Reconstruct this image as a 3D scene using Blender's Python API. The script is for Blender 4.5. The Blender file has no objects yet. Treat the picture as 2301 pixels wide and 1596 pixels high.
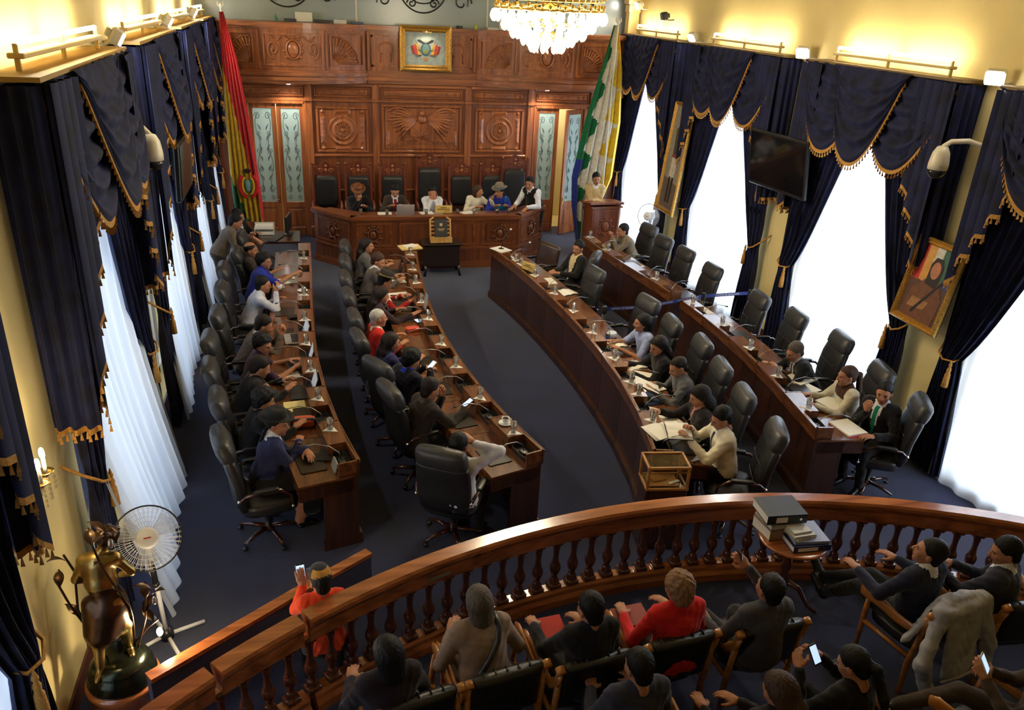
import bpy, math, random
import numpy as np
from mathutils import Matrix, Vector
random.seed(7); np.random.seed(7)
S = bpy.context.scene
C = S.collection
PI = math.pi
# ------------------------------------------------------------------ camera
cam_d = bpy.data.cameras.new('camera'); cam = bpy.data.objects.new('camera', cam_d); C.objects.link(cam)
cam_d.sensor_width = 36.0; cam_d.sensor_fit = 'HORIZONTAL'; cam_d.lens = 1800 / 2301 * 36.0
cam_d.clip_start = 0.05; cam_d.clip_end = 200
RX = (0.9723317, -0.22880934, 0.04708883); RD = (-0.05135414, -0.40600755, -0.91242568); RF = (0.22788994, 0.88476221, -0.40652431)
CAMPOS = (0.0, 0.0, 4.8)
cam.matrix_world = Matrix(((RX[0], -RD[0], -RF[0], 0), (RX[1], -RD[1], -RF[1], 0), (RX[2], -RD[2], -RF[2], CAMPOS[2]), (0, 0, 0, 1)))
S.camera = cam
# ------------------------------------------------------------------ view, world
S.view_settings.view_transform = 'Standard'; S.view_settings.look = 'None'
S.view_settings.gamma = 1.0; S.view_settings.use_curve_mapping = False
S.view_settings.exposure = 0.6
S.cycles.use_denoising = True; S.cycles.use_adaptive_sampling = True; S.cycles.adaptive_threshold = 0.02
S.cycles.max_bounces = 7; S.cycles.diffuse_bounces = 3; S.cycles.glossy_bounces = 3
S.cycles.transmission_bounces = 4; S.cycles.transparent_max_bounces = 10
S.cycles.caustics_reflective = False; S.cycles.caustics_refractive = False
S.cycles.sample_clamp_indirect = 6.0
W = bpy.data.worlds.new('daylight'); S.world = W; W.use_nodes = True
bg = W.node_tree.nodes['Background']; bg.inputs[0].default_value = (0.62, 0.75, 1.0, 1); bg.inputs[1].default_value = 1.6
def area(name, loc, rot, sx, sy, power, col):
    l = bpy.data.lights.new(name, 'AREA'); l.shape = 'RECTANGLE'; l.size = sx; l.size_y = sy; l.energy = power; l.color = col
    o = bpy.data.objects.new(name, l); C.objects.link(o); o.location = loc; o.rotation_euler = rot
    return o
# daylight standing outside each window, shining in through the panes and the sheers
WIN_R = [(14.3, 17.05), (10.8, 13.7), (7.4, 10.25), (4.0, 6.9)]
WIN_L = [(5.4, 8.15), (8.85, 11.6), (12.1, 14.6), (15.05, 16.95)]
def xr(y): return 6.93 - 0.016 * (y - 5)      # inner face of the right wall
def xl(y): return -1.86 - 0.013 * (y - 5)     # inner face of the left wall
for (a, b) in WIN_R:
    m = (a + b) / 2
    area('daylight_right', (xr(m) + 0.75, m, 2.0), (0, PI / 2, 0), 3.6, 2.4, 215, (0.86, 0.93, 1.0))
for (a, b) in WIN_L + [(2.0, 4.75)]:
    m = (a + b) / 2
    area('daylight_left', (xl(m) - 0.75, m, 2.0), (0, -PI / 2, 0), 3.6, 2.2, 27, (0.80, 0.90, 1.0))
# ------------------------------------------------------------------ materials
def nodes(name):
    m = bpy.data.materials.new(name); m.use_nodes = True; t = m.node_tree
    return m, t, t.nodes, t.links, t.nodes['Principled BSDF']
def sRGB(r, g, b):
    f = lambda c: (c / 255 / 12.92) if c <= 10.3 else ((c / 255 + 0.055) / 1.055) ** 2.4
    return (f(r), f(g), f(b))
def mat(name, col, rough=0.5, metal=0.0, spec=0.5, var=0.0, scale=8.0, bump=0.0, bscale=60.0, sheen=0.0, coat=0.0, stretch=(1, 1, 1), lo=None):
    m, t, n, l, p = nodes(name)
    p.inputs['Base Color'].default_value = (*col, 1); p.inputs['Roughness'].default_value = rough
    p.inputs['Metallic'].default_value = metal; p.inputs['Specular IOR Level'].default_value = spec
    if sheen: p.inputs['Sheen Weight'].default_value = sheen
    if coat: p.inputs['Coat Weight'].default_value = coat; p.inputs['Coat Roughness'].default_value = 0.08
    if var or bump:
        tc = n.new('ShaderNodeTexCoord'); mp = n.new('ShaderNodeMapping'); mp.inputs['Scale'].default_value = stretch
        l.new(tc.outputs['Object'], mp.inputs['Vector'])
    if var:
        nz = n.new('ShaderNodeTexNoise'); nz.inputs['Scale'].default_value = scale; nz.inputs['Detail'].default_value = 5
        l.new(mp.outputs[0], nz.inputs['Vector'])
        rp = n.new('ShaderNodeValToRGB'); e = rp.color_ramp.elements
        e[0].position = 0.3; e[1].position = 0.7
        lo_ = lo if lo else tuple(c * (1 - var) for c in col)
        e[0].color = (*lo_, 1); e[1].color = (*[min(1, c * (1 + var * 0.6)) for c in col], 1)
        l.new(nz.outputs['Fac'], rp.inputs['Fac']); l.new(rp.outputs[0], p.inputs['Base Color'])
    if bump:
        nb = n.new('ShaderNodeTexNoise'); nb.inputs['Scale'].default_value = bscale; nb.inputs['Detail'].default_value = 4
        l.new(mp.outputs[0], nb.inputs['Vector'])
        bp = n.new('ShaderNodeBump'); bp.inputs['Strength'].default_value = bump; bp.inputs['Distance'].default_value = 0.01
        l.new(nb.outputs['Fac'], bp.inputs['Height']); l.new(bp.outputs[0], p.inputs['Normal'])
    return m
def wood(name, dark, light, rough=0.3, axis=2, scale=3.0, coat=0.3, bump=0.05):
    m, t, n, l, p = nodes(name)
    tc = n.new('ShaderNodeTexCoord'); mp = n.new('ShaderNodeMapping'); s = [scale * 6] * 3; s[axis] = scale * 0.5
    mp.inputs['Scale'].default_value = s; l.new(tc.outputs['Object'], mp.inputs['Vector'])
    nz = n.new('ShaderNodeTexNoise'); nz.inputs['Scale'].default_value = 1.0; nz.inputs['Detail'].default_value = 8; nz.inputs['Distortion'].default_value = 0.6
    l.new(mp.outputs[0], nz.inputs['Vector'])
    rp = n.new('ShaderNodeValToRGB'); e = rp.color_ramp.elements; e[0].position = 0.33; e[1].position = 0.68
    e[0].color = (*dark, 1); e[1].color = (*light, 1); l.new(nz.outputs['Fac'], rp.inputs['Fac']); l.new(rp.outputs[0], p.inputs['Base Color'])
    p.inputs['Roughness'].default_value = rough; p.inputs['Coat Weight'].default_value = coat; p.inputs['Coat Roughness'].default_value = 0.12
    if bump:
        bp = n.new('ShaderNodeBump'); bp.inputs['Strength'].default_value = bump; bp.inputs['Distance'].default_value = 0.01
        l.new(nz.outputs['Fac'], bp.inputs['Height']); l.new(bp.outputs[0], p.inputs['Normal'])
    return m
def emit(name, col, s):
    m, t, n, l, p = nodes(name); p.inputs['Base Color'].default_value = (*col, 1)
    p.inputs['Emission Color'].default_value = (*col, 1); p.inputs['Emission Strength'].default_value = s
    return m
def glassy(name, tint=(1, 1, 1), gl=0.12, rough=0.02, frost=0.0, frostcol=(0.8, 0.85, 0.85)):
    m, t, n, l, p = nodes(name); n.remove(p); out = n['Material Output']
    tr = n.new('ShaderNodeBsdfTransparent'); tr.inputs[0].default_value = (*tint, 1)
    g = n.new('ShaderNodeBsdfGlossy'); g.inputs['Roughness'].default_value = rough
    lw = n.new('ShaderNodeLayerWeight'); lw.inputs['Blend'].default_value = 0.35
    mr = n.new('ShaderNodeMath'); mr.operation = 'MULTIPLY_ADD'; mr.inputs[1].default_value = 0.6; mr.inputs[2].default_value = gl
    l.new(lw.outputs['Fresnel'], mr.inputs[0])
    mx = n.new('ShaderNodeMixShader'); l.new(mr.outputs[0], mx.inputs[0]); l.new(tr.outputs[0], mx.inputs[1]); l.new(g.outputs[0], mx.inputs[2])
    last = mx
    if frost:
        d = n.new('ShaderNodeBsdfDiffuse'); d.inputs[0].default_value = (*frostcol, 1)
        tl = n.new('ShaderNodeBsdfTranslucent'); tl.inputs[0].default_value = (*frostcol, 1)
        m2 = n.new('ShaderNodeMixShader'); m2.inputs[0].default_value = 0.5; l.new(d.outputs[0], m2.inputs[1]); l.new(tl.outputs[0], m2.inputs[2])
        m3 = n.new('ShaderNodeMixShader'); m3.inputs[0].default_value = frost; l.new(mx.outputs[0], m3.inputs[1]); l.new(m2.outputs[0], m3.inputs[2]); last = m3
    l.new(last.outputs[0], out.inputs['Surface'])
    return m
_cloth = {}
def cloth(col, rough=0.85, bump=0.35, bscale=9.0):
    k = tuple(round(c, 3) for c in col) + (rough, bscale)
    if k not in _cloth:
        _cloth[k] = mat('cloth_%d' % len(_cloth), col, rough, spec=0.2, var=0.18, scale=14, bump=bump, bscale=bscale, sheen=0.15)
    return _cloth[k]
# ------------------------------------------------------------------ mesh building
def rotz(a): return Matrix.Rotation(a, 4, 'Z')
def TR(loc, rz=0, rx=0, ry=0, s=1.0):
    return Matrix.Translation(loc) @ Matrix.Rotation(rz, 4, 'Z') @ Matrix.Rotation(ry, 4, 'Y') @ Matrix.Rotation(rx, 4, 'X') @ Matrix.Scale(s, 4)
class MB:
    def __init__(s): s.V = []; s.F = []; s.M = []; s.n = 0; s.T = None
    def add(s, v, f, m=0):
        v = np.asarray(v, float).reshape(-1, 3)
        if s.T is not None:
            A = np.array(s.T); v = v @ A[:3, :3].T + A[:3, 3]
        s.V.append(v); o = s.n; s.n += len(v)
        for q in f: s.F.append([i + o for i in q])
        s.M += [m] * len(f)
        return s
    def box(s, c, d, rz=0, m=0, b=0.0, rx=0, ry=0):
        x, y, z = d[0] / 2, d[1] / 2, d[2] / 2
        if b <= 0:
            v = [(i, j, k) for i in (-x, x) for j in (-y, y) for k in (-z, z)]
            f = [(0, 1, 3, 2), (4, 6, 7, 5), (0, 4, 5, 1), (2, 3, 7, 6), (0, 2, 6, 4), (1, 5, 7, 3)]
        else:
            b = min(b, x * .9, y * .9, z * .9); v = []; idx = {}
            for i in (-1, 1):
                for j in (-1, 1):
                    for k in (-1, 1):
                        idx[i, j, k] = len(v)
                        v += [(i * x, j * (y - b), k * (z - b)), (i * (x - b), j * y, k * (z - b)), (i * (x - b), j * (y - b), k * z)]
            g = lambda i, j, k, a: idx[i, j, k] + a
            f = []
            def q(L, flip): f.append(tuple(L[::-1] if flip else L))
            for i in (-1, 1): q([g(i, -1, -1, 0), g(i, 1, -1, 0), g(i, 1, 1, 0), g(i, -1, 1, 0)], i < 0)
            for j in (-1, 1): q([g(-1, j, -1, 1), g(1, j, -1, 1), g(1, j, 1, 1), g(-1, j, 1, 1)], j > 0)
            for k in (-1, 1): q([g(-1, -1, k, 2), g(1, -1, k, 2), g(1, 1, k, 2), g(-1, 1, k, 2)], k < 0)
            for i in (-1, 1):
                for j in (-1, 1): q([g(i, j, -1, 0), g(i, j, -1, 1), g(i, j, 1, 1), g(i, j, 1, 0)], i * j < 0)
                for k in (-1, 1): q([g(i, -1, k, 0), g(i, 1, k, 0), g(i, 1, k, 2), g(i, -1, k, 2)], i * k < 0)
            for j in (-1, 1):
                for k in (-1, 1): q([g(-1, j, k, 1), g(1, j, k, 1), g(1, j, k, 2), g(-1, j, k, 2)], j * k > 0)
            for i in (-1, 1):
                for j in (-1, 1):
                    for k in (-1, 1): q([g(i, j, k, 0), g(i, j, k, 1), g(i, j, k, 2)], i * j * k < 0)
        A = np.array(TR(c, rz, rx, ry)); v = np.array(v) @ A[:3, :3].T + A[:3, 3]
        return s.add(v, f, m)
    def prism(s, poly, z0, z1, m=0):
        n = len(poly); v = [(x, y, z0) for x, y in poly] + [(x, y, z1) for x, y in poly]
        a = sum(poly[i][0] * poly[(i + 1) % n][1] - poly[(i + 1) % n][0] * poly[i][1] for i in range(n))
        f = [tuple(range(n))[::-1], tuple(range(n, 2 * n))] + [(i, (i + 1) % n, n + (i + 1) % n, n + i) for i in range(n)]
        if a < 0: f = [q[::-1] for q in f]
        return s.add(v, f, m)
    def plate(s, poly, y0, y1, m=0):      # outline in x,z given thickness along y
        n = len(poly); v = [(x, y0, z) for x, z in poly] + [(x, y1, z) for x, z in poly]
        a = sum(poly[i][0] * poly[(i + 1) % n][1] - poly[(i + 1) % n][0] * poly[i][1] for i in range(n))
        f = [tuple(range(n)), tuple(range(n, 2 * n))[::-1]] + [((i + 1) % n, i, n + i, n + (i + 1) % n) for i in range(n)]
        if (a < 0) != (y1 < y0): f = [q[::-1] for q in f]
        return s.add(v, f, m)
    def rings(s, R, m=0, cap=True, close=False):
        R = np.asarray(R, float); k, n = R.shape[:2]; f = []
        for i in range(k - 1 + (1 if close else 0)):
            a, b = i * n, ((i + 1) % k) * n
            for j in range(n): f.append((a + j, a + (j + 1) % n, b + (j + 1) % n, b + j))
        if cap and not close: f += [tuple(range(n))[::-1], tuple(range((k - 1) * n, k * n))]
        return s.add(R.reshape(-1, 3), f, m)
    def tube(s, path, r, n=8, m=0, cap=True, close=False, flat=1.0, up=(0, 0, 1)):
        P = np.asarray(path, float); k = len(P); rr = np.full(k, r) if np.isscalar(r) else np.asarray(r, float)
        if close: Tn = np.roll(P, -1, 0) - np.roll(P, 1, 0)
        else:
            Tn = np.gradient(P, axis=0)
        Tn /= (np.linalg.norm(Tn, axis=1, keepdims=True) + 1e-12)
        R = []; u = np.array(up, float)
        if abs(np.dot(u, Tn[0])) > 0.95: u = np.array((1.0, 0, 0))
        a = np.arange(n) * 2 * PI / n
        for i in range(k):
            x = np.cross(Tn[i], u); nx = np.linalg.norm(x)
            x = x / nx if nx > 1e-6 else np.array((1.0, 0, 0)); u2 = np.cross(x, Tn[i]); u = u2
            R.append(P[i] + rr[i] * (np.outer(np.cos(a), x) + flat * np.outer(np.sin(a), u2)))
        return s.rings(R, m, cap, close)
    def lathe(s, prof, c=(0, 0, 0), n=16, m=0, cap=True):
        a = np.arange(n) * 2 * PI / n
        R = [[(c[0] + r * math.cos(t), c[1] + r * math.sin(t), c[2] + z) for t in a] for r, z in prof]
        return s.rings(R, m, cap)
    def ball(s, c, r, n=10, k=6, m=0, T=None):
        r = (r, r, r) if np.isscalar(r) else r
        R = []
        for i in range(k + 1):
            t = PI * (0.02 + 0.96 * i / k) - PI / 2
            R.append([(r[0] * math.cos(t) * math.cos(a), r[1] * math.cos(t) * math.sin(a), r[2] * math.sin(t)) for a in np.arange(n) * 2 * PI / n])
        R = np.array(R)
        if T is not None: R = R @ np.array(T)[:3, :3].T
        return s.rings(R + np.array(c), m)
    def loft(s, secs, n=16, p=3.0, m=0):   # secs: (center, half axis a, half axis b), superellipse sections
        t = np.arange(n) * 2 * PI / n; cs, sn = np.cos(t), np.sin(t)
        e = 2.0 / p; ca = np.sign(cs) * np.abs(cs) ** e; sa = np.sign(sn) * np.abs(sn) ** e
        R = [np.asarray(c, float) + np.outer(ca, a) + np.outer(sa, b) for c, a, b in secs]
        return s.rings(R, m)
    def pad(s, c, d, m=0, p=4.0, n=20, k=7, rz=0, rx=0):   # cushion: rounded in all directions
        secs = []
        for i in range(k + 1):
            t = -1 + 2 * i / k; q = (1 - abs(t) ** p) ** (1 / p) if abs(t) < 1 else 0.0
            q = 0.82 + 0.18 * q if 0 < i < k else 0.80
            secs.append(((0, 0, t * d[2] / 2), (q * d[0] / 2, 0, 0), (0, q * d[1] / 2, 0)))
        o = MB(); o.loft(secs, n, p)
        A = np.array(TR(c, rz, rx)); v = np.concatenate(o.V) @ A[:3, :3].T + A[:3, 3]
        return s.add(v, o.F, m)
    def sheet(s, G, m=0, two=False, flip=False):
        G = np.asarray(G, float); a, b = G.shape[:2]; f = []
        for i in range(a - 1):
            for j in range(b - 1):
                q = (i * b + j, i * b + j + 1, (i + 1) * b + j + 1, (i + 1) * b + j); f.append(q[::-1] if flip else q)
        return s.add(G.reshape(-1, 3), f, m)
    def mesh(s, name, mats, smooth=False):
        me = bpy.data.meshes.new(name); V = np.concatenate(s.V) if s.V else np.zeros((0, 3))
        me.from_pydata(V.tolist(), [], s.F)
        for x in (mats if isinstance(mats, (list, tuple)) else [mats]): me.materials.append(x)
        me.polygons.foreach_set('material_index', s.M)
        if smooth: me.polygons.foreach_set('use_smooth', [True] * len(me.polygons))
        me.update(); return me
def np_mesh(name, V, F, M, mats, smooth=True):
    me = bpy.data.meshes.new(name); nf = len(F)
    me.vertices.add(len(V)); me.vertices.foreach_set('co', np.asarray(V, np.float32).ravel())
    me.loops.add(nf * 4); me.loops.foreach_set('vertex_index', np.asarray(F, np.int32).ravel())
    me.polygons.add(nf); me.polygons.foreach_set('loop_start', np.arange(nf, dtype=np.int32) * 4)
    for x in mats: me.materials.append(x)
    me.polygons.foreach_set('material_index', np.asarray(M, np.int32))
    me.polygons.foreach_set('use_smooth', np.full(nf, smooth))
    me.update(calc_edges=True); return me
def link(name, data, parent=None, loc=(0, 0, 0), rz=0.0):
    o = bpy.data.objects.new(name, data); C.objects.link(o); o.parent = parent; o.location = loc; o.rotation_euler = (0, 0, rz); return o
def tag(o, label=None, cat=None, group=None, kind=None):
    if label: o['label'] = label
    if cat: o['category'] = cat
    if group: o['group'] = group
    if kind: o['kind'] = kind
    return o
def thing(name, label, cat, loc=(0, 0, 0), rz=0.0, group=None): return tag(link(name, None, None, loc, rz), label, cat, group)
def part(name, mb, mats, parent, smooth=False, label=None): return tag(link(name, mb.mesh(name, mats, smooth), parent), label)
def single(name, mb, mats, label, cat, loc=(0, 0, 0), rz=0.0, group=None, smooth=False): return tag(link(name, mb.mesh(name, mats, smooth), None, loc, rz), label, cat, group)
def struct(name, mb, mats, parent=None, smooth=False): return tag(link(name, mb.mesh(name, mats, smooth), parent), kind='structure')
def copy_tree(o, loc=None, rz=None, label=None, group=None, parent=None):
    c = o.copy(); C.objects.link(c); c.parent = parent
    if loc is not None: c.location = loc
    if rz is not None: c.rotation_euler = (0, 0, rz)
    if label: c['label'] = label
    if group: c['group'] = group
    for ch in o.children: copy_tree(ch, parent=c)
    return c
ORD = ['first', 'second', 'third', 'fourth', 'fifth', 'sixth', 'seventh', 'eighth', 'ninth', 'tenth', 'eleventh', 'twelfth']
# ------------------------------------------------------------------ implicit bodies (distance fields turned into one closed surface)
class SDF:
    def __init__(s, lo, hi, h):
        s.lo = np.array(lo, float); s.h = h; s.n = np.ceil((np.array(hi) - s.lo) / h).astype(int) + 1
        s.D = np.full(s.n, 1.0, np.float32); s.A = np.full(s.n, 1.0, np.float32); s.I = np.zeros(s.n, np.int8)
        s.ax = [s.lo[i] + h * np.arange(s.n[i]) for i in range(3)]
    def _sub(s, lo, hi):
        a = np.clip(np.floor((np.array(lo) - s.lo) / s.h).astype(int), 0, s.n - 1); b = np.clip(np.ceil((np.array(hi) - s.lo) / s.h).astype(int) + 1, 1, s.n)
        sl = tuple(slice(a[i], b[i]) for i in range(3))
        return sl, s.ax[0][sl[0]][:, None, None], s.ax[1][sl[1]][None, :, None], s.ax[2][sl[2]][None, None, :]
    def _put(s, sl, d, k, m):
        D = s.D[sl]
        if k > 0:
            hh = np.maximum(k - np.abs(D - d), 0) / k; s.D[sl] = np.minimum(D, d) - hh * hh * k * 0.25
        else: s.D[sl] = np.minimum(D, d)
        A = s.A[sl]; w = d < A; A[w] = d[w]; I = s.I[sl]; I[w] = m
    def cone(s, a, b, ra, rb, m=0, k=0.03, w=None, kw=1.0):
        a = np.array(a, float); b = np.array(b, float); R = max(ra, rb) * max(kw, 1) + 0.06
        sl, x, y, z = s._sub(np.minimum(a, b) - R, np.maximum(a, b) + R)
        if x.size == 0 or y.size == 0 or z.size == 0: return
        px, py, pz = x - a[0], y - a[1], z - a[2]; ba = b - a
        if w is not None and kw != 1.0:
            w = np.array(w, float); w /= np.linalg.norm(w); q = (px * w[0] + py * w[1] + pz * w[2]) * (1 - 1 / kw)
            px, py, pz = px - q * w[0], py - q * w[1], pz - q * w[2]
            ba = ba - w * np.dot(ba, w) * (1 - 1 / kw)
        L2 = max(np.dot(ba, ba), 1e-9); t = np.clip((px * ba[0] + py * ba[1] + pz * ba[2]) / L2, 0, 1)
        d = np.sqrt((px - t * ba[0]) ** 2 + (py - t * ba[1]) ** 2 + (pz - t * ba[2]) ** 2) - (ra + (rb - ra) * t)
        s._put(sl, d.astype(np.float32), k, m)
    def ell(s, c, r, m=0, k=0.02, R=None, cut=None, sub=False, noise=0.0, nf=60.0):
        c = np.array(c, float); r = np.array(r, float); B = max(r) + 0.05
        sl, x, y, z = s._sub(c - B, c + B)
        p = [x - c[0] + 0 * y + 0 * z, y - c[1] + 0 * x + 0 * z, z - c[2] + 0 * x + 0 * y]
        q = p if R is None else [R[0][i] * p[0] + R[1][i] * p[1] + R[2][i] * p[2] for i in range(3)]
        k0 = np.sqrt(sum((q[i] / r[i]) ** 2 for i in range(3))); k1 = np.sqrt(sum((q[i] / r[i] ** 2) ** 2 for i in range(3))) + 1e-9
        d = k0 * (k0 - 1) / k1
        if noise: d = d + noise * (np.sin(nf * (x + .3 * z)) * np.sin(nf * (y + .2 * x)) * np.sin(nf * (z - .3 * y)))
        if cut is not None: d = np.maximum(d, cut(x, y, z))
        if sub:
            s.D[sl] = np.maximum(s.D[sl], -d); return
        s._put(sl, d.astype(np.float32), k, m)
    def surf(s):
        D = s.D; n = s.n; g = D < 0
        c = [D[i:n[0] - 1 + i, j:n[1] - 1 + j, k:n[2] - 1 + k] for i in (0, 1) for j in (0, 1) for k in (0, 1)]
        cnt = sum((q < 0).astype(np.int8) for q in c); act = (cnt > 0) & (cnt < 8); ids = np.full(act.shape, -1, np.int64)
        P = np.argwhere(act); ids[act] = np.arange(len(P)); cv = [q[act] for q in c]
        acc = np.zeros((len(P), 3)); num = np.zeros(len(P)); off = np.array([(i, j, k) for i in (0, 1) for j in (0, 1) for k in (0, 1)], float)
        for a in range(8):
            for b in range(a + 1, 8):
                if abs(off[a] - off[b]).sum() != 1: continue
                cr = (cv[a] < 0) != (cv[b] < 0); t = cv[a] / (cv[a] - cv[b] + 1e-12)
                e = off[a] + t[:, None] * (off[b] - off[a]); acc[cr] += e[cr]; num[cr] += 1
        V = s.lo + s.h * (P + acc / num[:, None]); F = []; M = []
        for ax in range(3):
            o1, o2 = (ax + 1) % 3, (ax + 2) % 3
            s0 = [slice(1, -1)] * 3; s1 = [slice(1, -1)] * 3; s0[ax] = slice(0, -1); s1[ax] = slice(1, None)
            A, B = g[tuple(s0)], g[tuple(s1)]; E = np.argwhere(A != B)
            if not len(E): continue
            base = E.copy(); base[:, o1] += 1; base[:, o2] += 1
            def cid(d1, d2):
                q = base.copy(); q[:, o1] += d1; q[:, o2] += d2; return ids[q[:, 0], q[:, 1], q[:, 2]]
            quad = np.stack([cid(-1, -1), cid(0, -1), cid(0, 0), cid(-1, 0)], 1)
            ins = A[tuple(E.T)]; quad[~ins] = quad[~ins][:, ::-1]
            p = base.copy(); p[~ins, ax] += 1
            F.append(quad); M.append(s.I[p[:, 0], p[:, 1], p[:, 2]])
        F = np.concatenate(F); M = np.concatenate(M); ok = (F >= 0).all(1)
        return V, F[ok], M[ok]
# ------------------------------------------------------------------ people
SKIN = mat('skin_tan', sRGB(176, 122, 92), 0.55, spec=0.35, var=0.10, scale=20)
SKIN2 = mat('skin_brown', sRGB(150, 98, 72), 0.55, spec=0.35, var=0.10, scale=20)
LIPS = mat('lips', sRGB(140, 76, 66), 0.5, spec=0.3)
EYE = mat('eye_dark', sRGB(30, 20, 18), 0.25)
def hairmat(name, col): return mat(name, col, 0.58, spec=0.3, var=0.35, scale=26, bump=0.7, bscale=26, stretch=(3.0, 3.0, 0.5))
HAIR = {'black': hairmat('hair_black', sRGB(14, 12, 13)), 'brown': hairmat('hair_brown', sRGB(66, 44, 32)), 'grey': hairmat('hair_grey', sRGB(128, 124, 118)),
        'white': hairmat('hair_white', sRGB(196, 192, 184)), 'mixed': hairmat('hair_ash', sRGB(92, 84, 76)), 'auburn': hairmat('hair_auburn', sRGB(140, 104, 74)), 'darkbrown': hairmat('hair_darkbrown', sRGB(32, 21, 17))}
def _ball(c, r, m, n=8, k=5):
    t = (np.arange(k + 1) / k * 0.96 + 0.02) * PI - PI / 2; a = np.arange(n) * 2 * PI / n
    V = np.stack([np.outer(np.cos(t), np.cos(a)) * r[0] + c[0], np.outer(np.cos(t), np.sin(a)) * r[1] + c[1], np.outer(np.sin(t), np.ones(n)) * r[2] + c[2]], 2).reshape(-1, 3)
    F = np.array([(i * n + j, i * n + (j + 1) % n, (i + 1) * n + (j + 1) % n, (i + 1) * n + j) for i in range(k) for j in range(n)])
    return V, F, np.full(len(F), m)
def join(L):
    V = []; F = []; M = []; o = 0
    for v, f, m in L: V.append(v); F.append(f + o); M.append(m); o += len(v)
    return np.concatenate(V), np.concatenate(F), np.concatenate(M)
_heads = {}
def head_tpl(h):
    if h not in _heads:
        s = SDF((-.105, -.14, -.21), (.105, .14, .14), h)
        s.ell((0, -.012, .03), (.076, .098, .088), 0, .02); s.ell((0, .02, -.025), (.066, .078, .095), 0, .03); s.ell((0, .035, -.07), (.05, .055, .045), 0, .02)
        s.ell((0, .07, -.102), (.022, .018, .016), 0, .02)
        for q in (-1, 1):
            s.ell((q * .04, .062, -.03), (.026, .022, .028), 0, .02); s.ell((q * .077, -.01, -.012), (.011, .02, .033), 0, .006)
            s.ell((q * .013, .1, -.034), (.011, .011, .009), 0, .008)
        s.ell((0, .08, .023), (.05, .014, .011), 0, .014)
        s.cone((0, -.015, -.06), (0, -.028, -.145), .050, .048, 0, .02)
        for q in (-1, 1): s.ell((q * .031, .1, .001), (.018, .016, .010), sub=True)
        s.cone((0, .094, .014), (0, .114, -.027), .008, .0135, 0, .010)
        s.ell((0, .091, -.060), (.023, .011, .005), 6, .004); s.ell((0, .090, -.069), (.02, .011, .006), 6, .004)
        L = [s.surf()]
        for q in (-1, 1):
            L.append(_ball((q * .031, .082, .001), (.014, .0095, .0075), 7)); L.append(_ball((q * .032, .091, .022), (.02, .006, .0045), 8, 8, 4))
        _heads[h] = join(L)
    return _heads[h]
_hands = {}
def hand_tpl(pose, h):
    if (pose, h) not in _hands:
        c = {'flat': .12, 'relax': .42, 'grip': .8, 'fist': 1.3}[pose]
        s = SDF((-.1, -.06, -.12), (.08, .21, .05), h)
        s.cone((0, -.05, 0), (0, .02, 0), .026, .026, 0, .02); s.ell((0, .055, 0), (.041, .053, .0165), 0, .015)
        for x, y, L in ((-.03, .093, .074), (-.0095, .099, .083), (.0115, .095, .076), (.031, .083, .06)):
            p = np.array((x, y, -.002)); a = c * .5
            for fr, r0, r1 in ((.44, .0098, .0092), (.31, .0092, .0086), (.25, .0086, .0074)):
                q = p + L * fr * np.array((x * .9, math.cos(a), -math.sin(a))); s.cone(p, q, r0, r1, 0, .004); p = q; a += c
        p = np.array((-.03, .025, -.006)); q = p + .045 * np.array((-.66, .68, -.3)); s.cone(p, q, .016, .0125, 0, .012)
        r = q + .034 * np.array((-.3 + c * .35, .9, -.3 - c * .25)); s.cone(q, r, .012, .0095, 0, .006)
        _hands[pose, h] = s.surf()
    return _hands[pose, h]
_hairs = {}
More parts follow.
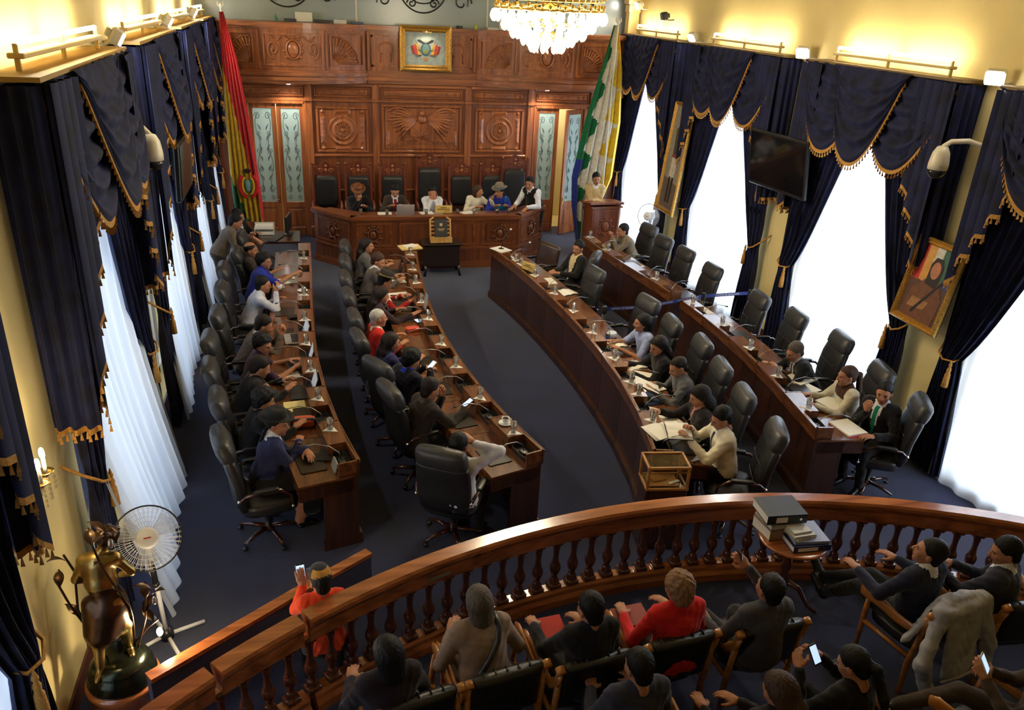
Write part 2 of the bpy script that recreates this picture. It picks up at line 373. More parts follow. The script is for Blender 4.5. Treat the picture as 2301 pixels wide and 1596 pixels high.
def hair_tpl(st):
    if st in _hairs: return _hairs[st]
    s = SDF((-.16, -.24, -.46), (.16, .14, .19), .0095)
    def cap(n, c): return lambda x, y, z: np.minimum(-(-.76 * y + .65 * z - c + .004 * np.sin(70 * x) + .003 * np.sin(130 * x + 90 * y)), -(z - .070 - .004 * np.sin(90 * x)) + 0 * y)
    n1 = (0, -.76, .65)
    if st in ('short', 'thin', 'neat'):
        s.ell((0, -.019, .037), (.0825, .105, .097), 0, .0, cut=cap(n1, -.004 if st != 'thin' else .016)); s.ell((0, -.03, .055), (.078, .088, .088), 0, .02, cut=cap(n1, .004))
        s.ell((0, -.062, -.040), (.062, .046, .058), 0, .02)
    elif st == 'crop':
        s.ell((0, -.017, .036), (.079, .101, .092), 0, .0, cut=cap(n1, .004))
        s.ell((0, -.062, -.040), (.060, .043, .055), 0, .02)
    elif st == 'bald':
        s.ell((0, -.016, .028), (.083, .105, .09), 0, 0, cut=lambda x, y, z: np.maximum(-(-.55 * y + .83 * z - .004) + 0 * x, (z - .085 - .35 * y) + 0 * x))
    elif st == 'fluffy':
        s.ell((0, -.018, .045), (.104, .12, .112), 0, 0, cut=cap(n1, -.006), noise=.008, nf=75); s.ell((0, -.062, -.035), (.070, .052, .060), 0, .02, noise=.006, nf=75)
    elif st == 'curly':
        s.ell((0, -.022, .04), (.105, .12, .112), 0, 0, cut=cap(n1, -.012), noise=.010, nf=95); s.ell((0, -.07, -.04), (.08, .06, .07), 0, .03, noise=.008, nf=95)
    elif st == 'bob':
        s.ell((0, -.016, .035), (.09, .112, .1), 0, 0, cut=cap(n1, -.012)); s.cone((0, -.045, .0), (0, -.06, -.12), .075, .062, 0, .03, (1, 0, 0), 1.28)
    elif st == 'long':
        s.ell((0, -.016, .035), (.09, .112, .1), 0, 0, cut=cap(n1, -.012)); s.cone((0, -.045, .0), (0, -.085, -.12), .078, .066, 0, .03, (1, 0, 0), 1.3); s.cone((0, -.085, -.12), (0, -.12, -.34), .062, .045, 0, .03, (1, 0, 0), 1.9)
    elif st == 'ponytail':
        s.ell((0, -.018, .036), (.083, .105, .097), 0, .0, cut=cap(n1, -.004)); s.ell((0, -.062, -.035), (.062, .046, .055), 0, .02); s.cone((0, -.115, .03), (0, -.15, .0), .022, .032, 0, .015); s.cone((0, -.15, .0), (0, -.165, -.2), .035, .034, 0, .02); s.cone((0, -.165, -.2), (0, -.15, -.36), .034, .012, 0, .02)
    elif st == 'braids':
        s.ell((0, -.018, .036), (.083, .105, .097), 0, .0, cut=cap(n1, -.006))
        for q in (-1, 1):
            p = np.array((q * .045, -.085, -.04))
            for i in range(9):
                r = p + np.array((q * .002 * (i % 2), -.012 if i < 4 else .0, -.04)); s.ell((p + r) / 2, (.02, .02, .028), 0, .012); p = r
    V, F, M = s.surf(); th = np.arctan2(V[:, 0], -(V[:, 1] + .02)); rr = np.linalg.norm(V * np.array((1, 1, .4)), axis=1, keepdims=True) + 1e-6
    k = np.sin(th * 31 + 9 * np.sin(V[:, 2] * 22)) * .5 + np.sin(th * 17 - 5 * np.sin(V[:, 2] * 35)) * .5
    V = V + V / rr * (k * .0035)[:, None] * np.array((1, 1, .3))
    _hairs[st] = (V, F, M); return _hairs[st]
_hm = {}
def hair_mesh(st, col):
    if (st, col) not in _hm:
        V, F, M = hair_tpl(st); _hm[st, col] = np_mesh('hair', V, F, M * 0, [HAIR[col]])
    return _hm[st, col]
def wrinkle(V, F, M, sd):
    a, b, c, d = (V[F[:, i]] for i in range(4)); fn = np.cross(c - a, d - b); N = np.zeros_like(V)
    for i in range(4): np.add.at(N, F[:, i], fn)
    N /= (np.linalg.norm(N, axis=1, keepdims=True) + 1e-9); cl_ = np.zeros(len(V)); q = np.repeat(((M == 1) | (M == 9) | (M == 2)).astype(float), 4); np.maximum.at(cl_, F.ravel(), q)
    x, y, z = V.T; ph = sd * 37.0
    k = np.sin(38 * z + 14 * np.sin(9 * x + ph) + 11 * y) * .45 + np.sin(27 * x + 31 * y + 8 * np.sin(17 * z + ph)) * .35 + np.sin(61 * (z - .6 * y) + 5 * np.sin(23 * x)) * .3
    return V + N * (k * .0048 * cl_)[:, None]
def ik(S_, T_, l1, l2, hint):
    d = T_ - S_; L = np.linalg.norm(d); L2 = min(L, (l1 + l2) * .995); d = d / max(L, 1e-6); T_ = S_ + d * L2
    a = (l1 * l1 - l2 * l2 + L2 * L2) / (2 * L2); hh = math.sqrt(max(l1 * l1 - a * a, 0)); hint = hint - d * np.dot(hint, d); hint /= (np.linalg.norm(hint) + 1e-9)
    return S_ + d * a + hint * hh, T_
def frame(y, z):
    y = y / np.linalg.norm(y); x = np.cross(y, z); x /= (np.linalg.norm(x) + 1e-9); z = np.cross(x, y); return np.stack([x, y, z], 1)
def person(label, loc, face, top, bottom=(0.01, 0.01, 0.012), hair='short', hcol='black', pose='sit', lean=0.15, side=0.0, twist=0.0, head=(0, 0.1, 0), Lh=None, Rh=None,
           shirt=None, tie=None, short=False, skin=None, scale=0.96, h=0.018, hz=None, legs=None, skirt=False, wide=1.0, collar=False, hat=None, glasses=False, neckfwd=0.03, group=None, scarf=None, stripe=None, v0=.17, vw=.36, zoff=0.0, sleeve=None, at='head'):
    """face: heading in degrees, 0 looks along +y, counter-clockwise; targets are local with x right, y forward"""
    hz = hz if hz else {'sit': .575, 'stand': .93, 'squat': .40}[pose]
    P = np.array((0, 0, hz)); u = np.array((math.sin(side), math.sin(lean) * math.cos(side), math.cos(lean) * math.cos(side))); u /= np.linalg.norm(u)
    w = np.array((math.cos(twist), math.sin(twist), 0)); w = w - u * np.dot(w, u); w /= np.linalg.norm(w); n = np.cross(u, w) * 1.0
    if n[1] < 0 and abs(twist) < 1.2: n = -n
    NK = P + u * .475; SH = {q: P + u * .425 + w * (.160 * wide) * q + n * .01 for q in (-1, 1)}
    hp = NK + u * .075 + np.array((0, 0, .055)) + n * neckfwd
    yaw, pit, rol = head
    Rh_ = np.array((Matrix.Rotation(yaw + twist, 3, 'Z') @ Matrix.Rotation(rol, 3, 'Y') @ Matrix.Rotation(-pit, 3, 'X')))
    if at == 'head':
        fa = math.radians(face); ox, oy = hp[0] * scale, hp[1] * scale; loc = (loc[0] - (ox * math.cos(fa) - oy * math.sin(fa)), loc[1] - (ox * math.sin(fa) + oy * math.cos(fa)))
    # limbs
    pts = [P, hp + np.array((0, 0, .05))]
    if legs is None:
        if pose == 'sit': legs = [((-.12, .41, hz - .01), (-.12, .32, .10), (-.13, .47, .04)), ((.12, .41, hz - .01), (.12, .28, .10), (.13, .43, .04))]
        elif pose == 'stand': legs = [((-.1, .03, .50), (-.1, .0, .10), (-.12, .16, .045)), ((.1, .03, .50), (.1, .0, .10), (.12, .16, .045))]
        else: legs = [((-.16, .34, .46), (-.14, .06, .10), (-.16, .22, .045)), ((.16, .34, .46), (.14, .06, .10), (.16, .22, .045))]
    arms = []
    for q, a in ((-1, Lh), (1, Rh)):
        if a is None: a = {'t': (q * .17, .34, hz + .16), 'p': 'relax'} if pose != 'stand' else {'t': (q * .23, .08, hz - .08), 'p': 'relax', 'd': (0, .15, -1), 'b': (q, 0, 0)}
        T_ = np.array(a['t'], float); hint = np.array(a.get('e', (q * .55, -.35, -.75)), float)
        E_, T_ = ik(SH[q], T_, .285, .255, hint); d = np.array(a['d'], float) if 'd' in a else (T_ - E_); d = d / np.linalg.norm(d); arms.append((q, E_, T_, d, np.array(a.get('b', (0, 0.05, 1)), float), a.get('p', 'relax')))
        pts += [E_, T_, T_ + d * .05]
    for kn, an, to in legs: pts += [np.array(kn), np.array(an), np.array(to)]
    pts = np.array(pts); s = SDF(pts.min(0) - .19, pts.max(0) + .19, h)
    b = .006 if shirt is None else .012
    s.cone(P + u * -.01, P + u * .10, .128, .10, 2, .05, w, 1.36 * wide)
    s.cone(P + u * .10, P + u * .33, .113 + b, .118 + b, 1, .05, w, 1.42 * wide); s.cone(SH[-1] * .92 + SH[1] * .08 - u * .01, SH[1] * .92 + SH[-1] * .08 - u * .01, .066 + b, .066 + b, 1, .06)
    for q in (-1, 1): s.cone(NK - u * .01 + w * q * .03, SH[q] * .8 + NK * .2, .05, .055, 1, .04)
    s.cone(P + u * .12, P + u * .035, .12 + b, .132 + b, 1, .03, w, 1.38 * wide)
    s.cone(NK + u * .012 + n * .012, hp - Rh_ @ np.array((0, .01, .09)), .050, .050, 0, .012)
    s.cone(NK - u * .02, NK + u * .022 + n * .006, .070, .060, 4 if (shirt is not None or collar) else 1, .012)
    for q, E_, T_, d, bk, hp_ in arms:
        s.cone(SH[q], E_, .054 + b * .8, .044 + b * .8, 9, .035)
        if short:
            s.cone(E_ * .75 + SH[q] * .25, E_, .046, .04, 0, .01); s.cone(E_, T_, .041, .028, 0, .02)
        else: s.cone(E_, T_ - d * .005, .043 + b * .8, .035 + b * .6, 9, .02)
    HJ = {q: P + np.array((math.cos(twist * .3) * q * .095, 0, -.01)) for q in (-1, 1)}
    for q, (kn, an, to) in zip((-1, 1), legs):
        kn, an, to = map(np.array, (kn, an, to)); kn = kn.astype(float)
        s.cone(HJ[q], kn, .098, .068, 2, .04); s.cone(kn, an, .066, .05, 2 if not skirt else 0, .02)
        s.cone(an + (to - an) * .05 - np.array((0, 0, .035)), to, .047, .036, 3, .015)
    if skirt:
        k0, k1 = np.array(legs[0][0]), np.array(legs[1][0]); s.cone(P, (k0 + k1) / 2, .15, .15, 2, .05, (1, 0, 0), 1.5); s.cone((k0 + k1) / 2, (k0 + k1) / 2 * np.array((1, 1, .45)), .14, .15, 2, .05, (1, 0, 0), 1.5)
    V, F, M = s.surf(); fc = V[F].mean(1) - P; t_ = fc @ u; la = fc @ w; fw = fc @ n; M = M.copy()
    if shirt is not None:
        M[(M == 1) & (fw > .03) & (t_ > v0) & (np.abs(la) < (t_ - v0) * vw * .5) & (np.abs(la) < .085)] = 4
        M[(M == 1) & (np.hypot(la, fw - .015) < .078) & (t_ > .44)] = 4
        if tie is not None: M[(M == 4) & (fw > .03) & (np.abs(la) < .023) & (t_ < .455)] = 5
    if collar: M[(M == 1) & (np.hypot(la, fw - .015) < .082) & (t_ > .43)] = 4
    if stripe: M[((M == 1) | (M == 9)) & (np.sin(fc @ np.array(stripe[0])) > stripe[1])] = 5
    if scarf is not None: M[(M == 1) & (t_ > .36) & (np.abs(la) < .12)] = 5
    V = wrinkle(V, F, M, hz)
    if sleeve is None: M[(M == 9)] = 1
    L = [(V, F, M)]
    hv, hf, hm = head_tpl(.0075 if h < .019 else .0095); L.append((hv @ Rh_.T + hp, hf, hm))
    for q, E_, T_, d, bk, hp_ in arms:
        v, f, m = hand_tpl(hp_, .0058 if h < .019 else .0075)
        if q < 0: v = v * np.array((-1, 1, 1)); f = f[:, ::-1]
        L.append((v @ frame(d, bk).T + T_ + d * .012, f, m))
    V, F, M = join(L)
    cl = lambda c, dflt: c if isinstance(c, bpy.types.Material) else cloth(c if c is not None else dflt)
    mats = [skin or SKIN, cl(top, None), cl(bottom, None), SHOE, cl(shirt, (.8, .8, .8)), cl(tie if tie is not None else scarf, (.1, .02, .02)), LIPS, EYE, HAIR[hcol], cl(sleeve if sleeve is not None else top, None)]
    root = thing('person', label, 'person', (loc[0], loc[1], zoff), math.radians(face), group); root.scale = (scale,) * 3
    link('body', np_mesh('body', V, F, M, mats), root)
    Hm = Matrix.Translation(hp) @ Matrix(Rh_.tolist()).to_4x4()
    if hair:
        o = link('hair', hair_mesh(hair, hcol), root); o.matrix_local = Hm
    if hat:
        o = hat(root); o.matrix_local = Hm
    if glasses:
        g = MB()
        for q in (-1, 1): g.tube([(q * .033 + .021 * math.cos(a), .108, .002 + .015 * math.sin(a)) for a in np.arange(10) * PI / 5], .0016, 5, close=True); g.tube([(q * .054, .107, .006), (q * .08, .05, .008), (q * .082, -.02, .002)], .0016, 5)
        g.tube([(-.012, .108, .005), (.012, .108, .005)], .0016, 5); o = link('eyeglasses', g.mesh('eyeglasses', STEEL), root); o.matrix_local = Hm
    wpos = lambda p: Matrix.Translation((loc[0], loc[1], zoff)) @ rotz(math.radians(face)) @ Matrix.Scale(scale, 4) @ Vector(p)
    root_info[root.name] = {q: (wpos(T_ + d * .07), d) for q, E_, T_, d, bk, hp_ in arms}
    return root
root_info = {}
SHOE = mat('shoe_black', (.008, .008, .009), 0.3, spec=0.5)
STEEL = mat('steel_thin', (.35, .35, .36), 0.3, metal=1.0)
HATFELT = {}
def fedora(col, shine=0.8, brim=.15, crown=.12, band=None, tilt=0.0):
    def make(root):
        k = ('hat', tuple(col), brim)
        m = mat('hat_felt_%d' % len(HATFELT), col, shine, spec=.4, bump=.1 if shine > .5 else 0, bscale=200, coat=0.0 if shine > .5 else .8); HATFELT[len(HATFELT)] = m
        g = MB(); z0 = .075
        prof = [(.078, z0 - .004), (brim * .8, z0 - .004), (brim, z0 + .004), (brim * .98, z0 + .012), (brim * .8, z0 + .004), (.094, z0 + .006), (.09, z0 + .03), (.084, z0 + crown * .8), (.06, z0 + crown), (.03, z0 + crown * .93), (.002, z0 + crown * .9)]
        g.lathe(prof, n=28, cap=False)
        A = np.concatenate(g.V); A[:, 1] = A[:, 1] * 1.15 - .01; A[:, 2] += np.where(np.hypot(A[:, 0], A[:, 1]) > .105, (A[:, 0] / .15) ** 2 * .02, 0); g.V = [A]
        o = link('hat', g.mesh('hat', m, True), root)
        if band:
            b_ = MB(); b_.lathe([(.0955, z0 + .006), (.0945, z0 + .03)], n=28, cap=False); B = np.concatenate(b_.V); B[:, 1] = B[:, 1] * 1.15 - .01; b_.V = [B]
            part('hat_band', b_, cloth(band), o)
        return o
    return make
# ------------------------------------------------------------------ setting
YB = 17.0; XC = 2.2; ZC = 6.9; YF = -3.0
CARPET = mat('carpet_blue', sRGB(22, 32, 72), 0.95, spec=0.1, var=0.35, scale=2.2, bump=0.5, bscale=900, sheen=0.3)
PAINT = mat('wall_yellow', sRGB(226, 204, 142), 0.8, spec=0.25, var=0.06, scale=1.5, bump=0.05, bscale=40)
CEILM = mat('ceiling_cream', sRGB(224, 208, 160), 0.85, var=0.05, scale=1.0)
WD = wood('carved_cedar', sRGB(118, 64, 32), sRGB(174, 102, 56), 0.38, 2, 2.2, 0.25)
WDX = wood('carved_cedar_rail', sRGB(118, 64, 32), sRGB(176, 104, 58), 0.38, 0, 2.2, 0.25)
WDD = wood('carved_cedar_deep', sRGB(100, 52, 27), sRGB(148, 82, 44), 0.45, 2, 2.2, 0.2)
WDL = wood('carved_cedar_relief', sRGB(130, 72, 38), sRGB(184, 110, 62), 0.35, 0, 3.0, 0.3)
BRASS = mat('brass', (.62, .42, .14), 0.28, metal=1.0)
WHITEP = mat('white_plastic', sRGB(226, 222, 210), 0.4)
BLACKP = mat('black_plastic', (.012, .012, .013), 0.35)
g = MB(); g.box((2.5, 7.0, -0.1), (11.0, 21.0, 0.2)); struct('floor', g, CARPET)
g = MB(); g.box((2.5, 7.0, ZC + 0.1), (11.0, 21.0, 0.2)); struct('ceiling', g, CEILM)
g = MB(); g.box((2.5, YF - 0.15, ZC / 2), (11.0, 0.3, ZC)); struct('wall_front', g, PAINT)
def side_wall(name, wins, fx, sg):
    g = MB(); T = 0.3; op = [(a + .42, b - .42) for a, b in wins]; op.sort()
    ys = [YF] + [v for ab in op for v in ab] + [YB + .3]
    def seg(y0, y1, z0, z1): g.prism([(fx(y0), y0), (fx(y1), y1), (fx(y1) + sg * T, y1), (fx(y0) + sg * T, y0)], z0, z1)
    for i in range(0, len(ys), 2): seg(ys[i], ys[i + 1], 0, ZC)
    for a, b in op: seg(a, b, 3.95, ZC); seg(a, b, 0, 0.12)
    return struct(name, g, PAINT), op
wr, OPR = side_wall('wall_right', WIN_R, xr, 1)
wl, OPL = side_wall('wall_left', WIN_L + [(2.0, 4.75)], xl, -1)
PANE = glassy('window_pane', (.97, .99, 1.0), 0.03)
FRAMEW = mat('window_frame_white', sRGB(214, 208, 192), 0.5)
wn = 0
for ops, fx, sg in ((OPR, xr, 1), (OPL, xl, -1)):
    for a, b in ops:
        wn += 1; m = (a + b) / 2; x = fx(m) + sg * .2; g = MB(); wd = b - a
        for z in (.16, 2.75, 3.91): g.box((x, m, z), (.06, wd, .08))
        for y in (a + .04, m, b - .04): g.box((x, y, 2.03), (.06, .07, 3.82))
        w_ = struct('window_%d' % wn, g, FRAMEW)
        for y0, y1 in ((a + .08, m - .035), (m + .035, b - .08)):
            for z0, z1 in ((.2, 2.71), (2.79, 3.87)):
                p_ = MB(); p_.box((x, (y0 + y1) / 2, (z0 + z1) / 2), (.006, y1 - y0, z1 - z0)); part('pane', p_, PANE, w_)
# skirting boards
BASEB = wood('skirting_wood', sRGB(74, 36, 20), sRGB(110, 58, 30), 0.4, 1)
g = MB(); g.prism([(xr(YF) - .02, YF), (xr(YF), YF), (xr(YB), YB), (xr(YB) - .02, YB)], 0, .16); struct('baseboard_right', g, BASEB)
g = MB(); g.prism([(xl(YF), YF), (xl(YF) + .02, YF), (xl(YB) + .02, YB), (xl(YB), YB)], 0, .16); struct('baseboard_left', g, BASEB)
# ---- back wall of carved wood
X0, X1 = xl(YB), xr(YB)
DL, DR = (-1.24, -.12), (4.60, 5.74)
g = MB()
for a, b, z0, z1 in ((X0 - .3, DL[0], 0, 4.18), (DL[0], DL[1], 2.74, 4.18), (DL[1], DR[0], 0, 4.18), (DR[0], DR[1], 2.74, 4.18), (DR[1], X1 + .3, 0, 4.18)):
    g.box(((a + b) / 2, YB + .12, (z0 + z1) / 2), (b - a, .24, z1 - z0))
wb = struct('wall_back', g, WDD)
def wp(name, mb, m=None, smooth=False): return part(name, mb, m or WD, wb, smooth)
def frame_panel(x0, x1, z0, z1, y=YB, fw=.05, d=.035, name='panel', inner=True, mm=None):
    g = MB()
    for a, b, c, e in ((x0, x1, z0, z0 + fw), (x0, x1, z1 - fw, z1), (x0, x0 + fw, z0 + fw, z1 - fw), (x1 - fw, x1, z0 + fw, z1 - fw)):
        g.box(((a + b) / 2, y - d / 2, (c + e) / 2), (b - a, d, e - c), b=.012)
    if inner: g.box(((x0 + x1) / 2, y - .006, (z0 + z1) / 2), (x1 - x0 - fw * 2.9, .024, z1 - z0 - fw * 2.9), b=.008)
    return wp(name, g, mm)
for x in (-1.42, -.05, 1.26, 3.16, 4.50, 5.88):
    g = MB(); g.box((x, YB - .03, 1.55), (.13, .06, 3.1), b=.012); g.box((x, YB - .05, .12), (.17, .1, .24), b=.015); g.box((x, YB - .05, 2.79), (.16, .1, .07), b=.012); wp('post', g)
for z, d, hh in ((2.78, .05, .05), (3.08, .07, .06), (1.70, .045, .05), (.98, .045, .05)):
    for a, b in ((-1.42, -.05), (-.05, 1.26), (1.26, 3.16), (3.16, 4.5), (4.5, 5.88)):
        if z < 2.7 and ((a < -1) or (b > 5)): continue
        g = MB(); g.box(((a + b) / 2, YB - d / 2, z), (b - a - .12, d, hh), b=.01); wp('rail', g, WDX)
def diamond(g, x, z, w, h_, y, d=.02):
    g.add([(x - w, y, z), (x, y, z - h_), (x + w, y, z), (x, y, z + h_), (x, y - d, z)], [(0, 1, 4), (1, 2, 4), (2, 3, 4), (3, 0, 4)])
def pyramid_bar(g, x0, x1, z0, z1, y, d=.03):
    q = min(x1 - x0, z1 - z0) / 2
    if x1 - x0 > z1 - z0: r = [(x0 + q, (z0 + z1) / 2), (x1 - q, (z0 + z1) / 2)]
    else: r = [((x0 + x1) / 2, z0 + q), ((x0 + x1) / 2, z1 - q)]
    v = [(x0, y, z0), (x1, y, z0), (x1, y, z1), (x0, y, z1), (r[0][0], y - d, r[0][1]), (r[1][0], y - d, r[1][1])]
    f = [(0, 1, 5, 4), (1, 2, 5), (2, 3, 4, 5), (3, 0, 4)] if x1 - x0 > z1 - z0 else [(0, 1, 4), (1, 2, 5, 4), (2, 3, 5), (3, 0, 4, 5)]
    g.add(v, f)
for a, b in ((-1.34, -.14), (.06, 1.16), (1.38, 3.04), (3.28, 4.38), (4.62, 5.78)):   # frieze panels with bosses
    frame_panel(a, b, 2.84, 3.03, fw=.03, name='frieze_panel', mm=WDX)
    m = (a + b) / 2; g = MB()
    for q in (-1, 1):
        diamond(g, m + q * (b - a) * .40, 2.935, .045, .05, YB - .018, .03); diamond(g, m + q * (b - a) * .30, 2.935, .04, .05, YB - .018, .03)
    g.tube([(m + t * (b - a) * .2, YB - .02, 2.94 + .02 * math.sin(t * 9)) for t in np.linspace(-1, 1, 24)], .011, 6)
    wp('frieze_carving', g, WDL)
def rosette(x, z):
    frame_panel(x - .52, x + .52, z - .44, z + .46)
    g = MB(); g.lathe([(.30, 0), (.30, .02), (.27, .035), (.25, .02), (.19, .02), (.185, .035), (.16, .03), (.15, .018), (.0, .015)], n=40)
    A = np.concatenate(g.V); g.V = [np.stack([A[:, 0] + x, YB - .012 - A[:, 2], A[:, 1] + z], 1)]; wp('rosette', g, WD, True)
    g = MB()
    for i in range(20):
        a = i * PI / 10; g.tube([(x + r * math.cos(a), YB - .028 - .012 * math.sin((r - .04) / .12 * PI), z + r * math.sin(a)) for r in (.045, .085, .12, .15)], [.005, .011, .014, .01], 6)
    g.ball((x, YB - .045, z), .033); wp('rosette_petals', g, WDL, True)
    g = MB()
    for q in (-1, 1):
        pyramid_bar(g, x + q * .39 - .05, x + q * .39 + .05, z - .26, z + .26, YB - .018); pyramid_bar(g, x - .16, x + .16, z + q * .36 - .045, z + q * .36 + .045, YB - .018)
        for r in (-1, 1): diamond(g, x + q * .39, z + r * .36, .05, .055, YB - .018, .035)
    wp('panel_bosses', g, WDL)
rosette(.60, 2.20); rosette(3.84, 2.22)
# carved eagle over the middle seats
frame_panel(1.38, 3.04, 1.76, 2.72)
g = MB(); xe, ze = XC, 2.24
g.plate([(xe - .24, ze + .2), (xe - .24, ze - .12), (xe, ze - .3), (xe + .24, ze - .12), (xe + .24, ze + .2)], YB - .06, YB - .01); wp('carved_shield', g, WD)
for q in (-1, 1):
    g = MB()
    for i in range(9):
        t = i / 8; a0 = (xe + q * (.1 + .05 * t), ze + .16 - .03 * t); a1 = (xe + q * (.30 + .42 * (1 - abs(t - .35))), ze + .40 - .62 * t)
        g.tube([(a0[0], YB - .045, a0[1]), ((a0[0] + a1[0]) / 2, YB - .05, (a0[1] + a1[1]) / 2 + .05), (a1[0], YB - .03, a1[1])], [.03, .034, .012], 6)
    g.tube([(xe + q * (.1 + .6 * t), YB - .045, ze + .2 + .22 * math.sin(t * 2.4)) for t in np.linspace(0, 1, 12)], .025, 6); wp('carved_wing', g, WDL, True)
    g = MB()
    for k in range(4):
        c = (xe + q * (.2 + .13 * k), ze - .26 - .02 * k)
        g.tube([(c[0] + q * .07 * (1 - t * .8) * math.cos(t * 9), YB - .03, c[1] + .07 * (1 - t * .8) * math.sin(t * 9)) for t in np.linspace(0, 1, 18)], .011, 5)
    wp('carved_scroll', g, WDL, True)
    g = MB(); pyramid_bar(g, xe + q * .70 - .04, xe + q * .70 + .04, ze - .34, ze - .04, YB - .018); wp('panel_bosses', g, WDL)
g = MB(); g.ball((xe, YB - .06, ze + .30), (.06, .05, .075)); g.tube([(xe, YB - .09, ze + .31), (xe + .05, YB - .11, ze + .30), (xe + .075, YB - .1, ze + .27)], [.025, .018, .006], 6); g.ball((xe, YB - .05, ze + .2), (.1, .05, .1)); wp('carved_eagle_head', g, WDL, True)
g = MB()
for i in range(9):
    a = PI / 2 + (i - 4) * .3; g.tube([(xe, YB - .06, ze - .2), (xe + .13 * math.cos(a), YB - .075, ze - .2 + .16 * math.sin(a)), (xe + .22 * math.cos(a), YB - .06, ze - .2 + .24 * math.sin(a))], [.02, .018, .006], 5)
wp('carved_leaf_spray', g, WDL, True)
# ---- gallery front above: two bowed bays and the straight middle
def bay_y(x, x0, x1): return YB - .06 - .42 * max(0.0, math.sin(PI * (x - x0) / (x1 - x0))) ** .8
BAYS = ((X0, 1.12, 'left'), (3.30, X1, 'right'))
def band(x0, x1, z0, z1, pr, n=22, name='cornice', mm=None, f=None):
    g = MB(); xs = np.linspace(x0, x1, n); f = f or (lambda x: YB - .06)
    R = [[(x, f(x) - pr, z0), (x, f(x) - pr, z1), (x, YB + .1, z1), (x, YB + .1, z0)] for x in xs]; g.rings(R, 0); A = g.F
    return wp(name, g, mm or WDX)
for a, b, sd in BAYS:
    f = lambda x, a=a, b=b: bay_y(x, a - .25 if sd == 'left' else a, b if sd == 'left' else b + .25)
    for z0, z1, pr in ((3.12, 3.18, .00), (3.18, 3.24, .06), (3.24, 3.27, .03), (3.27, 3.33, .09), (3.33, 3.36, .05), (3.36, 4.10, .0), (4.08, 4.12, .04), (4.12, 4.20, .09)):
        band(a, b, z0, z1, pr, f=f, mm=WD if z1 - z0 > .5 else WDX, name='gallery_front' if z1 - z0 > .5 else 'cornice')
for z0, z1, pr in ((3.12, 3.18, .02), (3.18, 3.24, .07), (3.24, 3.33, .04), (3.33, 3.36, .07), (3.36, 4.10, .0), (4.08, 4.12, .04), (4.12, 4.20, .09)):
    band(1.12, 3.30, z0, z1, pr, 3, name='gallery_front' if z1 - z0 > .5 else 'cornice', mm=WD if z1 - z0 > .5 else WDX)
def on_bay(mb, xm, f):   # wrap a flat relief built around y=0 onto the bowed front at xm
    A = np.concatenate(mb.V); A[:, 1] += np.array([f(x) for x in A[:, 0]]); mb.V = [A]; return mb
def relief_frame(x0, x1, z0, z1, f, fw=.035):
    g = MB()
    n = max(2, int((x1 - x0) / .12))
    for z in (z0, z1 - fw):
        xs = np.linspace(x0, x1, n + 1)
        for i in range(n): g.box(((xs[i] + xs[i + 1]) / 2, -.018, z + fw / 2), (xs[i + 1] - xs[i] + .002, .036, fw))
    for x in (x0 + fw / 2, x1 - fw / 2): g.box((x, -.018, (z0 + z1) / 2), (fw, .036, z1 - z0))
    wp('panel', on_bay(g, 0, f), WD)
def fan(xc, zc, R, q, f):     # quarter fan of carved ribs opening up and to side q
    g = MB()
    for i in range(11):
        a = i / 10 * PI / 2; d = (q * math.cos(a), math.sin(a))
        g.tube([(xc + d[0] * r, -.012, zc + d[1] * r) for r in (R * .12, R * .5, R * .93)], [.006, .012, .02], 5)
    for rr in (.62, .97): g.tube([(xc + q * R * rr * math.cos(a), -.015, zc + R * rr * math.sin(a)) for a in np.linspace(0, PI / 2, 14)], .013, 5)
    wp('carved_fan', on_bay(g, 0, f), WDL, True)
def arms_carving(xc, zc, f):
    g = MB(); g.tube([(xc + .13 * math.cos(a), -.02, zc + .17 * math.sin(a)) for a in np.arange(20) * PI / 10], .022, 6, close=True); g.ball((xc, -.005, zc), (.11, .03, .15))
    for q in (-1, 1):
        for k in range(5):
            a = math.radians(-40 + 32 * k); g.ball((xc + q * .17 * math.cos(a), -.012, zc + .21 * math.sin(a)), (.035, .025, .03), 7, 4)
        c = (xc + q * .36, zc)
        g.tube([(c[0] + q * .12 * (1 - t * .8) * math.cos(t * 8 - 1.5), -.02, c[1] + .17 * (1 - t * .75) * math.sin(t * 8 - 1.5)) for t in np.linspace(0, 1, 20)], .02, 6)
        g.tube([(xc + q * (.1 + .3 * t), -.018, zc + .2 + .05 * math.sin(t * 7)) for t in np.linspace(0, 1, 10)], .014, 5)
    g.tube([(xc - .25 + .5 * t, -.015, zc - .24 - .03 * math.sin(t * PI)) for t in np.linspace(0, 1, 10)], .014, 5)
    wp('carved_arms', on_bay(g, 0, f), WDL, True)
for a, b, sd in BAYS:
    f = lambda x, a=a, b=b, sd=sd: bay_y(x, a - .25 if sd == 'left' else a, b if sd == 'left' else b + .25)
    s_ = 1 if sd == 'left' else -1; mir = (lambda x: x) if sd == 'left' else (lambda x: 2 * XC - x)
    for x0, x1, kind in ((-1.7, -.98, 'f0'), (-.82, .28, 'arms'), (.40, 1.06, 'f1')):
        u0, u1 = sorted((mir(x0), mir(x1))); relief_frame(u0, u1, 3.44, 4.02, f)
        if kind == 'f0': fan(mir(-1.04), 3.50, .47, -s_, f)
        elif kind == 'f1': fan(mir(.47), 3.50, .49, s_, f)
        else: arms_carving((u0 + u1) / 2, 3.73, f)
    for x in (-.90, .34):
        g = MB(); g.box((mir(x), 0, 3.73), (.05, .05, .7), b=.01); wp('pilaster', on_bay(g, 0, f), WD)
f0 = lambda x: YB - .06
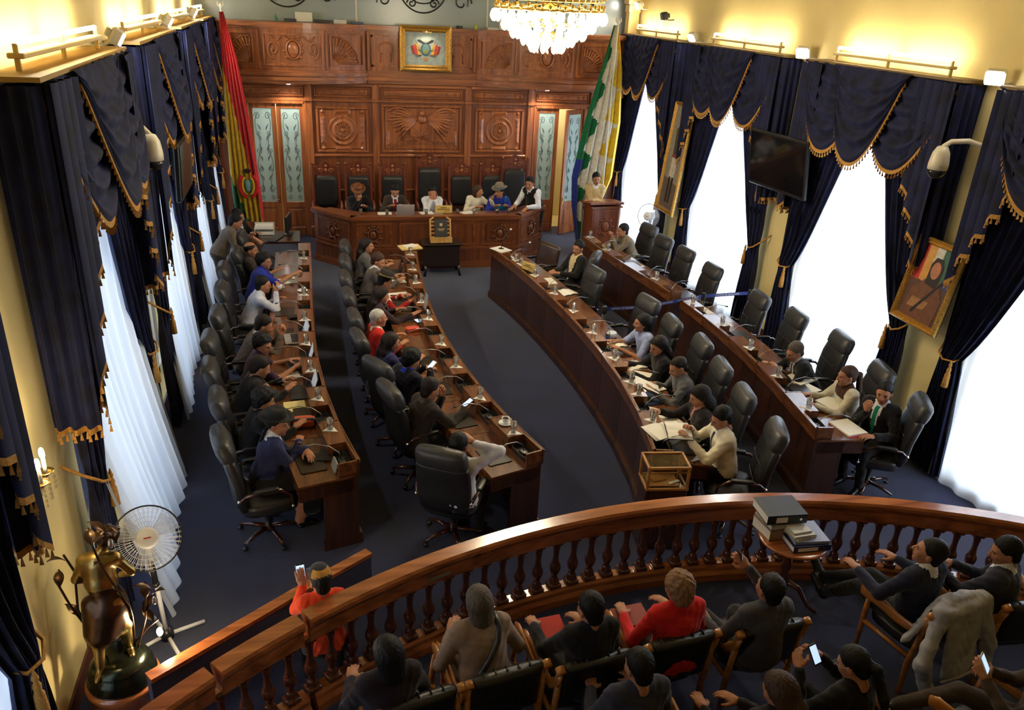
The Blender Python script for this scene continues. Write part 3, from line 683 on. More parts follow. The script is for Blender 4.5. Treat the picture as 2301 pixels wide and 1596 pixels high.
for q in (-1, 1):
    relief_frame(XC + q * .62 - .30 if q > 0 else XC - 1.0, XC + 1.0 if q > 0 else XC - .32, 3.44, 4.02, f0)
    g = MB(); c = XC + q * .72; g.tube([(c + .13 * math.cos(t), -.015, 3.78 + .11 * math.sin(t)) for t in np.linspace(-.9, 4.2, 22)], .017, 6); g.tube([(c - .1, -.015, 3.70), (c - .1, -.015, 3.52)], .014, 5); g.tube([(c + .1, -.015, 3.70), (c + .1, -.015, 3.54)], .014, 5); wp('carved_ribbon', on_bay(g, 0, f0), WDL, True)
    g = MB(); g.box((XC + q * 1.06, -.01, 3.73), (.06, .08, .72), b=.012); wp('pilaster', on_bay(g, 0, f0), WD)
# ---- frosted screen above the gallery front, with etched scrolls
FROST = mat('frosted_screen', sRGB(150, 164, 168), 0.22, spec=0.5, var=0.12, scale=0.8)
ETCH = mat('etched_line', sRGB(44, 46, 48), 0.4)
g = MB(); g.box(((X0 + X1) / 2, YB + .25, (4.18 + ZC) / 2), (X1 - X0 + .6, .06, ZC - 4.18)); scr = struct('window_20', g, FROST)
def spiral(g, cx, cz, r, q=1, y=YB + .205, turns=1.4, up=1, th=.014):
    g.tube([(cx + q * r * (1 - t * .85) * math.cos(t * turns * 2 * PI), y, cz + up * r * (1 - t * .85) * math.sin(t * turns * 2 * PI)) for t in np.linspace(0, 1, 22)], th, 4)
for cx in (-.35, 2.25, 4.85):
    g = MB()
    g.tube([(cx + .48 * math.sin(a), YB + .205, 4.95 - .50 * math.cos(a)) for a in np.linspace(-1.5, 1.5, 24)], .014, 4)
    g.tube([(cx + .34 * math.sin(a), YB + .205, 4.9 - .28 * math.cos(a)) for a in np.linspace(-1.2, 1.2, 18)], .012, 4)
    for q in (-1, 1):
        spiral(g, cx + q * .22, 4.62, .10, q); spiral(g, cx + q * .78, 4.66, .2, q, turns=1.0); spiral(g, cx + q * .16, 4.86, .12, -q)
        g.tube([(cx + q * .9, YB + .205, 4.6 + t * .5 + .05 * math.sin(t * 7)) for t in np.linspace(0, 1, 10)], .012, 4)
    part('etched_scroll', g, ETCH, scr)
for x in (.95, 3.55):
    g = MB(); g.box((x, YB + .21, 5.5), (.03, .03, 2.6)); part('glazing_bar', g, FRAMEW, scr)
# arch springing in the right-hand corner
g = MB(); g.box((X1 - .16, YB - .02, 4.85), (.32, .3, .10), b=.02); g.box((X1 - .16, YB - .02, 4.72), (.26, .26, .16), b=.02); g.box((X1 - .16, YB - .02, 4.45), (.22, .2, .4)); 
g.tube([(X1 - .16 - .9 + .9 * math.cos(a), YB - .02, 4.9 + .9 * math.sin(a)) for a in np.linspace(0, 1.5, 14)], .13, 8); struct('trim_1', g, PAINT)
g = MB()
for i in range(12):
    a = .08 + i * .115; g.ball((X1 - .16 - .9 + .9 * math.cos(a), YB - .15, 4.9 + .9 * math.sin(a)), .05, 6, 4)
part('carved_beads', g, mat('gilt_trim', sRGB(206, 160, 84), 0.5, metal=.3), bpy.data.objects['trim_1'])
# ---- doors
ETG = glassy('etched_glass', (.8, .86, .86), 0.08, 0.25, frost=.86, frostcol=sRGB(186, 206, 208))
def leaf(root, x0, x1, T=None, etch=1, name='leaf', handle=0):
    g = MB(); g.T = T; w = x1 - x0; fw = .085
    for a, b, c, e in ((x0, x0 + fw, 0.02, 2.7), (x1 - fw, x1, .02, 2.7), (x0 + fw, x1 - fw, .02, .2), (x0 + fw, x1 - fw, .62, .74), (x0 + fw, x1 - fw, 2.6, 2.7)):
        g.box(((a + b) / 2, 0, (c + e) / 2), (b - a, .05, e - c), b=.006)
    g.box(((x0 + x1) / 2, 0, .41), (w - 2 * fw, .02, .46)); g.box(((x0 + x1) / 2, 0, .41), (w - 2 * fw - .06, .04, .34), b=.012)
    lf = part(name, g, WD, root)
    p_ = MB(); p_.T = T; p_.box(((x0 + x1) / 2, 0, 1.67), (w - 2 * fw, .012, 1.86)); part('glass_pane', p_, ETG, lf)
    e_ = MB(); e_.T = T; m = (x0 + x1) / 2; ww = (w - 2 * fw) / 2
    for q in (-1, 1):
        for cz, r, up in ((2.45, .085, 1), (2.12, .06, -1), (1.75, .07, 1), (1.42, .055, -1), (.98, .08, 1), (.84, .06, -1)):
            e_.tube([(m + q * ww * .55 + q * r * (1 - t * .85) * math.cos(t * 8.5) * .7, -.012, cz + up * r * (1 - t * .85) * math.sin(t * 8.5)) for t in np.linspace(0, 1, 18)], .006, 4)
        e_.tube([(m + q * ww * (.62 + .2 * math.sin(t * 12)), -.012, 2.5 - 1.55 * t) for t in np.linspace(0, 1, 26)], .0055, 4)
        for k in range(7):
            z = 2.3 - .2 * k; e_.tube([(m + q * ww * .6, -.012, z), (m + q * ww * .35, -.012, z - .07), (m + q * ww * .3, -.012, z - .13)], [.004, .014, .003], 4)
    part('etched_vine', e_, mat('etch_grey', sRGB(96, 108, 112), 0.5), lf)
    if handle:
        h_ = MB(); h_.T = T; xh = x1 - .045 if handle > 0 else x0 + .045
        h_.box((xh, -.03, .78), (.03, .02, .16), b=.006); h_.tube([(xh, -.04, .80), (xh, -.075, .80), (xh - handle * .07, -.08, .80)], .009, 6); part('handle', h_, BRASS, lf)
    return lf
d1 = tag(link('door_1', None, None, (0, YB + .04, 0)), kind='structure')
leaf(d1, DL[0] + .03, (DL[0] + DL[1]) / 2 - .004, handle=1); leaf(d1, (DL[0] + DL[1]) / 2 + .004, DL[1] - .03)
d2 = tag(link('door_2', None, None, (0, YB + .04, 0)), kind='structure')
leaf(d2, DR[0] + .03, (DR[0] + DR[1]) / 2 - .02)
leaf(d2, -.56, 0.0, T=TR((DR[1] - .04, 0, 0), math.radians(32)), handle=-1)
for nm, (a, b) in (('door_1', DL), ('door_2', DR)):
    g = MB()
    for x in (a + .01, b - .01): g.box((x, -.03, 1.37), (.07, .1, 2.74), b=.01)
    g.box(((a + b) / 2, -.03, 2.735), (b - a, .1, .08), b=.01); part('door_frame', g, WD, bpy.data.objects[nm])
    g = MB(); y2 = YB + 1.6
    g.box(((a + b) / 2, y2, 1.5), (2.4, .1, 3.0)); g.box(((a + b) / 2 - 1.2, YB + .95, 1.5), (.1, 1.3, 3.0)); g.box(((a + b) / 2 + 1.2, YB + .95, 1.5), (.1, 1.3, 3.0)); g.box(((a + b) / 2, YB + .95, 3.0), (2.4, 1.3, .1)); g.box(((a + b) / 2, YB + .95, -.06), (2.4, 1.4, .1))
    struct('wall_lobby', g, PAINT) if nm == 'door_2' else struct('wall_lobby_side', g, PAINT)
    l = bpy.data.lights.new('lobby_lamp', 'POINT'); l.energy = 26; l.color = (.95, .97, 1); l.shadow_soft_size = .15; o = bpy.data.objects.new('lobby_lamp', l); C.objects.link(o); o.location = ((a + b) / 2, YB + .9, 2.6)

# small downlights under the gallery
DLM = emit('downlight_lens', (1, .95, .85), 40.0)
for q, (x, w_) in enumerate(((-.40, 'left'), (4.75, 'right'))):
    r = thing('downlight', 'tiny lit downlight under the gallery above the %s door' % w_, 'light', (x, YB - .34, 3.10)); g = MB(); g.lathe([(.05, 0), (.05, .03), (.02, .04)], n=14); part('housing', g, WHITEP, r, True); g = MB(); g.lathe([(.038, -.004), (.038, .0)], n=14); part('lens', g, DLM, r)
    l = bpy.data.lights.new('downlight_beam', 'SPOT'); l.energy = 45; l.color = (1, .9, .72); l.spot_size = 2.4; l.spot_blend = .8; l.shadow_soft_size = .04; o = bpy.data.objects.new('downlight_beam', l); C.objects.link(o); o.location = (x, YB - .34, 3.08)
# ------------------------------------------------------------------ curtains and wall lights
def velvet():
    m, t, n, l, p = nodes('navy_velvet')
    tc = n.new('ShaderNodeTexCoord'); v = n.new('ShaderNodeTexVoronoi'); v.inputs['Scale'].default_value = 5.5; l.new(tc.outputs['Object'], v.inputs['Vector'])
    nz = n.new('ShaderNodeTexNoise'); nz.inputs['Scale'].default_value = 14; nz.inputs['Detail'].default_value = 6; l.new(tc.outputs['Object'], nz.inputs['Vector'])
    mx = n.new('ShaderNodeMath'); mx.operation = 'MULTIPLY'; l.new(v.outputs['Distance'], mx.inputs[0]); l.new(nz.outputs['Fac'], mx.inputs[1])
    rp = n.new('ShaderNodeValToRGB'); e = rp.color_ramp.elements; e[0].position = .12; e[1].position = .34; e[0].color = (*sRGB(16, 17, 36), 1); e[1].color = (*sRGB(25, 29, 64), 1)
    l.new(mx.outputs[0], rp.inputs['Fac']); l.new(rp.outputs[0], p.inputs['Base Color']); p.inputs['Roughness'].default_value = .75; p.inputs['Sheen Weight'].default_value = .18; p.inputs['Sheen Tint'].default_value = (.35, .42, .8, 1); p.inputs['Specular IOR Level'].default_value = .25
    return m
VELVET = velvet()
GOLD = mat('gold_fringe', sRGB(190, 138, 66), 0.7, spec=.3, var=.3, scale=60, bump=.3, bscale=200)
def sheer_mat(name, tr):
    m, t, n, l, p = nodes(name); n.remove(p); out = n['Material Output']
    a = n.new('ShaderNodeBsdfTranslucent'); a.inputs[0].default_value = (.9, .93, .98, 1); d = n.new('ShaderNodeBsdfDiffuse'); d.inputs[0].default_value = (.82, .85, .9, 1); T = n.new('ShaderNodeBsdfTransparent')
    m1 = n.new('ShaderNodeMixShader'); m1.inputs[0].default_value = .42; l.new(a.outputs[0], m1.inputs[1]); l.new(d.outputs[0], m1.inputs[2])
    m2 = n.new('ShaderNodeMixShader'); m2.inputs[0].default_value = tr; l.new(m1.outputs[0], m2.inputs[1]); l.new(T.outputs[0], m2.inputs[2]); l.new(m2.outputs[0], out.inputs['Surface'])
    return m
SHEER = sheer_mat('sheer_voile', .12)
ZT = 4.22
def tassel(g, p, k=1.0):
    x, y, z = p; g.add([(x - .004 * k, y - .004 * k, z), (x + .004 * k, y - .004 * k, z), (x, y + .005 * k, z), (x - .012 * k, y - .010 * k, z - .05 * k), (x + .012 * k, y - .010 * k, z - .05 * k), (x, y + .014 * k, z - .05 * k)], [(0, 1, 4, 3), (1, 2, 5, 4), (2, 0, 3, 5), (3, 4, 5)])
def fringe(root, pts, parent, every=.055, bw=.045, k=1.0):
    """band along an edge and small tassels hanging below it"""
    P = np.array(pts); g = MB(); up = np.array((0, 0, bw)); off = np.zeros(3)
    g.sheet([P + off, P - up + off]); seg = np.linalg.norm(np.diff(P, axis=0), axis=1); cum = np.r_[0, np.cumsum(seg)]
    for t in np.arange(every / 2, cum[-1], every):
        q = np.array([np.interp(t, cum, P[:, i]) for i in range(3)]) - up; tassel(g, q, k)
    o = part('fringe', g, GOLD, parent); o['kind'] = 'stuff'; return o
def curtain(a, b, fx, sg, label, sheer_label, side, tails=(2.2, 2.2), lowres=False, swags=3, flare=.08):
    m = (a + b) / 2; Wd = b - a; base = (fx(m), m, 0)
    root = thing('window_curtain', label, 'curtain', base, group='navy swag curtains of the %s wall' % side)
    Lp = lambda s, d, z: (fx(a + s) - sg * d - base[0], a + s - base[1], z)      # along the wall, out from it, up
    g = MB(); g.add([Lp(0, .02, ZT), Lp(Wd, .02, ZT), Lp(Wd, .34, ZT), Lp(0, .34, ZT), Lp(0, .02, ZT + .03), Lp(Wd, .02, ZT + .03), Lp(Wd, .34, ZT + .03), Lp(0, .34, ZT + .03)], [(0, 1, 2, 3), (4, 7, 6, 5), (0, 4, 5, 1), (1, 5, 6, 2), (2, 6, 7, 3), (3, 7, 4, 0)]); part('pelmet_board', g, mat('pelmet_wood_%s' % side, sRGB(150, 120, 60), .6) if side + '_p' not in PEL else PEL[side + '_p'], root)
    TZ = 1.42
    for q in (0, 1):   # drapes
        nu, nv = 56, 34; G = np.zeros((nv, nu, 3)); half = Wd * .5
        for i in range(nv):
            z = .02 + (ZT - .04) * (1 - i / (nv - 1))
            if z > TZ: w = .27 + (half - .27) * ((z - TZ) / (ZT - TZ)) ** .85; o0 = .0 + .05 * (1 - ((z - TZ) / (ZT - TZ)))
            else: t = (TZ - z) / TZ; w = .27 + .20 * t ** .8; o0 = .05 - .03 * t
            pin = math.exp(-((z - TZ) / .22) ** 2)
            u = np.linspace(0, 1, nu); ph = 2 * PI * 9 * u + .5 * math.sin(z * 1.7 + q)
            d = .17 + (.045 * (1 - .45 * pin)) * np.sin(ph) + .05 * pin * np.sin(u * PI) + .015 * np.sin(ph * .5 + z * 2)
            s = o0 + w * u + .012 * np.cos(ph); s = s if q == 0 else Wd - s
            G[i] = np.array([Lp(s[j], d[j], z) for j in range(nu)])
        g = MB(); g.sheet(G); part('drape', g, VELVET, root, True)
        w = .27; pts = [Lp(s if q == 0 else Wd - s, d, z) for s, d, z in ((.0, .02, TZ + .22), (.02, .14, TZ + .12), (.08, .25, TZ + .02), (.18, .27, TZ - .03), (.29, .22, TZ - .02), (.30, .10, TZ + .04))]
        tb = MB(); tb.tube(pts, .012, 6); tbo = part('tieback', tb, GOLD, root, True)
        ts = MB(); c = Lp(.29 if q == 0 else Wd - .29, .25, TZ - .06); ts.lathe([(.004, .06), (.012, .03), (.02, .0), (.012, -.02), (.024, -.05), (.02, -.09), (.03, -.11), (.036, -.26), (.0, -.27)], c, 10); part('tassel', ts, GOLD, tbo, True)
    # returns at both ends of the pelmet
    for q in (0, 1):
        G = np.zeros((12, 19, 3)); s = .005 if q == 0 else Wd - .005
        for i in range(12):
            z = ZT - .02 - (ZT - tails[q]) * i / 11
            for j in range(19): G[i, j] = Lp(s + (1 if q == 0 else -1) * .035 * math.sin(j * 1.15 + i * .12), .02 + .31 * j / 18, z)
        g = MB(); g.sheet(G); o = part('return', g, VELVET, root, True); fringe(root, G[-1], o)
    def swag(c, hw, dr, d0):
        nv, nu = 30, 36; v = np.linspace(0, 1, nv)[:, None]; u = np.linspace(-1, 1, nu)[None, :]
        env = 1 - np.abs(u) ** 2.3
        s = c + hw * u * (1 - .10 * v) - .10 * hw * v * env * (1 if sg > 0 else -1)
        z = ZT + .012 - v ** .9 * dr * env - .02 * v
        d = d0 + .13 * env * np.sqrt(v) + .032 * np.sin(v ** .8 * 2 * PI * 5.5 + .8 * u) * np.sqrt(np.maximum(env, 0)) * np.minimum(1, v * 4) + .012 * np.sin(u * 21) * (1 - v)
        G = np.array([[Lp(min(max(s[i, j], .0), Wd), d[i, j], z[i, j]) for j in range(nu)] for i in range(nv)])
        g = MB(); g.sheet(G); o = part('swag', g, VELVET, root, True); fringe(root, G[-1], o)
    cs = {3: ((.27, .27), (.73, .27), (.50, .25)), 2: ((.30, .31), (.70, .31))}[swags]
    for i, (c, hf) in enumerate(cs): swag(c * Wd, hf * Wd, 1.02 if i < 2 else 1.06, .30 + .035 * i)
    for q, zb in ((0, tails[0]), (1, tails[1])):
        K = 4; cols = []; edge = []
        for i in range(K * 6 + 1):
            u = i / (K * 6); ph = (i % 6) / 6; tri = abs(ph * 2 - 1); k = i // 6
            s = .02 + (.50 * u) + .05 * math.sin(ph * 2 * PI); d = .325 + .06 * tri + .01 * k
            zz = zb + (3.25 - zb) * (u ** .9) + .10 * (tri - .5) * (1 if u > .08 else 0); cols.append([(s if q == 0 else Wd - s, d, ZT - .01 - (ZT - .01 - zz) * t) for t in np.linspace(0, 1, 12)])
        G = np.array([[Lp(*c) for c in col] for col in cols]); g = MB(); g.sheet(G); o = part('tail', g, VELVET, root, True); fringe(root, G[:, -1], o)
    # sheer voile behind
    nu, nv = 90, 16; G = np.zeros((nv, nu, 3))
    for i in range(nv):
        z = .008 + 4.07 * (1 - i / (nv - 1)); fl = 1 - i / (nv - 1)
        for j in range(nu):
            u = j / (nu - 1); G[i, j] = Lp(.2 + (Wd - .4) * u, 0.085 + .022 * math.sin(u * 2 * PI * 11 + 1.2 * math.sin(u * 13) + .6 * math.sin(z * 1.3)) + .03 * (1 - fl) * math.sin(u * 9) + flare * (max(0, 2.4 - z) / 2.4) ** 1.5 * (1 - .4 * u), z)
    g = MB(); g.sheet(G); single('sheer_curtain', g, SHEER, sheer_label, 'curtain', base, group='white sheers of the %s wall' % side, smooth=True)
    return root
PEL = {'left_p': mat('pelmet_board_left', sRGB(170, 134, 66), .6), 'right_p': mat('pelmet_board_right', sRGB(120, 96, 52), .6)}
RL = ['beside the chequered flag', 'between soldier painting and television', 'between television and framed portrait', 'at the photo edge']
for (a, b), w_ in zip(WIN_R, RL):
    curtain(a, b, xr, 1, 'navy velvet swag curtain with gold fringe on right wall ' + w_, 'bright white sheer in the right-hand window ' + w_, 'right', tails=(2.25, 2.25))
LL = ['nearest the standing fan', 'behind the left dome camera', 'beyond the tilted left screen', 'beside the tricolour flag']
for (a, b), w_ in zip(WIN_L, LL):
    curtain(a, b, xl, -1, 'navy velvet swag curtain with gold fringe on left wall ' + w_, 'pale white sheer in the left-hand window ' + w_, 'left', tails=(1.95, 2.05), swags=3 if b - a > 2.2 else 2, flare=.46 if a < 6 else .2)
curtain(1.6, 3.96, xl, -1, 'navy velvet curtain tail with gold fringe at the photo left edge below sconce', 'white sheer in the leftmost window nearest the gallery', 'left', tails=(2.0, 2.02))
# ---- fluorescent battens over every pelmet
TUBE = emit('tube_warm_white', (1.0, .90, .62), 30.0)
BATTEN = mat('batten_cream', sRGB(206, 180, 120), .5)
def batten(y0, y1, fx, sg, label, side):
    m = (y0 + y1) / 2; base = (fx(m) - sg * .16, m, ZT + .12); r = thing('fluorescent_light', label, 'light', base, group='fluorescent battens on the %s wall' % side); L = y1 - y0
    g = MB(); g.box((0, 0, .0), (.10, L, .035), b=.008); 
    part('batten', g, BATTEN, r)
    for y in (-L / 2 + .03, 0, L / 2 - .03):
        g = MB(); g.box((0, y, .040), (.03, .022, .06), b=.005); g.box((0, y, -.055), (.03, .022, .08)); part('bracket', g, BATTEN, r)
    for c in (-L / 4, L / 4):
        g = MB(); g.tube([(0, c - L / 4 + .05, .075), (0, c + L / 4 - .05, .075)], .018, 8); part('tube', g, TUBE, r, True)
for (a, b), w_ in zip(WIN_R, RL): batten(a + .35, b - .35, xr, 1, 'lit fluorescent batten over the right curtain ' + w_, 'right')
for (a, b), w_ in zip(WIN_L, LL): batten(a + .3, b - .3, xl, -1, 'lit fluorescent batten over the left curtain ' + w_, 'left')
# ---- floodlights between the curtains
LENS = emit('flood_lens', (1.0, .97, .9), 60.0)
def flood(y, z, fx, sg, label, side, lit=True, watt=70, aim=(-.6, -.25, -.75), body=WHITEP):
    base = (fx(y), y, z); r = thing('floodlight', label, 'light', base, group='floodlights on the %s wall' % side)
    d = Vector((sg * aim[0], aim[1], aim[2])).normalized(); R = d.to_track_quat('Z', 'Y').to_matrix().to_4x4(); c = Vector((-sg * .22, 0, 0))
    g = MB(); g.tube([(0, 0, -.05), (-sg * .10, 0, -.06), tuple(c)], .013, 6); part('arm', g, body, r, True)
    g = MB(); g.T = Matrix.Translation(c) @ R; g.box((0, 0, -.02), (.19, .15, .10), b=.02); g.box((0, 0, -.09), (.10, .08, .05), b=.01); part('housing', g, body, r)
    g = MB(); g.T = Matrix.Translation(c) @ R; g.box((0, 0, .034), (.16, .12, .012), b=.004); part('lens', g, LENS if lit else BLACKP, r)
    if lit:
        l = bpy.data.lights.new('flood_beam', 'SPOT'); l.energy = watt; l.color = (1, .95, .85); l.spot_size = 2.0; l.spot_blend = .7; l.shadow_soft_size = .06
        o = bpy.data.objects.new('flood_beam', l); C.objects.link(o); o.matrix_world = Matrix.Translation(Vector(base) + c + d * .06) @ (-d).to_track_quat('Z', 'Y').to_matrix().to_4x4()
flood(7.12, 4.30, xr, 1, 'brightest white floodlight at right, above the right dome camera', 'right', aim=(-.7, -.55, -.35))
flood(10.53, 4.30, xr, 1, 'glowing floodlight on right wall above the television', 'right', aim=(-.7, -.55, -.35))
flood(13.98, 4.32, xr, 1, 'small white floodlight on right wall above the soldier painting', 'right', aim=(-.75, -.1, -.5))
flood(16.6, 4.78, xr, 1, 'round spot lamp over the top of the chequered flag', 'right', aim=(-.9, .1, -.35), watt=35)
flood(15.3, 4.62, xr, 1, 'black spotlight above the first right-hand curtain', 'right', lit=False, body=BLACKP, aim=(-.9, .1, -.2))
flood(8.5, 4.30, xl, -1, 'white floodlight on left wall between first and second curtains', 'left', aim=(-.8, .2, -.5))
flood(11.85, 4.32, xl, -1, 'white floodlight on left wall between second and third curtains', 'left', aim=(-.8, .2, -.5))
flood(14.8, 4.34, xl, -1, 'white floodlight on left wall next to the fourth curtain', 'left', aim=(-.8, .2, -.5))
# ------------------------------------------------------------------ gallery rail
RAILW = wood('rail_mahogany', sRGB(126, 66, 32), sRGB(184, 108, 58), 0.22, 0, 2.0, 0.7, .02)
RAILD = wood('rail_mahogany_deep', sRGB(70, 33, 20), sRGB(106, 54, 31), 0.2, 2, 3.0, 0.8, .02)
RC = (2.91, -.72); RR = 6.13
def rp_(a, r, z=0): return (RC[0] + r * math.sin(a), RC[1] + r * math.cos(a), z)
rail = thing('balustrade', 'curved polished wooden balustrade with turned balusters across the foreground', 'balustrade')
cuts = [-.93, -.655, -.545, .62]
for i in range(3):
    a0, a1 = cuts[i] + (.004 if i else 0), cuts[i + 1] - (.004 if i < 2 else 0); n = max(6, int((a1 - a0) / .025)); A = np.linspace(a0, a1, n)
    for nm, prof, mm in (('handrail', [(-.135, .80), (-.135, .83), (-.12, .85), (.0, .85), (.012, .83), (.0, .79), (-.02, .755), (-.11, .755)], RAILW),
                         ('upper_beam', [(-.105, .64), (-.105, .75), (-.02, .75), (-.02, .64)], RAILW),
                         ('lower_beam', [(-.15, .0), (-.15, .07), (-.125, .10), (-.125, .14), (-.10, .165), (-.02, .165), (.01, .12), (.01, .0)], RAILW)):
        g = MB(); g.rings([[rp_(a, RR + r, z) for r, z in prof][::-1] for a in A], 0); part(nm, g, mm, rail)
BAL = [(.034, .165), (.048, .165), (.048, .215), (.036, .225), (.042, .245), (.034, .262), (.024, .275), (.030, .30), (.047, .345), (.050, .375), (.043, .405), (.029, .425), (.033, .437), (.027, .45), (.0235, .50), (.0275, .56), (.034, .585), (.026, .597), (.037, .612), (.037, .64)]
gb = MB(); gb.box((0, 0, .185), (.105, .105, .045), b=.006); gb.lathe(BAL, n=14); gb.box((0, 0, .635), (.085, .08, .03), b=.005)
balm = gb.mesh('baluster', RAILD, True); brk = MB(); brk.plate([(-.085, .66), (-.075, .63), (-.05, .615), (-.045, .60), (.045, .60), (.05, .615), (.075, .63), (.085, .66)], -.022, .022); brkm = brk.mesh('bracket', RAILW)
da = .170 / RR; a = -.90
while a < .60:
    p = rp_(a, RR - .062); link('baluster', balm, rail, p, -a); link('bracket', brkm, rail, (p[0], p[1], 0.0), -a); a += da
g = MB(); g.T = TR(rp_(-.365, RR - .1375, .72), .365); g.box((0, 0, 0), (.19, .004, .03)); part('brass_plate', g, mat('worn_plate', sRGB(150, 140, 104), .4, metal=.6), rail, label='small worn brass plate')
# low carpeted parapet beyond the rail
PT = [(-1.27, 4.47), (-.64, 4.92), (-.19, 5.25), (.28, 5.57)]
g = MB(); n_ = []
def strip(pts, w0, w1, z0, z1):
    g = MB(); P = np.array(pts); T_ = np.gradient(P, axis=0); T_ /= np.linalg.norm(T_, axis=1, keepdims=True); N = np.stack([-T_[:, 1], T_[:, 0]], 1)
    g.rings([[(*(P[i] + N[i] * w0), z0), (*(P[i] + N[i] * w1), z0), (*(P[i] + N[i] * w1), z1), (*(P[i] + N[i] * w0), z1)] for i in range(len(P))][::-1], 0); return g
pa = thing('carpeted_parapet', 'low blue-carpeted parapet with narrow wooden cap beyond the left rail', 'parapet')
part('carpet_side', strip(PT, -.03, .03, 0, .465), CARPET, pa); part('wooden_cap', strip(PT, -.045, .045, .465, .50), RAILW, pa)
# ------------------------------------------------------------------ senators' desks
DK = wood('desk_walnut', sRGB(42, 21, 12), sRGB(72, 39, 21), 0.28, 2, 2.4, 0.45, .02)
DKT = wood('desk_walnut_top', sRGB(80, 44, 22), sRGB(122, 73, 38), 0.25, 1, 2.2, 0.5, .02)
TRAY = mat('tray_leather', (.022, .020, .018), .35, spec=.5, bump=.1, bscale=200)
BLOT = mat('blotter_leather', sRGB(44, 36, 28), .32, spec=.5, bump=.08, bscale=300)
ROWS = {'LO': ([(-.14, 13.4), (-.13, 11.5), (-.13, 10.3), (-.11, 9.5), (-.08, 8.7), (-.02, 7.94), (.09, 7.18), (.25, 6.40)], -1, list(6.36 + .782 * np.arange(10)), 'left outer'),
        'LI': ([(1.57, 12.8), (1.48, 11.6), (1.45, 10.4), (1.47, 9.5), (1.52, 8.57), (1.61, 7.87), (1.78, 7.06), (1.97, 6.30)], -1, list(6.28 + .725 * np.arange(10)), 'left inner'),
        'RI': ([(2.86, 12.95), (3.02, 12.1), (3.23, 10.4), (3.28, 9.2), (3.30, 8.5), (3.27, 7.8), (3.20, 7.08), (3.04, 6.15)], 1, list(6.12 + .76 * np.arange(10)), 'right inner'),
        'RO': ([(4.70, 13.6), (4.80, 12.45), (4.98, 11.1), (5.10, 10.1), (5.17, 9.2), (5.15, 8.5), (5.08, 7.8), (4.90, 6.28)], 1, list(6.28 + .80 * np.arange(10)), 'right outer')}
RP = {k: np.polyfit([p[1] for p in v[0]], [p[0] for p in v[0]], 4) for k, v in ROWS.items()}
def rx_(k, y): return float(np.polyval(RP[k], y))
def rn_(k, y):    # unit vector from aisle edge towards the seats
    dx = float(np.polyval(np.polyder(RP[k]), y)); s = ROWS[k][1]; v = Vector((s, -s * dx)); return v.normalized()
def rpt(k, y, d, z=0.0):
    n = rn_(k, y); return (rx_(k, y) + n.x * d, y + n.y * d, z)
DZ = .755; SZ = .905; DD = .56
def quadbox(g, k, y0, y1, d0, d1, z0, z1, m=0):
    pts = [rpt(k, y0, d0)[:2], rpt(k, y1, d0)[:2], rpt(k, y1, d1)[:2], rpt(k, y0, d1)[:2]]; g.prism(pts, z0, z1, m)
TRAYS = {}
for k, (pp, sg, ys, nm) in ROWS.items():
    for i in range(9):
        y0, y1 = ys[i] + .004, ys[i + 1] - .004
        if k == 'RO' and i == 4: y1 = 10.13
        if k == 'RO' and i == 5: y0 = 10.42
        ym = (y0 + y1) / 2
        where = 'front-end' if i == 0 else ('far-end' if i == 8 else ORD[i] + ' from the rail,')
        o = rpt(k, ym, .28); root = thing('desk_unit', '%s dark wooden desk unit of the %s row' % (where, nm), 'desk', (o[0], o[1], 0), group='desks of the %s row' % nm); off = np.array((o[0], o[1], 0))
        def P_(name, g, m, par=root):
            g.V = [np.concatenate(g.V) - off]; return part(name, g, m, par)
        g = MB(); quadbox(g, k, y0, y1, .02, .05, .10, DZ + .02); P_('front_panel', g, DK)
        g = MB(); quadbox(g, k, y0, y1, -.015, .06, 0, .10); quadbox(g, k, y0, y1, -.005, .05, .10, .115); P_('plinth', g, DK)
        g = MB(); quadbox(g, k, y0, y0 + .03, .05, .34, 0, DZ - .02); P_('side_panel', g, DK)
        if i in (0, 8):
            ye = y0 if i == 0 else y1 - .03; g = MB(); quadbox(g, k, ye - .004, ye + .034, -.01, .36, 0, .10); P_('end_plinth', g, DK); g = MB(); quadbox(g, k, ye, ye + .03, .05, DD, DZ - .16, DZ - .02); P_('end_apron', g, DK)
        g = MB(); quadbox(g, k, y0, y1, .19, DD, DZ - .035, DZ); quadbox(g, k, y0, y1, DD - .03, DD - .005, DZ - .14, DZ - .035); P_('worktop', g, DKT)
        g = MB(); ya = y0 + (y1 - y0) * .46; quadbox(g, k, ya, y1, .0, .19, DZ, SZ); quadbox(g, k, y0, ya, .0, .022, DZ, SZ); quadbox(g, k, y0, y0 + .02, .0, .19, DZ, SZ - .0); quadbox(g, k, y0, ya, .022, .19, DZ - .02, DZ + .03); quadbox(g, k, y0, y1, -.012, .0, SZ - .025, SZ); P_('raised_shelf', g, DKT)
        g = MB(); c = rpt(k, (y0 + ya) / 2 + .01, .108); n = rn_(k, ym); rz = math.atan2(n.y, n.x)
        L_ = (ya - y0) / 2 - .022; secs = [((0, 0, z), (.074 * q, 0, 0), (0, L_ * q, 0)) for z, q in ((.0, .8), (.0, .94), (.05, 1.0), (.055, .93), (.012, .86))]
        g.T = TR((c[0], c[1], DZ + .03), rz); g.loft(secs, 20, 5); P_('tray', g, TRAY)
        TRAYS[k, i] = (c, n)
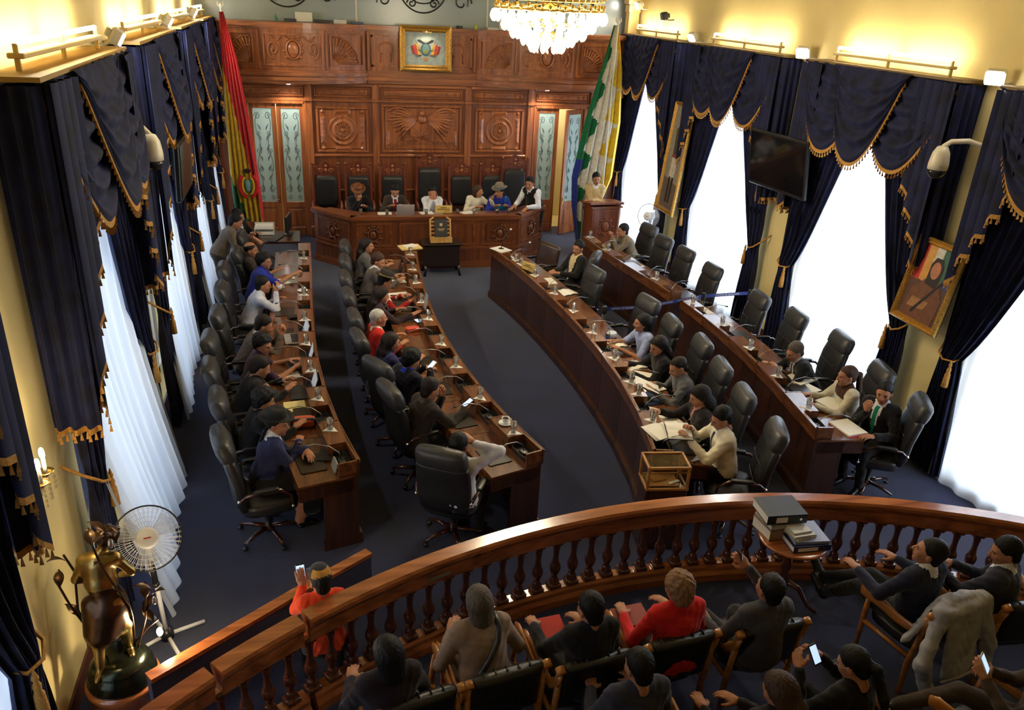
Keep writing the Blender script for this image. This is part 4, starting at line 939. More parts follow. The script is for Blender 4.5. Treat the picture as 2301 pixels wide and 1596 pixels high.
# ------------------------------------------------------------------ chairs
LEATH = mat('black_leather', (.016, .016, .017), .38, spec=.5, var=.25, scale=9, bump=.22, bscale=35)
LEATHG = mat('charcoal_leather', sRGB(52, 52, 54), .42, spec=.5, var=.2, scale=9, bump=.2, bscale=35)
ARMW = wood('chair_arm_wood', sRGB(46, 20, 13), sRGB(78, 36, 22), .22, 1, 3, .7)
CHROME = mat('chrome', (.8, .8, .8), .12, metal=1.0)
def swivel_chair():
    r = thing('swivel_chair', 'black leather swivel chair', 'chair')
    g = MB(); g.pad((0, .02, .445), (.54, .54, .13)); part('seat', g, LEATH, r, True)
    crv = [(-.215, .46, .235, .05), (-.245, .55, .26, .062), (-.25, .66, .27, .066), (-.262, .76, .272, .06), (-.285, .88, .268, .066), (-.312, .98, .26, .06), (-.325, 1.02, .254, .05)]
    g = MB(); g.loft([((0, y, z), (w, 0, 0), (0, t, t * .18)) for y, z, w, t in crv], 28, 3.6); part('backrest', g, LEATH, r, True)
    g = MB()
    for z, y in ((.62, -.182), (.82, -.205)): g.tube([(x, y + .012 * (1 - (x / .2) ** 2), z) for x in np.linspace(-.2, .2, 9)], .007, 5)
    g.tube([(0, -.172, .56), (0, -.188, .7), (0, -.205, .85)], .006, 5); part('back_seam', g, BLACKP, r, True)
    g = MB(); g.loft([((0, -.315, 1.00), (.235, 0, 0), (0, .062, .01)), ((0, -.315, 1.02), (.252, 0, 0), (0, .08, .015)), ((0, -.335, 1.09), (.252, 0, 0), (0, .088, .02)), ((0, -.36, 1.16), (.245, 0, 0), (0, .078, .02)), ((0, -.378, 1.195), (.22, 0, 0), (0, .05, .015))], 28, 3.4); part('headrest', g, LEATHG, r, True)
    for q in (-1, 1):
        g = MB(); g.tube([(q * .275, -.26, .62), (q * .295, -.20, .675), (q * .305, -.05, .69), (q * .30, .10, .68), (q * .285, .20, .60), (q * .27, .21, .47)], [.02, .024, .026, .025, .02, .018], 8, flat=.7); a_ = part('armrest', g, ARMW, r, True)
        g = MB(); g.ball((q * .278, -.27, .615), .02, 8, 5); g.ball((q * .285, .21, .47), .02, 8, 5); part('chrome_stud', g, CHROME, a_, True)
        g = MB(); g.pad((q * .302, -.03, .70), (.06, .24, .03)); part('arm_pad', g, LEATH, a_, True)
    g = MB(); g.lathe([(.05, .40), (.05, .34), (.03, .33), (.03, .12), (.05, .11), (.05, .07)], n=12); part('column', g, BLACKP, r, True)
    for i in range(5):
        a = i * 2 * PI / 5 + .3; c, s = math.cos(a), math.sin(a)
        g = MB(); g.tube([(c * .03, s * .03, .105), (c * .18, s * .18, .10), (c * .31, s * .31, .075)], [.03, .026, .018], 6, flat=.7); l_ = part('base_leg', g, ARMW, r, True)
        g = MB(); g.T = TR((c * .31, s * .31, .03), a); g.lathe([(.028, -.012), (.03, 0), (.028, .012)], n=10); A = np.concatenate(g.V); A = np.array([(c * .31, s * .31, .03)]) + np.stack([(A[:, 0] - c * .31) * 1.0, (A[:, 1] - s * .31), (A[:, 2] - .03)], 1); g.V = [A]; part('caster', g, BLACKP, l_, True)
    return r
ch0 = swivel_chair(); ch0.scale = (.96, .96, .98); ch_used = [False]
def put_chair(x, y, face, label, group):
    loc = (x, y, 0); rz = math.radians(face)
    if not ch_used[0]:
        ch_used[0] = True; ch0.location = loc; ch0.rotation_euler = (0, 0, rz); ch0['label'] = label; ch0['group'] = group; return ch0
    return copy_tree(ch0, loc, rz, label, group)
# seats: x, y, facing (degrees, 0 = towards the dais, counter-clockwise)
LOC = [(-.60, 6.62, -78), (-.70, 7.40, -84), (-.85, 8.12, -86), (-.93, 8.88, -90), (-.92, 9.68, -90), (-.95, 10.62, -90), (-1.0, 11.48, -90), (-.88, 12.25, -90), (-.88, 13.15, -95)]
for i, (x, y, f) in enumerate(LOC): put_chair(x, y, f, 'black swivel chair at the left outer desk row, %s from the rail' % ORD[i], 'swivel chairs of the left outer row')
LIC = [(1.12, 6.30, -30), (.94, 7.42, -72), (.84, 8.10, -60), (.73, 8.78, -80), (.72, 9.42, -85), (.68, 10.20, -88), (.67, 10.93, -90), (.70, 11.70, -92), (.73, 12.46, -95)]
for i, (x, y, f) in enumerate(LIC): put_chair(x, y, f, 'black swivel chair at the left inner desk row, %s from the rail' % ORD[i], 'swivel chairs of the left inner row')
RIC = [(3.90, 6.06, 70), (3.95, 6.78, 78), (4.03, 7.45, 80), (4.12, 8.12, 82), (4.02, 8.78, 86), (4.02, 9.48, 100), (3.70, 10.80, 100), (3.98, 11.75, 60)]
for i, (x, y, f) in enumerate(RIC): put_chair(x, y, f, 'black swivel chair at the right inner desk row, %s from the rail' % ORD[i], 'swivel chairs of the right inner row')
ROC = [(5.78, 6.40, 62), (5.88, 7.14, 76), (5.98, 8.05, 80), (5.84, 8.83, 84), (5.70, 9.55, 86), (5.62, 10.83, 92), (5.58, 11.72, 95), (5.50, 12.42, 97), (5.54, 13.18, 100)]
for i, (x, y, f) in enumerate(ROC): put_chair(x, y, f, 'black swivel chair at the right outer desk row, %s from the rail' % ORD[i], 'swivel chairs of the right outer row')
# ---- audience armchairs
ARML = wood('audience_arm_wood', sRGB(150, 92, 40), sRGB(196, 130, 62), .3, 1, 3, .5)
def audience_chair():
    r = thing('armchair', 'wooden armchair with black tufted back', 'chair')
    g = MB(); g.pad((0, .0, .42), (.46, .48, .11)); part('seat', g, LEATH, r, True)
    g = MB(); secs = []
    for y, z, t in ((-.235, .44, .03), (-.24, .48, .045), (-.255, .60, .05), (-.27, .72, .05), (-.285, .80, .055), (-.292, .835, .048), (-.295, .85, .025)): secs.append(((0, y, z), (.24, 0, 0), (0, t, 0)))
    g.loft(secs, 24, 5); part('backrest', g, LEATH, r, True)
    g = MB()
    for x in (-.16, -.08, 0, .08, .16): g.tube([(x, -.20, .60), (x, -.222, .75), (x, -.25, .845), (x, -.292, .856), (x, -.335, .83)], .006, 5)
    part('tuft_seam', g, BLACKP, r, True)
    for q in (-1, 1):
        g = MB(); g.tube([(q * .27, -.30, .80), (q * .275, -.27, .70), (q * .285, -.20, .625), (q * .29, -.06, .62), (q * .295, .10, .645), (q * .30, .22, .65), (q * .30, .27, .64)], [.034, .036, .04, .044, .05, .058, .04], 10, flat=.4); part('armrest', g, ARML, r, True)
        g = MB(); g.tube([(q * .27, -.325, .815), (q * .27, -.28, .835)], .034, 12); part('arm_knob', g, ARML, r, True)
        g = MB(); g.tube([(q * .265, -.235, .0), (q * .265, -.23, .3), (q * .265, -.28, .74)], [.022, .026, .022], 6); part('leg', g, ARML, r, True)
        g = MB(); g.tube([(q * .265, .215, .0), (q * .265, .215, .4), (q * .285, .20, .635)], [.02, .025, .022], 6); part('leg', g, ARML, r, True)
        g = MB(); g.tube([(q * .265, -.22, .36), (q * .265, .21, .36)], .022, 6); part('side_rail', g, ARML, r, True)
    return r
ac0 = audience_chair(); ac_n = [0]
def put_arm(x, y, face, label):
    if ac_n[0] == 0: o = ac0; o.location = (x, y, 0); o.rotation_euler = (0, 0, math.radians(face)); o['label'] = label; o['group'] = 'audience armchairs behind the rail'
    else: o = copy_tree(ac0, (x, y, 0), math.radians(face), label, 'audience armchairs behind the rail')
    ac_n[0] += 1; return o
put_arm(.40, 3.92, 12, 'wooden armchair under the dark-haired woman, leftmost of the front row')
put_arm(1.00, 4.03, 9, 'wooden armchair under the grey-haired person with shoulder strap')
put_arm(1.62, 4.03, 7, 'wooden armchair under the dark-suited person with red folder')
put_arm(2.27, 4.10, 5, 'wooden armchair under the person in red cardigan')
put_arm(2.97, 4.10, 4, 'wooden armchair under the suited person photographing with a phone')
put_arm(4.42, 4.05, 12, 'wooden armchair with a denim jacket hung over its back')
put_arm(5.14, 3.95, -4, 'wooden armchair at the right edge under a dark-suited person')
put_arm(1.80, 3.22, 4, 'wooden armchair under the balding man in second row')
put_arm(2.52, 3.02, 2, 'wooden armchair under the woman with white sunglasses')
put_arm(3.17, 3.05, 0, 'wooden armchair under the person with long ponytail')
put_arm(4.20, 3.02, 20, 'wooden armchair at lower right under the person in brown')
# ---- high carved chairs of the presidency
HBW = wood('high_chair_wood', sRGB(84, 36, 20), sRGB(122, 60, 34), .35, 2, 3, .4)
DP = .16
def high_chair(w=.56, hgt=1.50):
    r = thing('high_back_chair', 'carved high-back chair', 'chair')
    g = MB(); g.box((0, .0, .43), (w, .5, .06), b=.015); part('seat_frame', g, HBW, r)
    g = MB(); g.pad((0, .01, .49), (w - .06, .46, .09)); part('seat', g, LEATH, r, True)
    for q in (-1, 1):
        g = MB(); g.box((q * (w / 2 - .03), -.24, hgt * .47), (.06, .06, hgt * .94), b=.012); g.ball((q * (w / 2 - .03), -.24, hgt * .96), .035, 8, 6); part('back_post', g, HBW, r)
        g = MB(); g.box((q * (w / 2 - .03), .21, .22), (.055, .055, .44), b=.01); part('leg', g, HBW, r)
        g = MB(); g.tube([(q * (w / 2 - .01), -.22, .70), (q * (w / 2), .0, .72), (q * (w / 2), .2, .70), (q * (w / 2 - .02), .22, .45)], .026, 8); part('armrest', g, HBW, r, True)
    zt = hgt - .27
    g = MB(); g.box((0, -.255, (.5 + zt) / 2), (w - .1, .03, zt - .5)); part('back_board', g, HBW, r)
    g = MB(); g.pad((0, -.225, (.56 + zt) / 2), (w - .15, .07, zt - .60), p=8); part('leather_panel', g, LEATH, r, True)
    g = MB(); hw = w / 2 - .05; g.plate([(-hw, zt - .02), (hw, zt - .02), (hw, zt + .12), (hw * .75, zt + .17), (hw * .4, zt + .19), (hw * .2, zt + .25), (0, zt + .27), (-hw * .2, zt + .25), (-hw * .4, zt + .19), (-hw * .75, zt + .17), (-hw, zt + .12)], -.275, -.225); part('crest', g, HBW, r)
    g = MB()
    for q in (-1, 1):
        g.tube([(q * (.10 + .06 * (1 - t * .8) * math.cos(t * 9)), -.215, zt + .08 + .05 * (1 - t * .8) * math.sin(t * 9)) for t in np.linspace(0, 1, 16)], .009, 5)
    g.ball((0, -.215, zt + .17), .028, 8, 5); g.ball((0, -.215, zt + .09), (.035, .015, .04), 8, 5); part('crest_carving', g, WDL, r, True)
    return r
hc = high_chair(); hcs = [(.22, 16.35, 'leftmost'), (.86, 16.35, 'behind the person in shiny hat, second from left'), (1.55, 16.35, 'behind the dark-suited person at the laptop'), (2.98, 16.35, 'between the white-shirted and cream-dressed persons'), (3.64, 16.35, 'behind the person in turquoise and blue')]
for i, (x, y, w_) in enumerate(hcs):
    lb = 'carved high-back leather chair at the dais, ' + w_
    if i == 0: hc.location = (x, y, DP); hc.rotation_euler = (0, 0, PI); hc['label'] = lb; hc['group'] = 'high-back chairs of the dais'
    else: copy_tree(hc, (x, y, DP), PI, lb, 'high-back chairs of the dais')
hb = high_chair(.60, 1.66); hb.location = (2.32, 16.4, DP); hb.rotation_euler = (0, 0, PI); hb['label'] = 'tallest carved high-back leather chair at the middle of the dais'; hb['group'] = 'high-back chairs of the dais'
copy_tree(hb, (4.10, 16.25, DP), PI, 'tall carved high-back chair at the right end of the dais, by waiter', 'high-back chairs of the dais')
# ------------------------------------------------------------------ dais, lectern, table, ballot box, barrier
g = MB(); g.prism([(.05, 15.45), (4.35, 15.45), (4.5, YB), (-.05, YB)], 0, DP); struct('floor_dais', g, CARPET)
dd = thing('presidency_desk', 'long faceted wooden presidency desk with carved emblems on the dais', 'desk', (XC, 15.0, 0))
FR = [(-2.25, .38), (-1.58, -.36), (1.58, -.36), (2.25, .38)]        # plan of the front, relative to root
def seg_box(a, b, off0, off1, z0, z1, g, ext=0.0):
    a = Vector(a); b = Vector(b); t = (b - a).normalized(); n = Vector((t.y, -t.x)); a2, b2 = a - t * ext, b + t * ext
    g.prism([tuple(a2 + n * off0), tuple(b2 + n * off0), tuple(b2 + n * off1), tuple(a2 + n * off1)], z0, z1)
DAW = wood('dais_wood', sRGB(82, 42, 22), sRGB(124, 69, 37), .3, 2, 2.2, .45); DAX = wood('dais_wood_top', sRGB(96, 50, 26), sRGB(140, 80, 44), .28, 0, 2.2, .5)
for i in range(3):
    a, b = FR[i], FR[i + 1]
    g = MB(); seg_box(a, b, -.04, 0, .08, .92, g); part('front_panel', g, DAW, dd)
    g = MB(); seg_box(a, b, -.06, .035, 0, .10, g, .02); seg_box(a, b, -.04, .02, .10, .13, g, .01); seg_box(a, b, -.04, .015, .36, .41, g, .005); part('plinth', g, DAX, dd)
    g = MB(); seg_box(a, b, -.06, .03, .92, .96, g, .02); seg_box(a, b, -.10, .06, .96, 1.02, g, .03); part('cornice', g, DAX, dd)
    L_ = (Vector(b) - Vector(a)).length; n_ = 1 if i != 1 else 4; t = (Vector(b) - Vector(a)).normalized(); nn = Vector((t.y, -t.x))
    for j in range(n_):
        m0, m1 = Vector(a) + t * (L_ * j / n_ + .07), Vector(a) + t * (L_ * (j + 1) / n_ - .07); g = MB()
        for p, q, z0, z1 in ((m0, m1, .44, .48), (m0, m1, .86, .90), (m0, m0 + t * .04, .48, .86), (m1 - t * .04, m1, .48, .86)): seg_box(tuple(p), tuple(q), 0, .014, z0, z1, g)
        part('panel_moulding', g, DAX, dd)
    spots = [.5] if i != 1 else [.10, .36, .64, .90]
    for f_ in ([.5] if i != 1 else [.12, .88]):
        c = Vector(a) + t * (L_ * f_); g = MB(); T_ = Matrix.Translation((c.x + nn.x * .012, c.y + nn.y * .012, .66)) @ Matrix.Rotation(math.atan2(t.y, t.x), 4, 'Z'); g.T = T_
        g.tube([(.10 * math.cos(u), -.006, .12 * math.sin(u)) for u in np.arange(20) * PI / 10], .016, 6, close=True); g.ball((0, -.004, 0), (.06, .02, .08), 8, 5)
        for q in (-1, 1):
            for k in range(5):
                u = math.radians(-60 + 40 * k); g.tube([(q * .1 * math.cos(u), -.004, .12 * math.sin(u)), (q * .15 * math.cos(u), -.016, .17 * math.sin(u)), (q * .19 * math.cos(u), -.004, .2 * math.sin(u))], [.014, .016, .005], 5)
        part('carved_emblem', g, DAW, dd, True)
g = MB(); g.prism([(-2.25, .38), (-1.6, -.33), (1.6, -.33), (2.25, .38), (1.95, .62), (1.38, .22), (-1.38, .22), (-1.95, .62)], .93, .96); part('worktop', g, DAX, dd)
# lectern
LCW = wood('lectern_wood', sRGB(104, 50, 26), sRGB(146, 78, 42), .35, 2, 2.5, .35)
lc = thing('lectern', 'tall carved wooden lectern by the chequered flag', 'lectern', (5.70, 15.35, 0), math.radians(4))
g = MB(); g.box((0, 0, .54), (.62, .46, .98), b=.015); part('body', g, LCW, lc)
g = MB(); g.box((0, 0, .05), (.70, .54, .10), b=.02); part('plinth', g, LCW, lc)
g = MB(); g.box((0, .02, 1.075), (.74, .56, .05), rx=math.radians(-6), b=.012); g.box((0, -.01, 1.03), (.68, .5, .03)); part('slanted_top', g, LCW, lc)
g = MB(); g.T = Matrix.Translation((0, -.235, .62)); g.tube([(.12 * math.cos(u), 0, .14 * math.sin(u)) for u in np.arange(20) * PI / 10], .014, 6, close=True); g.ball((0, 0, 0), (.09, .02, .11), 10, 6)
for k in range(8): g.ball((.16 * math.cos(k * PI / 4), 0, .18 * math.sin(k * PI / 4)), .025, 6, 4)
part('carved_seal', g, LCW, lc, True)
g = MB()
for a, b, c, e in ((-.27, .27, .14, .18), (-.27, .27, .94, .98), (-.27, -.23, .18, .94), (.23, .27, .18, .94)): g.box(((a + b) / 2, -.235, (c + e) / 2), (b - a, .02, e - c), b=.005)
part('panel_moulding', g, LCW, lc)
g = MB(); g.tube([(.25, .1, 1.09), (.26, .08, 1.25), (.23, .02, 1.40)], .008, 6); g.ball((.228, .015, 1.41), (.013, .013, .025), 8, 5); single('microphone', g, BLACKP, 'thin gooseneck microphone standing on the lectern', 'microphone', (5.70, 15.35, 0), math.radians(4), smooth=True)
# side table with book stand in front of the dais
TBW = mat('dark_table', (.018, .010, .007), .3, coat=.4)
tb = thing('side_table', 'small dark wooden table in front of the dais', 'table', (2.22, 14.32, 0))
g = MB(); g.box((0, 0, .60), (.74, .42, .035), b=.01); part('top', g, TBW, tb)
g = MB(); g.box((0, 0, .38), (.66, .36, .40), b=.01); part('cabinet', g, TBW, tb)
for x in (-.31, .31):
    for y in (-.16, .16): g = MB(); g.tube([(x, y, .2), (x, y, .1), (x * 1.08, y * 1.1, 0)], [.03, .022, .028], 6); part('leg', g, TBW, tb, True)
STW = wood('book_stand_wood', sRGB(176, 132, 70), sRGB(214, 172, 104), .45, 2, 3, .2)
st = thing('book_stand', 'pale wooden slatted book stand on the dark table', 'stand', (2.20, 14.25, .618))
for q in (-1, 1): g = MB(); g.T = TR((0, 0, 0), 0, math.radians(-14)); g.box((q * .185, 0, .22), (.03, .02, .42), b=.004); g.box((q * .15, 0, .44), (.08, .018, .03), ry=q * .6); part('side_post', g, STW, st)
for z in (.10, .17, .24, .31, .38): g = MB(); g.T = TR((0, 0, 0), 0, math.radians(-14)); g.box((0, .008, z), (.37, .012, .028), b=.003); part('slat', g, STW, st)
g = MB(); g.box((0, -.05, .03), (.40, .10, .03), b=.004); g.box((0, -.085, .075), (.40, .014, .09), b=.003); part('ledge', g, STW, st)
BKB = mat('book_black', (.02, .022, .022), .4); PAGE = mat('page_white', sRGB(232, 228, 216), .8); EMB = mat('gilt_print', sRGB(196, 160, 84), .5)
bk = thing('book', 'black book with gold emblem standing on the slatted stand', 'book', (2.20, 14.19, .68), 0)
g = MB(); g.T = TR((0, 0, 0), 0, math.radians(-14)); g.box((0, 0, .20), (.23, .045, .36), b=.004); part('cover', g, BKB, bk)
g = MB(); g.T = TR((0, 0, 0), 0, math.radians(-14)); g.box((0, -.0235, .28), (.05, .002, .05)); g.box((0, -.0235, .20), (.13, .002, .014)); g.box((0, -.0235, .175), (.09, .002, .01)); part('gilt_print', g, EMB, bk)
# ballot box near the rail
BXW = wood('box_oak', sRGB(150, 100, 46), sRGB(196, 142, 76), .35, 0, 3, .4)
bx = thing('ballot_box', 'glass-topped wooden ballot box standing by the right inner desk', 'box', (3.06, 5.90, 0), math.radians(-8))
GLB = glassy('box_glass', (.92, .92, .88), .06)
g = MB(); g.box((0, 0, .34), (.40, .28, .68), b=.01); part('pedestal', g, DK, bx)
g = MB()
for sx in (-1, 1):
    for sy in (-1, 1): g.box((sx * .19, sy * .13, .80), (.025, .025, .24))
for z in (.69, .92):
    for sy in (-1, 1): g.box((0, sy * .135, z), (.41, .022, .022), b=.003)
    for sx in (-1, 1): g.box((sx * .195, 0, z), (.022, .29, .022), b=.003)
part('frame', g, BXW, bx)
g = MB(); g.box((0, 0, .805), (.385, .265, .225)); part('glass', g, GLB, bx)
g = MB(); g.box((-.02, 0, .70), (.3, .2, .012)); g.box((-.05, .02, .715), (.14, .09, .01), rz=.3); part('wooden_floor', g, BXW, bx)
single('paper_slip', MB().box((.02, -.02, .7155), (.12, .03, .003), rz=.3), PAGE, 'white paper slip lying inside the ballot box', 'paper', (3.12, 5.86, 0))
# retractable belt barrier across the right-hand desks
BELT = mat('belt_blue', sRGB(34, 52, 130), .6)
posts = [(3.83, 9.85), (4.45, 9.88), (5.52, 10.22), (6.32, 10.28)]
for i, (x, y) in enumerate(posts):
    r = thing('barrier_post', 'black belt barrier post, %s from the left' % ORD[i], 'post', (x, y, 0), group='posts of the blue belt barrier')
    g = MB(); g.lathe([(.16, 0), (.16, .015), (.05, .03), (.03, .04)], n=18); part('base', g, BLACKP, r, True)
    g = MB(); g.tube([(0, 0, .03), (0, 0, .90)], .028, 10); part('pole', g, BLACKP, r, True)
    g = MB(); g.lathe([(.035, .84), (.037, .86), (.037, .94), (.033, .95), (.0, .952)], n=14); part('belt_head', g, BLACKP, r, True)
tx = bpy.data.curves.new('belt_text', 'FONT'); tx.body = 'CÁMARA DE SENADORES'; tx.size = .036; tx.align_x = 'CENTER'; tx.align_y = 'CENTER'; tx.materials.append(PAGE)
to_ = bpy.data.objects.new('belt_text', tx); C.objects.link(to_); bpy.context.view_layer.update(); LETT = bpy.data.meshes.new_from_object(to_.evaluated_get(bpy.context.evaluated_depsgraph_get())); LETT.name = 'lettering'; bpy.data.objects.remove(to_)
for i, w_ in enumerate(('left', 'middle', 'right')):
    a, b = Vector((*posts[i], .90)), Vector((*posts[i + 1], .90)); d = (b - a).normalized(); m = (a + b) / 2; L_ = (b - a).length - .08
    r = thing('barrier_belt', '%s stretch of the blue retractable barrier belt with white lettering' % w_, 'belt', tuple(m), math.atan2(d.y, d.x))
    g = MB(); g.box((0, 0, 0), (L_, .004, .05)); part('strap', g, BELT, r)
    for x in ([0] if L_ < .9 else [-.25, .25]): o = link('lettering', LETT, r, (x, -.0035, 0)); o.rotation_euler = (PI / 2, 0, 0)
# ------------------------------------------------------------------ who sits and stands where
K = sRGB
def desk(q, f=.42, x=.15, z=.845, p='relax', **kw): return dict(t=(q * x, f, z), p=p, **kw)
NEAR, FAR = .016, .02
# left outer row, from the rail to the dais
person('person in black hat and blue sweater with folded arms at left outer desk', (-.46, 6.78), -78, K(44, 50, 92), hair='braids', lean=.22, head=(-.45, .12, 0), h=NEAR, Lh=dict(t=(.08, .40, .86), p='relax', d=(.9, .1, 0)), Rh=dict(t=(-.06, .36, .88), p='relax', d=(-.9, .25, 0)), hat=fedora((.012, .012, .012), .8, .15, .10), collar=True, shirt=None, skirt=True)
person('person in black with bushy curly hair and raised hand at left outer desk', (-.60, 7.30), -80, K(18, 17, 18), hair='fluffy', lean=.3, head=(.1, .3, 0), Lh=dict(t=(-.13, .26, 1.12), p='fist', d=(.1, .1, 1), b=(0, 1, 0)), Rh=desk(1, .45))
person('person in dark jacket bending over the desk beside the purple top', (-.67, 8.15), -82, K(28, 24, 24), hair='neat', hcol='darkbrown', lean=.45, head=(.1, .45, 0), Lh=desk(-1, .5), Rh=desk(1, .5))
person('person in purple top looking towards the gallery, pen in hand', (-.67, 8.69), -85, K(64, 38, 64), hair='fluffy', lean=.3, head=(-.6, .25, 0), short=True, Lh=desk(-1, .48), Rh=dict(t=(.12, .52, .86), p='grip'))
person('person in brown-grey jacket with clasped hands before a laptop', (-.69, 9.38), -86, K(92, 78, 68), hair='short', hcol='darkbrown', lean=.48, head=(0, .4, 0), Lh=dict(t=(-.04, .47, .95), p='grip', d=(.3, .4, .8), b=(-1, .3, 0)), Rh=dict(t=(.04, .47, .95), p='grip', d=(-.3, .4, .8), b=(1, .3, 0)), shirt=K(180, 180, 180))
p_white = person('person in white shirt drinking from a white cup', (-.76, 10.8), -88, K(206, 208, 222), hair='short', lean=.38, head=(.0, .12, 0), Lh=desk(-1, .4), Rh=dict(t=(.04, .40, 1.02), p='grip', d=(-.3, .35, .9), b=(.7, .6, 0)), collar=True)
person('person in royal blue short-sleeved shirt reaching over the desk', (-.79, 11.81), -88, K(34, 50, 160), hair='fluffy', lean=.3, head=(-.3, .1, 0), short=True, Lh=desk(-1, .5), Rh=dict(t=(.12, .60, .95), p='grip'), glasses=True, h=FAR)
person('balding person in dark shirt with one arm lifted over the head', (-1.0, 12.32), -90, K(58, 48, 44), hair='bald', lean=.1, head=(-.2, .1, 0), short=True, Lh=dict(t=(-.12, .10, 1.36), p='relax', d=(.6, .2, .6), e=(-.6, .8, .2)), Rh=desk(1, .4), h=FAR)
person('person in taupe jacket bending down at the far left by the flag', (-1.25, 13.0), -85, K(104, 92, 80), K(60, 52, 44), hair='short', pose='stand', lean=.55, head=(0, .4, 0), Lh=dict(t=(-.1, .5, 1.0)), Rh=dict(t=(.15, .5, 1.0)), h=FAR)
person('person in dark suit resting the head on one hand under the flag', (-1.33, 14.4), -125, K(22, 22, 28), hair='short', lean=.2, head=(.2, .2, .15), shirt=K(210, 214, 224), Rh=dict(t=(.12, .22, 1.02), p='fist', d=(-.1, .1, 1), b=(0, 1, 0)), Lh=desk(-1, .4), h=FAR)
# left inner row
person('person in white shirt seen from behind with hand at head, left inner desk', (1.13, 6.11), -32, K(214, 214, 228), hair='short', lean=-.05, head=(-.1, .1, 0), Rh=dict(t=(.13, .06, 1.20), p='relax', d=(-.8, .1, .55), e=(.9, .35, -.1)), Lh=dict(t=(-.18, .16, .82), p='relax', e=(-.9, -.3, -.4)), h=NEAR)
p_phone1 = person('person in dark brown suit holding a phone with chin on fist', (1.04, 7.32), -68, K(44, 36, 33), hair='short', hcol='darkbrown', lean=.32, head=(.1, .3, 0), h=NEAR, Lh=dict(t=(-.02, .36, 1.0), p='fist', d=(.1, .2, 1), b=(0, 1, 0)), Rh=dict(t=(.14, .55, .87), p='grip'), shirt=K(90, 80, 74))
p_phone2 = person('person in navy jacket with bright blue collar typing on a phone', (.94, 8.12), -58, K(16, 17, 34), hair='fluffy', lean=.42, head=(0, .4, 0), h=NEAR, Lh=dict(t=(-.05, .48, .94), p='grip', d=(.5, .6, 0)), Rh=dict(t=(.07, .48, .94), p='grip', d=(-.5, .6, 0)), shirt=K(30, 64, 190), v0=.42)
person('person in indigo sweater with eyeglasses and long dark hair', (.76, 8.58), -72, K(36, 33, 78), hair='long', hcol='darkbrown', lean=.3, head=(-.15, .1, 0), glasses=True, h=NEAR, Lh=desk(-1, .5, .1), Rh=desk(1, .5, .06))
person('person with cropped white hair in red cardigan over striped shirt', (.67, 9.28), -82, K(196, 34, 26), hair='crop', hcol='white', lean=.05, head=(.1, .0, 0), shirt=K(226, 208, 190), v0=.06, vw=1.6, Lh=dict(t=(-.18, .3, .84)), Rh=dict(t=(.18, .28, .84)))
person('person with long dark hair in plum jacket reaching for a phone', (.78, 10.19), -82, K(50, 34, 42), hair='long', hcol='darkbrown', lean=.3, head=(.05, .3, 0), Lh=desk(-1, .42), Rh=dict(t=(.12, .58, .85), p='flat'))
person('person in red embroidered poncho and dark banded hat', (.88, 10.74), -84, K(160, 28, 28), hair='short', lean=.3, head=(.05, .35, 0), stripe=((60, 22, 8), .72), tie=K(222, 208, 184), Lh=desk(-1, .45), Rh=desk(1, .5), hat=fedora((.02, .014, .012), .8, .14, .10, (.35, .22, .05)))
person('person in grey suit with white shirt reading down at the desk', (.86, 11.68), -88, K(92, 84, 80), hair='short', hcol='brown', lean=.28, head=(-.35, .35, 0), shirt=K(220, 220, 226), Lh=desk(-1, .45), Rh=desk(1, .45), h=FAR)
person('person with grey headband and long hair at far end of left inner desk', (.74, 12.44), -92, K(92, 88, 86), hair='long', hcol='darkbrown', lean=.15, head=(-.1, .1, 0), glasses=True, Lh=desk(-1, .4), Rh=desk(1, .4), h=FAR)
# right inner row
p_cream = person('person in cream suit jacket and dark tie reading papers by the rail', (3.77, 6.25), 78, K(236, 227, 202), K(16, 16, 18), hair='neat', lean=.14, head=(.1, .42, 0), shirt=K(230, 228, 220), tie=K(20, 18, 20), v0=.10, vw=.36, glasses=True, h=NEAR, Lh=dict(t=(-.11, .42, .95), p='grip'), Rh=dict(t=(.10, .38, .98), p='grip'))
person('person with long black hair in dark jacket writing beside the cream suit', (3.77, 6.74), 80, K(38, 31, 34), hair='long', lean=.18, head=(0, .38, 0), shirt=K(188, 130, 110), v0=.3, h=NEAR, Lh=dict(t=(-.14, .48, .88), p='relax'), Rh=dict(t=(.14, .50, .90), p='grip'))
p_turt = person('person in grey turtleneck sweater holding a sheet of paper', (3.87, 7.50), 82, K(98, 97, 98), hair='crop', hcol='darkbrown', lean=.32, head=(.1, .45, 0), h=NEAR, Lh=dict(t=(-.16, .50, .90), p='grip'), Rh=desk(1, .4))
person('person with long auburn-black hair in black, face hidden, right inner desk', (3.87, 8.08), 84, K(26, 22, 27), hair='long', hcol='darkbrown', lean=.25, head=(.3, .35, 0), Lh=desk(-1, .5), Rh=desk(1, .48))
person('person in light blue short-sleeved shirt with arms on the desk', (3.95, 8.79), 88, K(150, 162, 204), hair='bob', lean=.22, head=(-.1, .05, 0), short=True, Lh=desk(-1, .45), Rh=desk(1, .5))
person('person in black suit leaning back with crossed legs between right desks', (4.12, 12.02), 105, K(24, 22, 24), hair='short', lean=-.12, side=.0, head=(.25, .15, 0), shirt=K(206, 184, 142), v0=.02, vw=.5, Lh=dict(t=(-.10, .34, .80), p='relax'), Rh=dict(t=(.08, .36, .80), p='relax'), legs=[((-.10, .42, .56), (-.16, .60, .22), (-.18, .74, .2)), ((.06, .42, .66), (-.10, .72, .50), (-.14, .86, .52))], h=FAR)
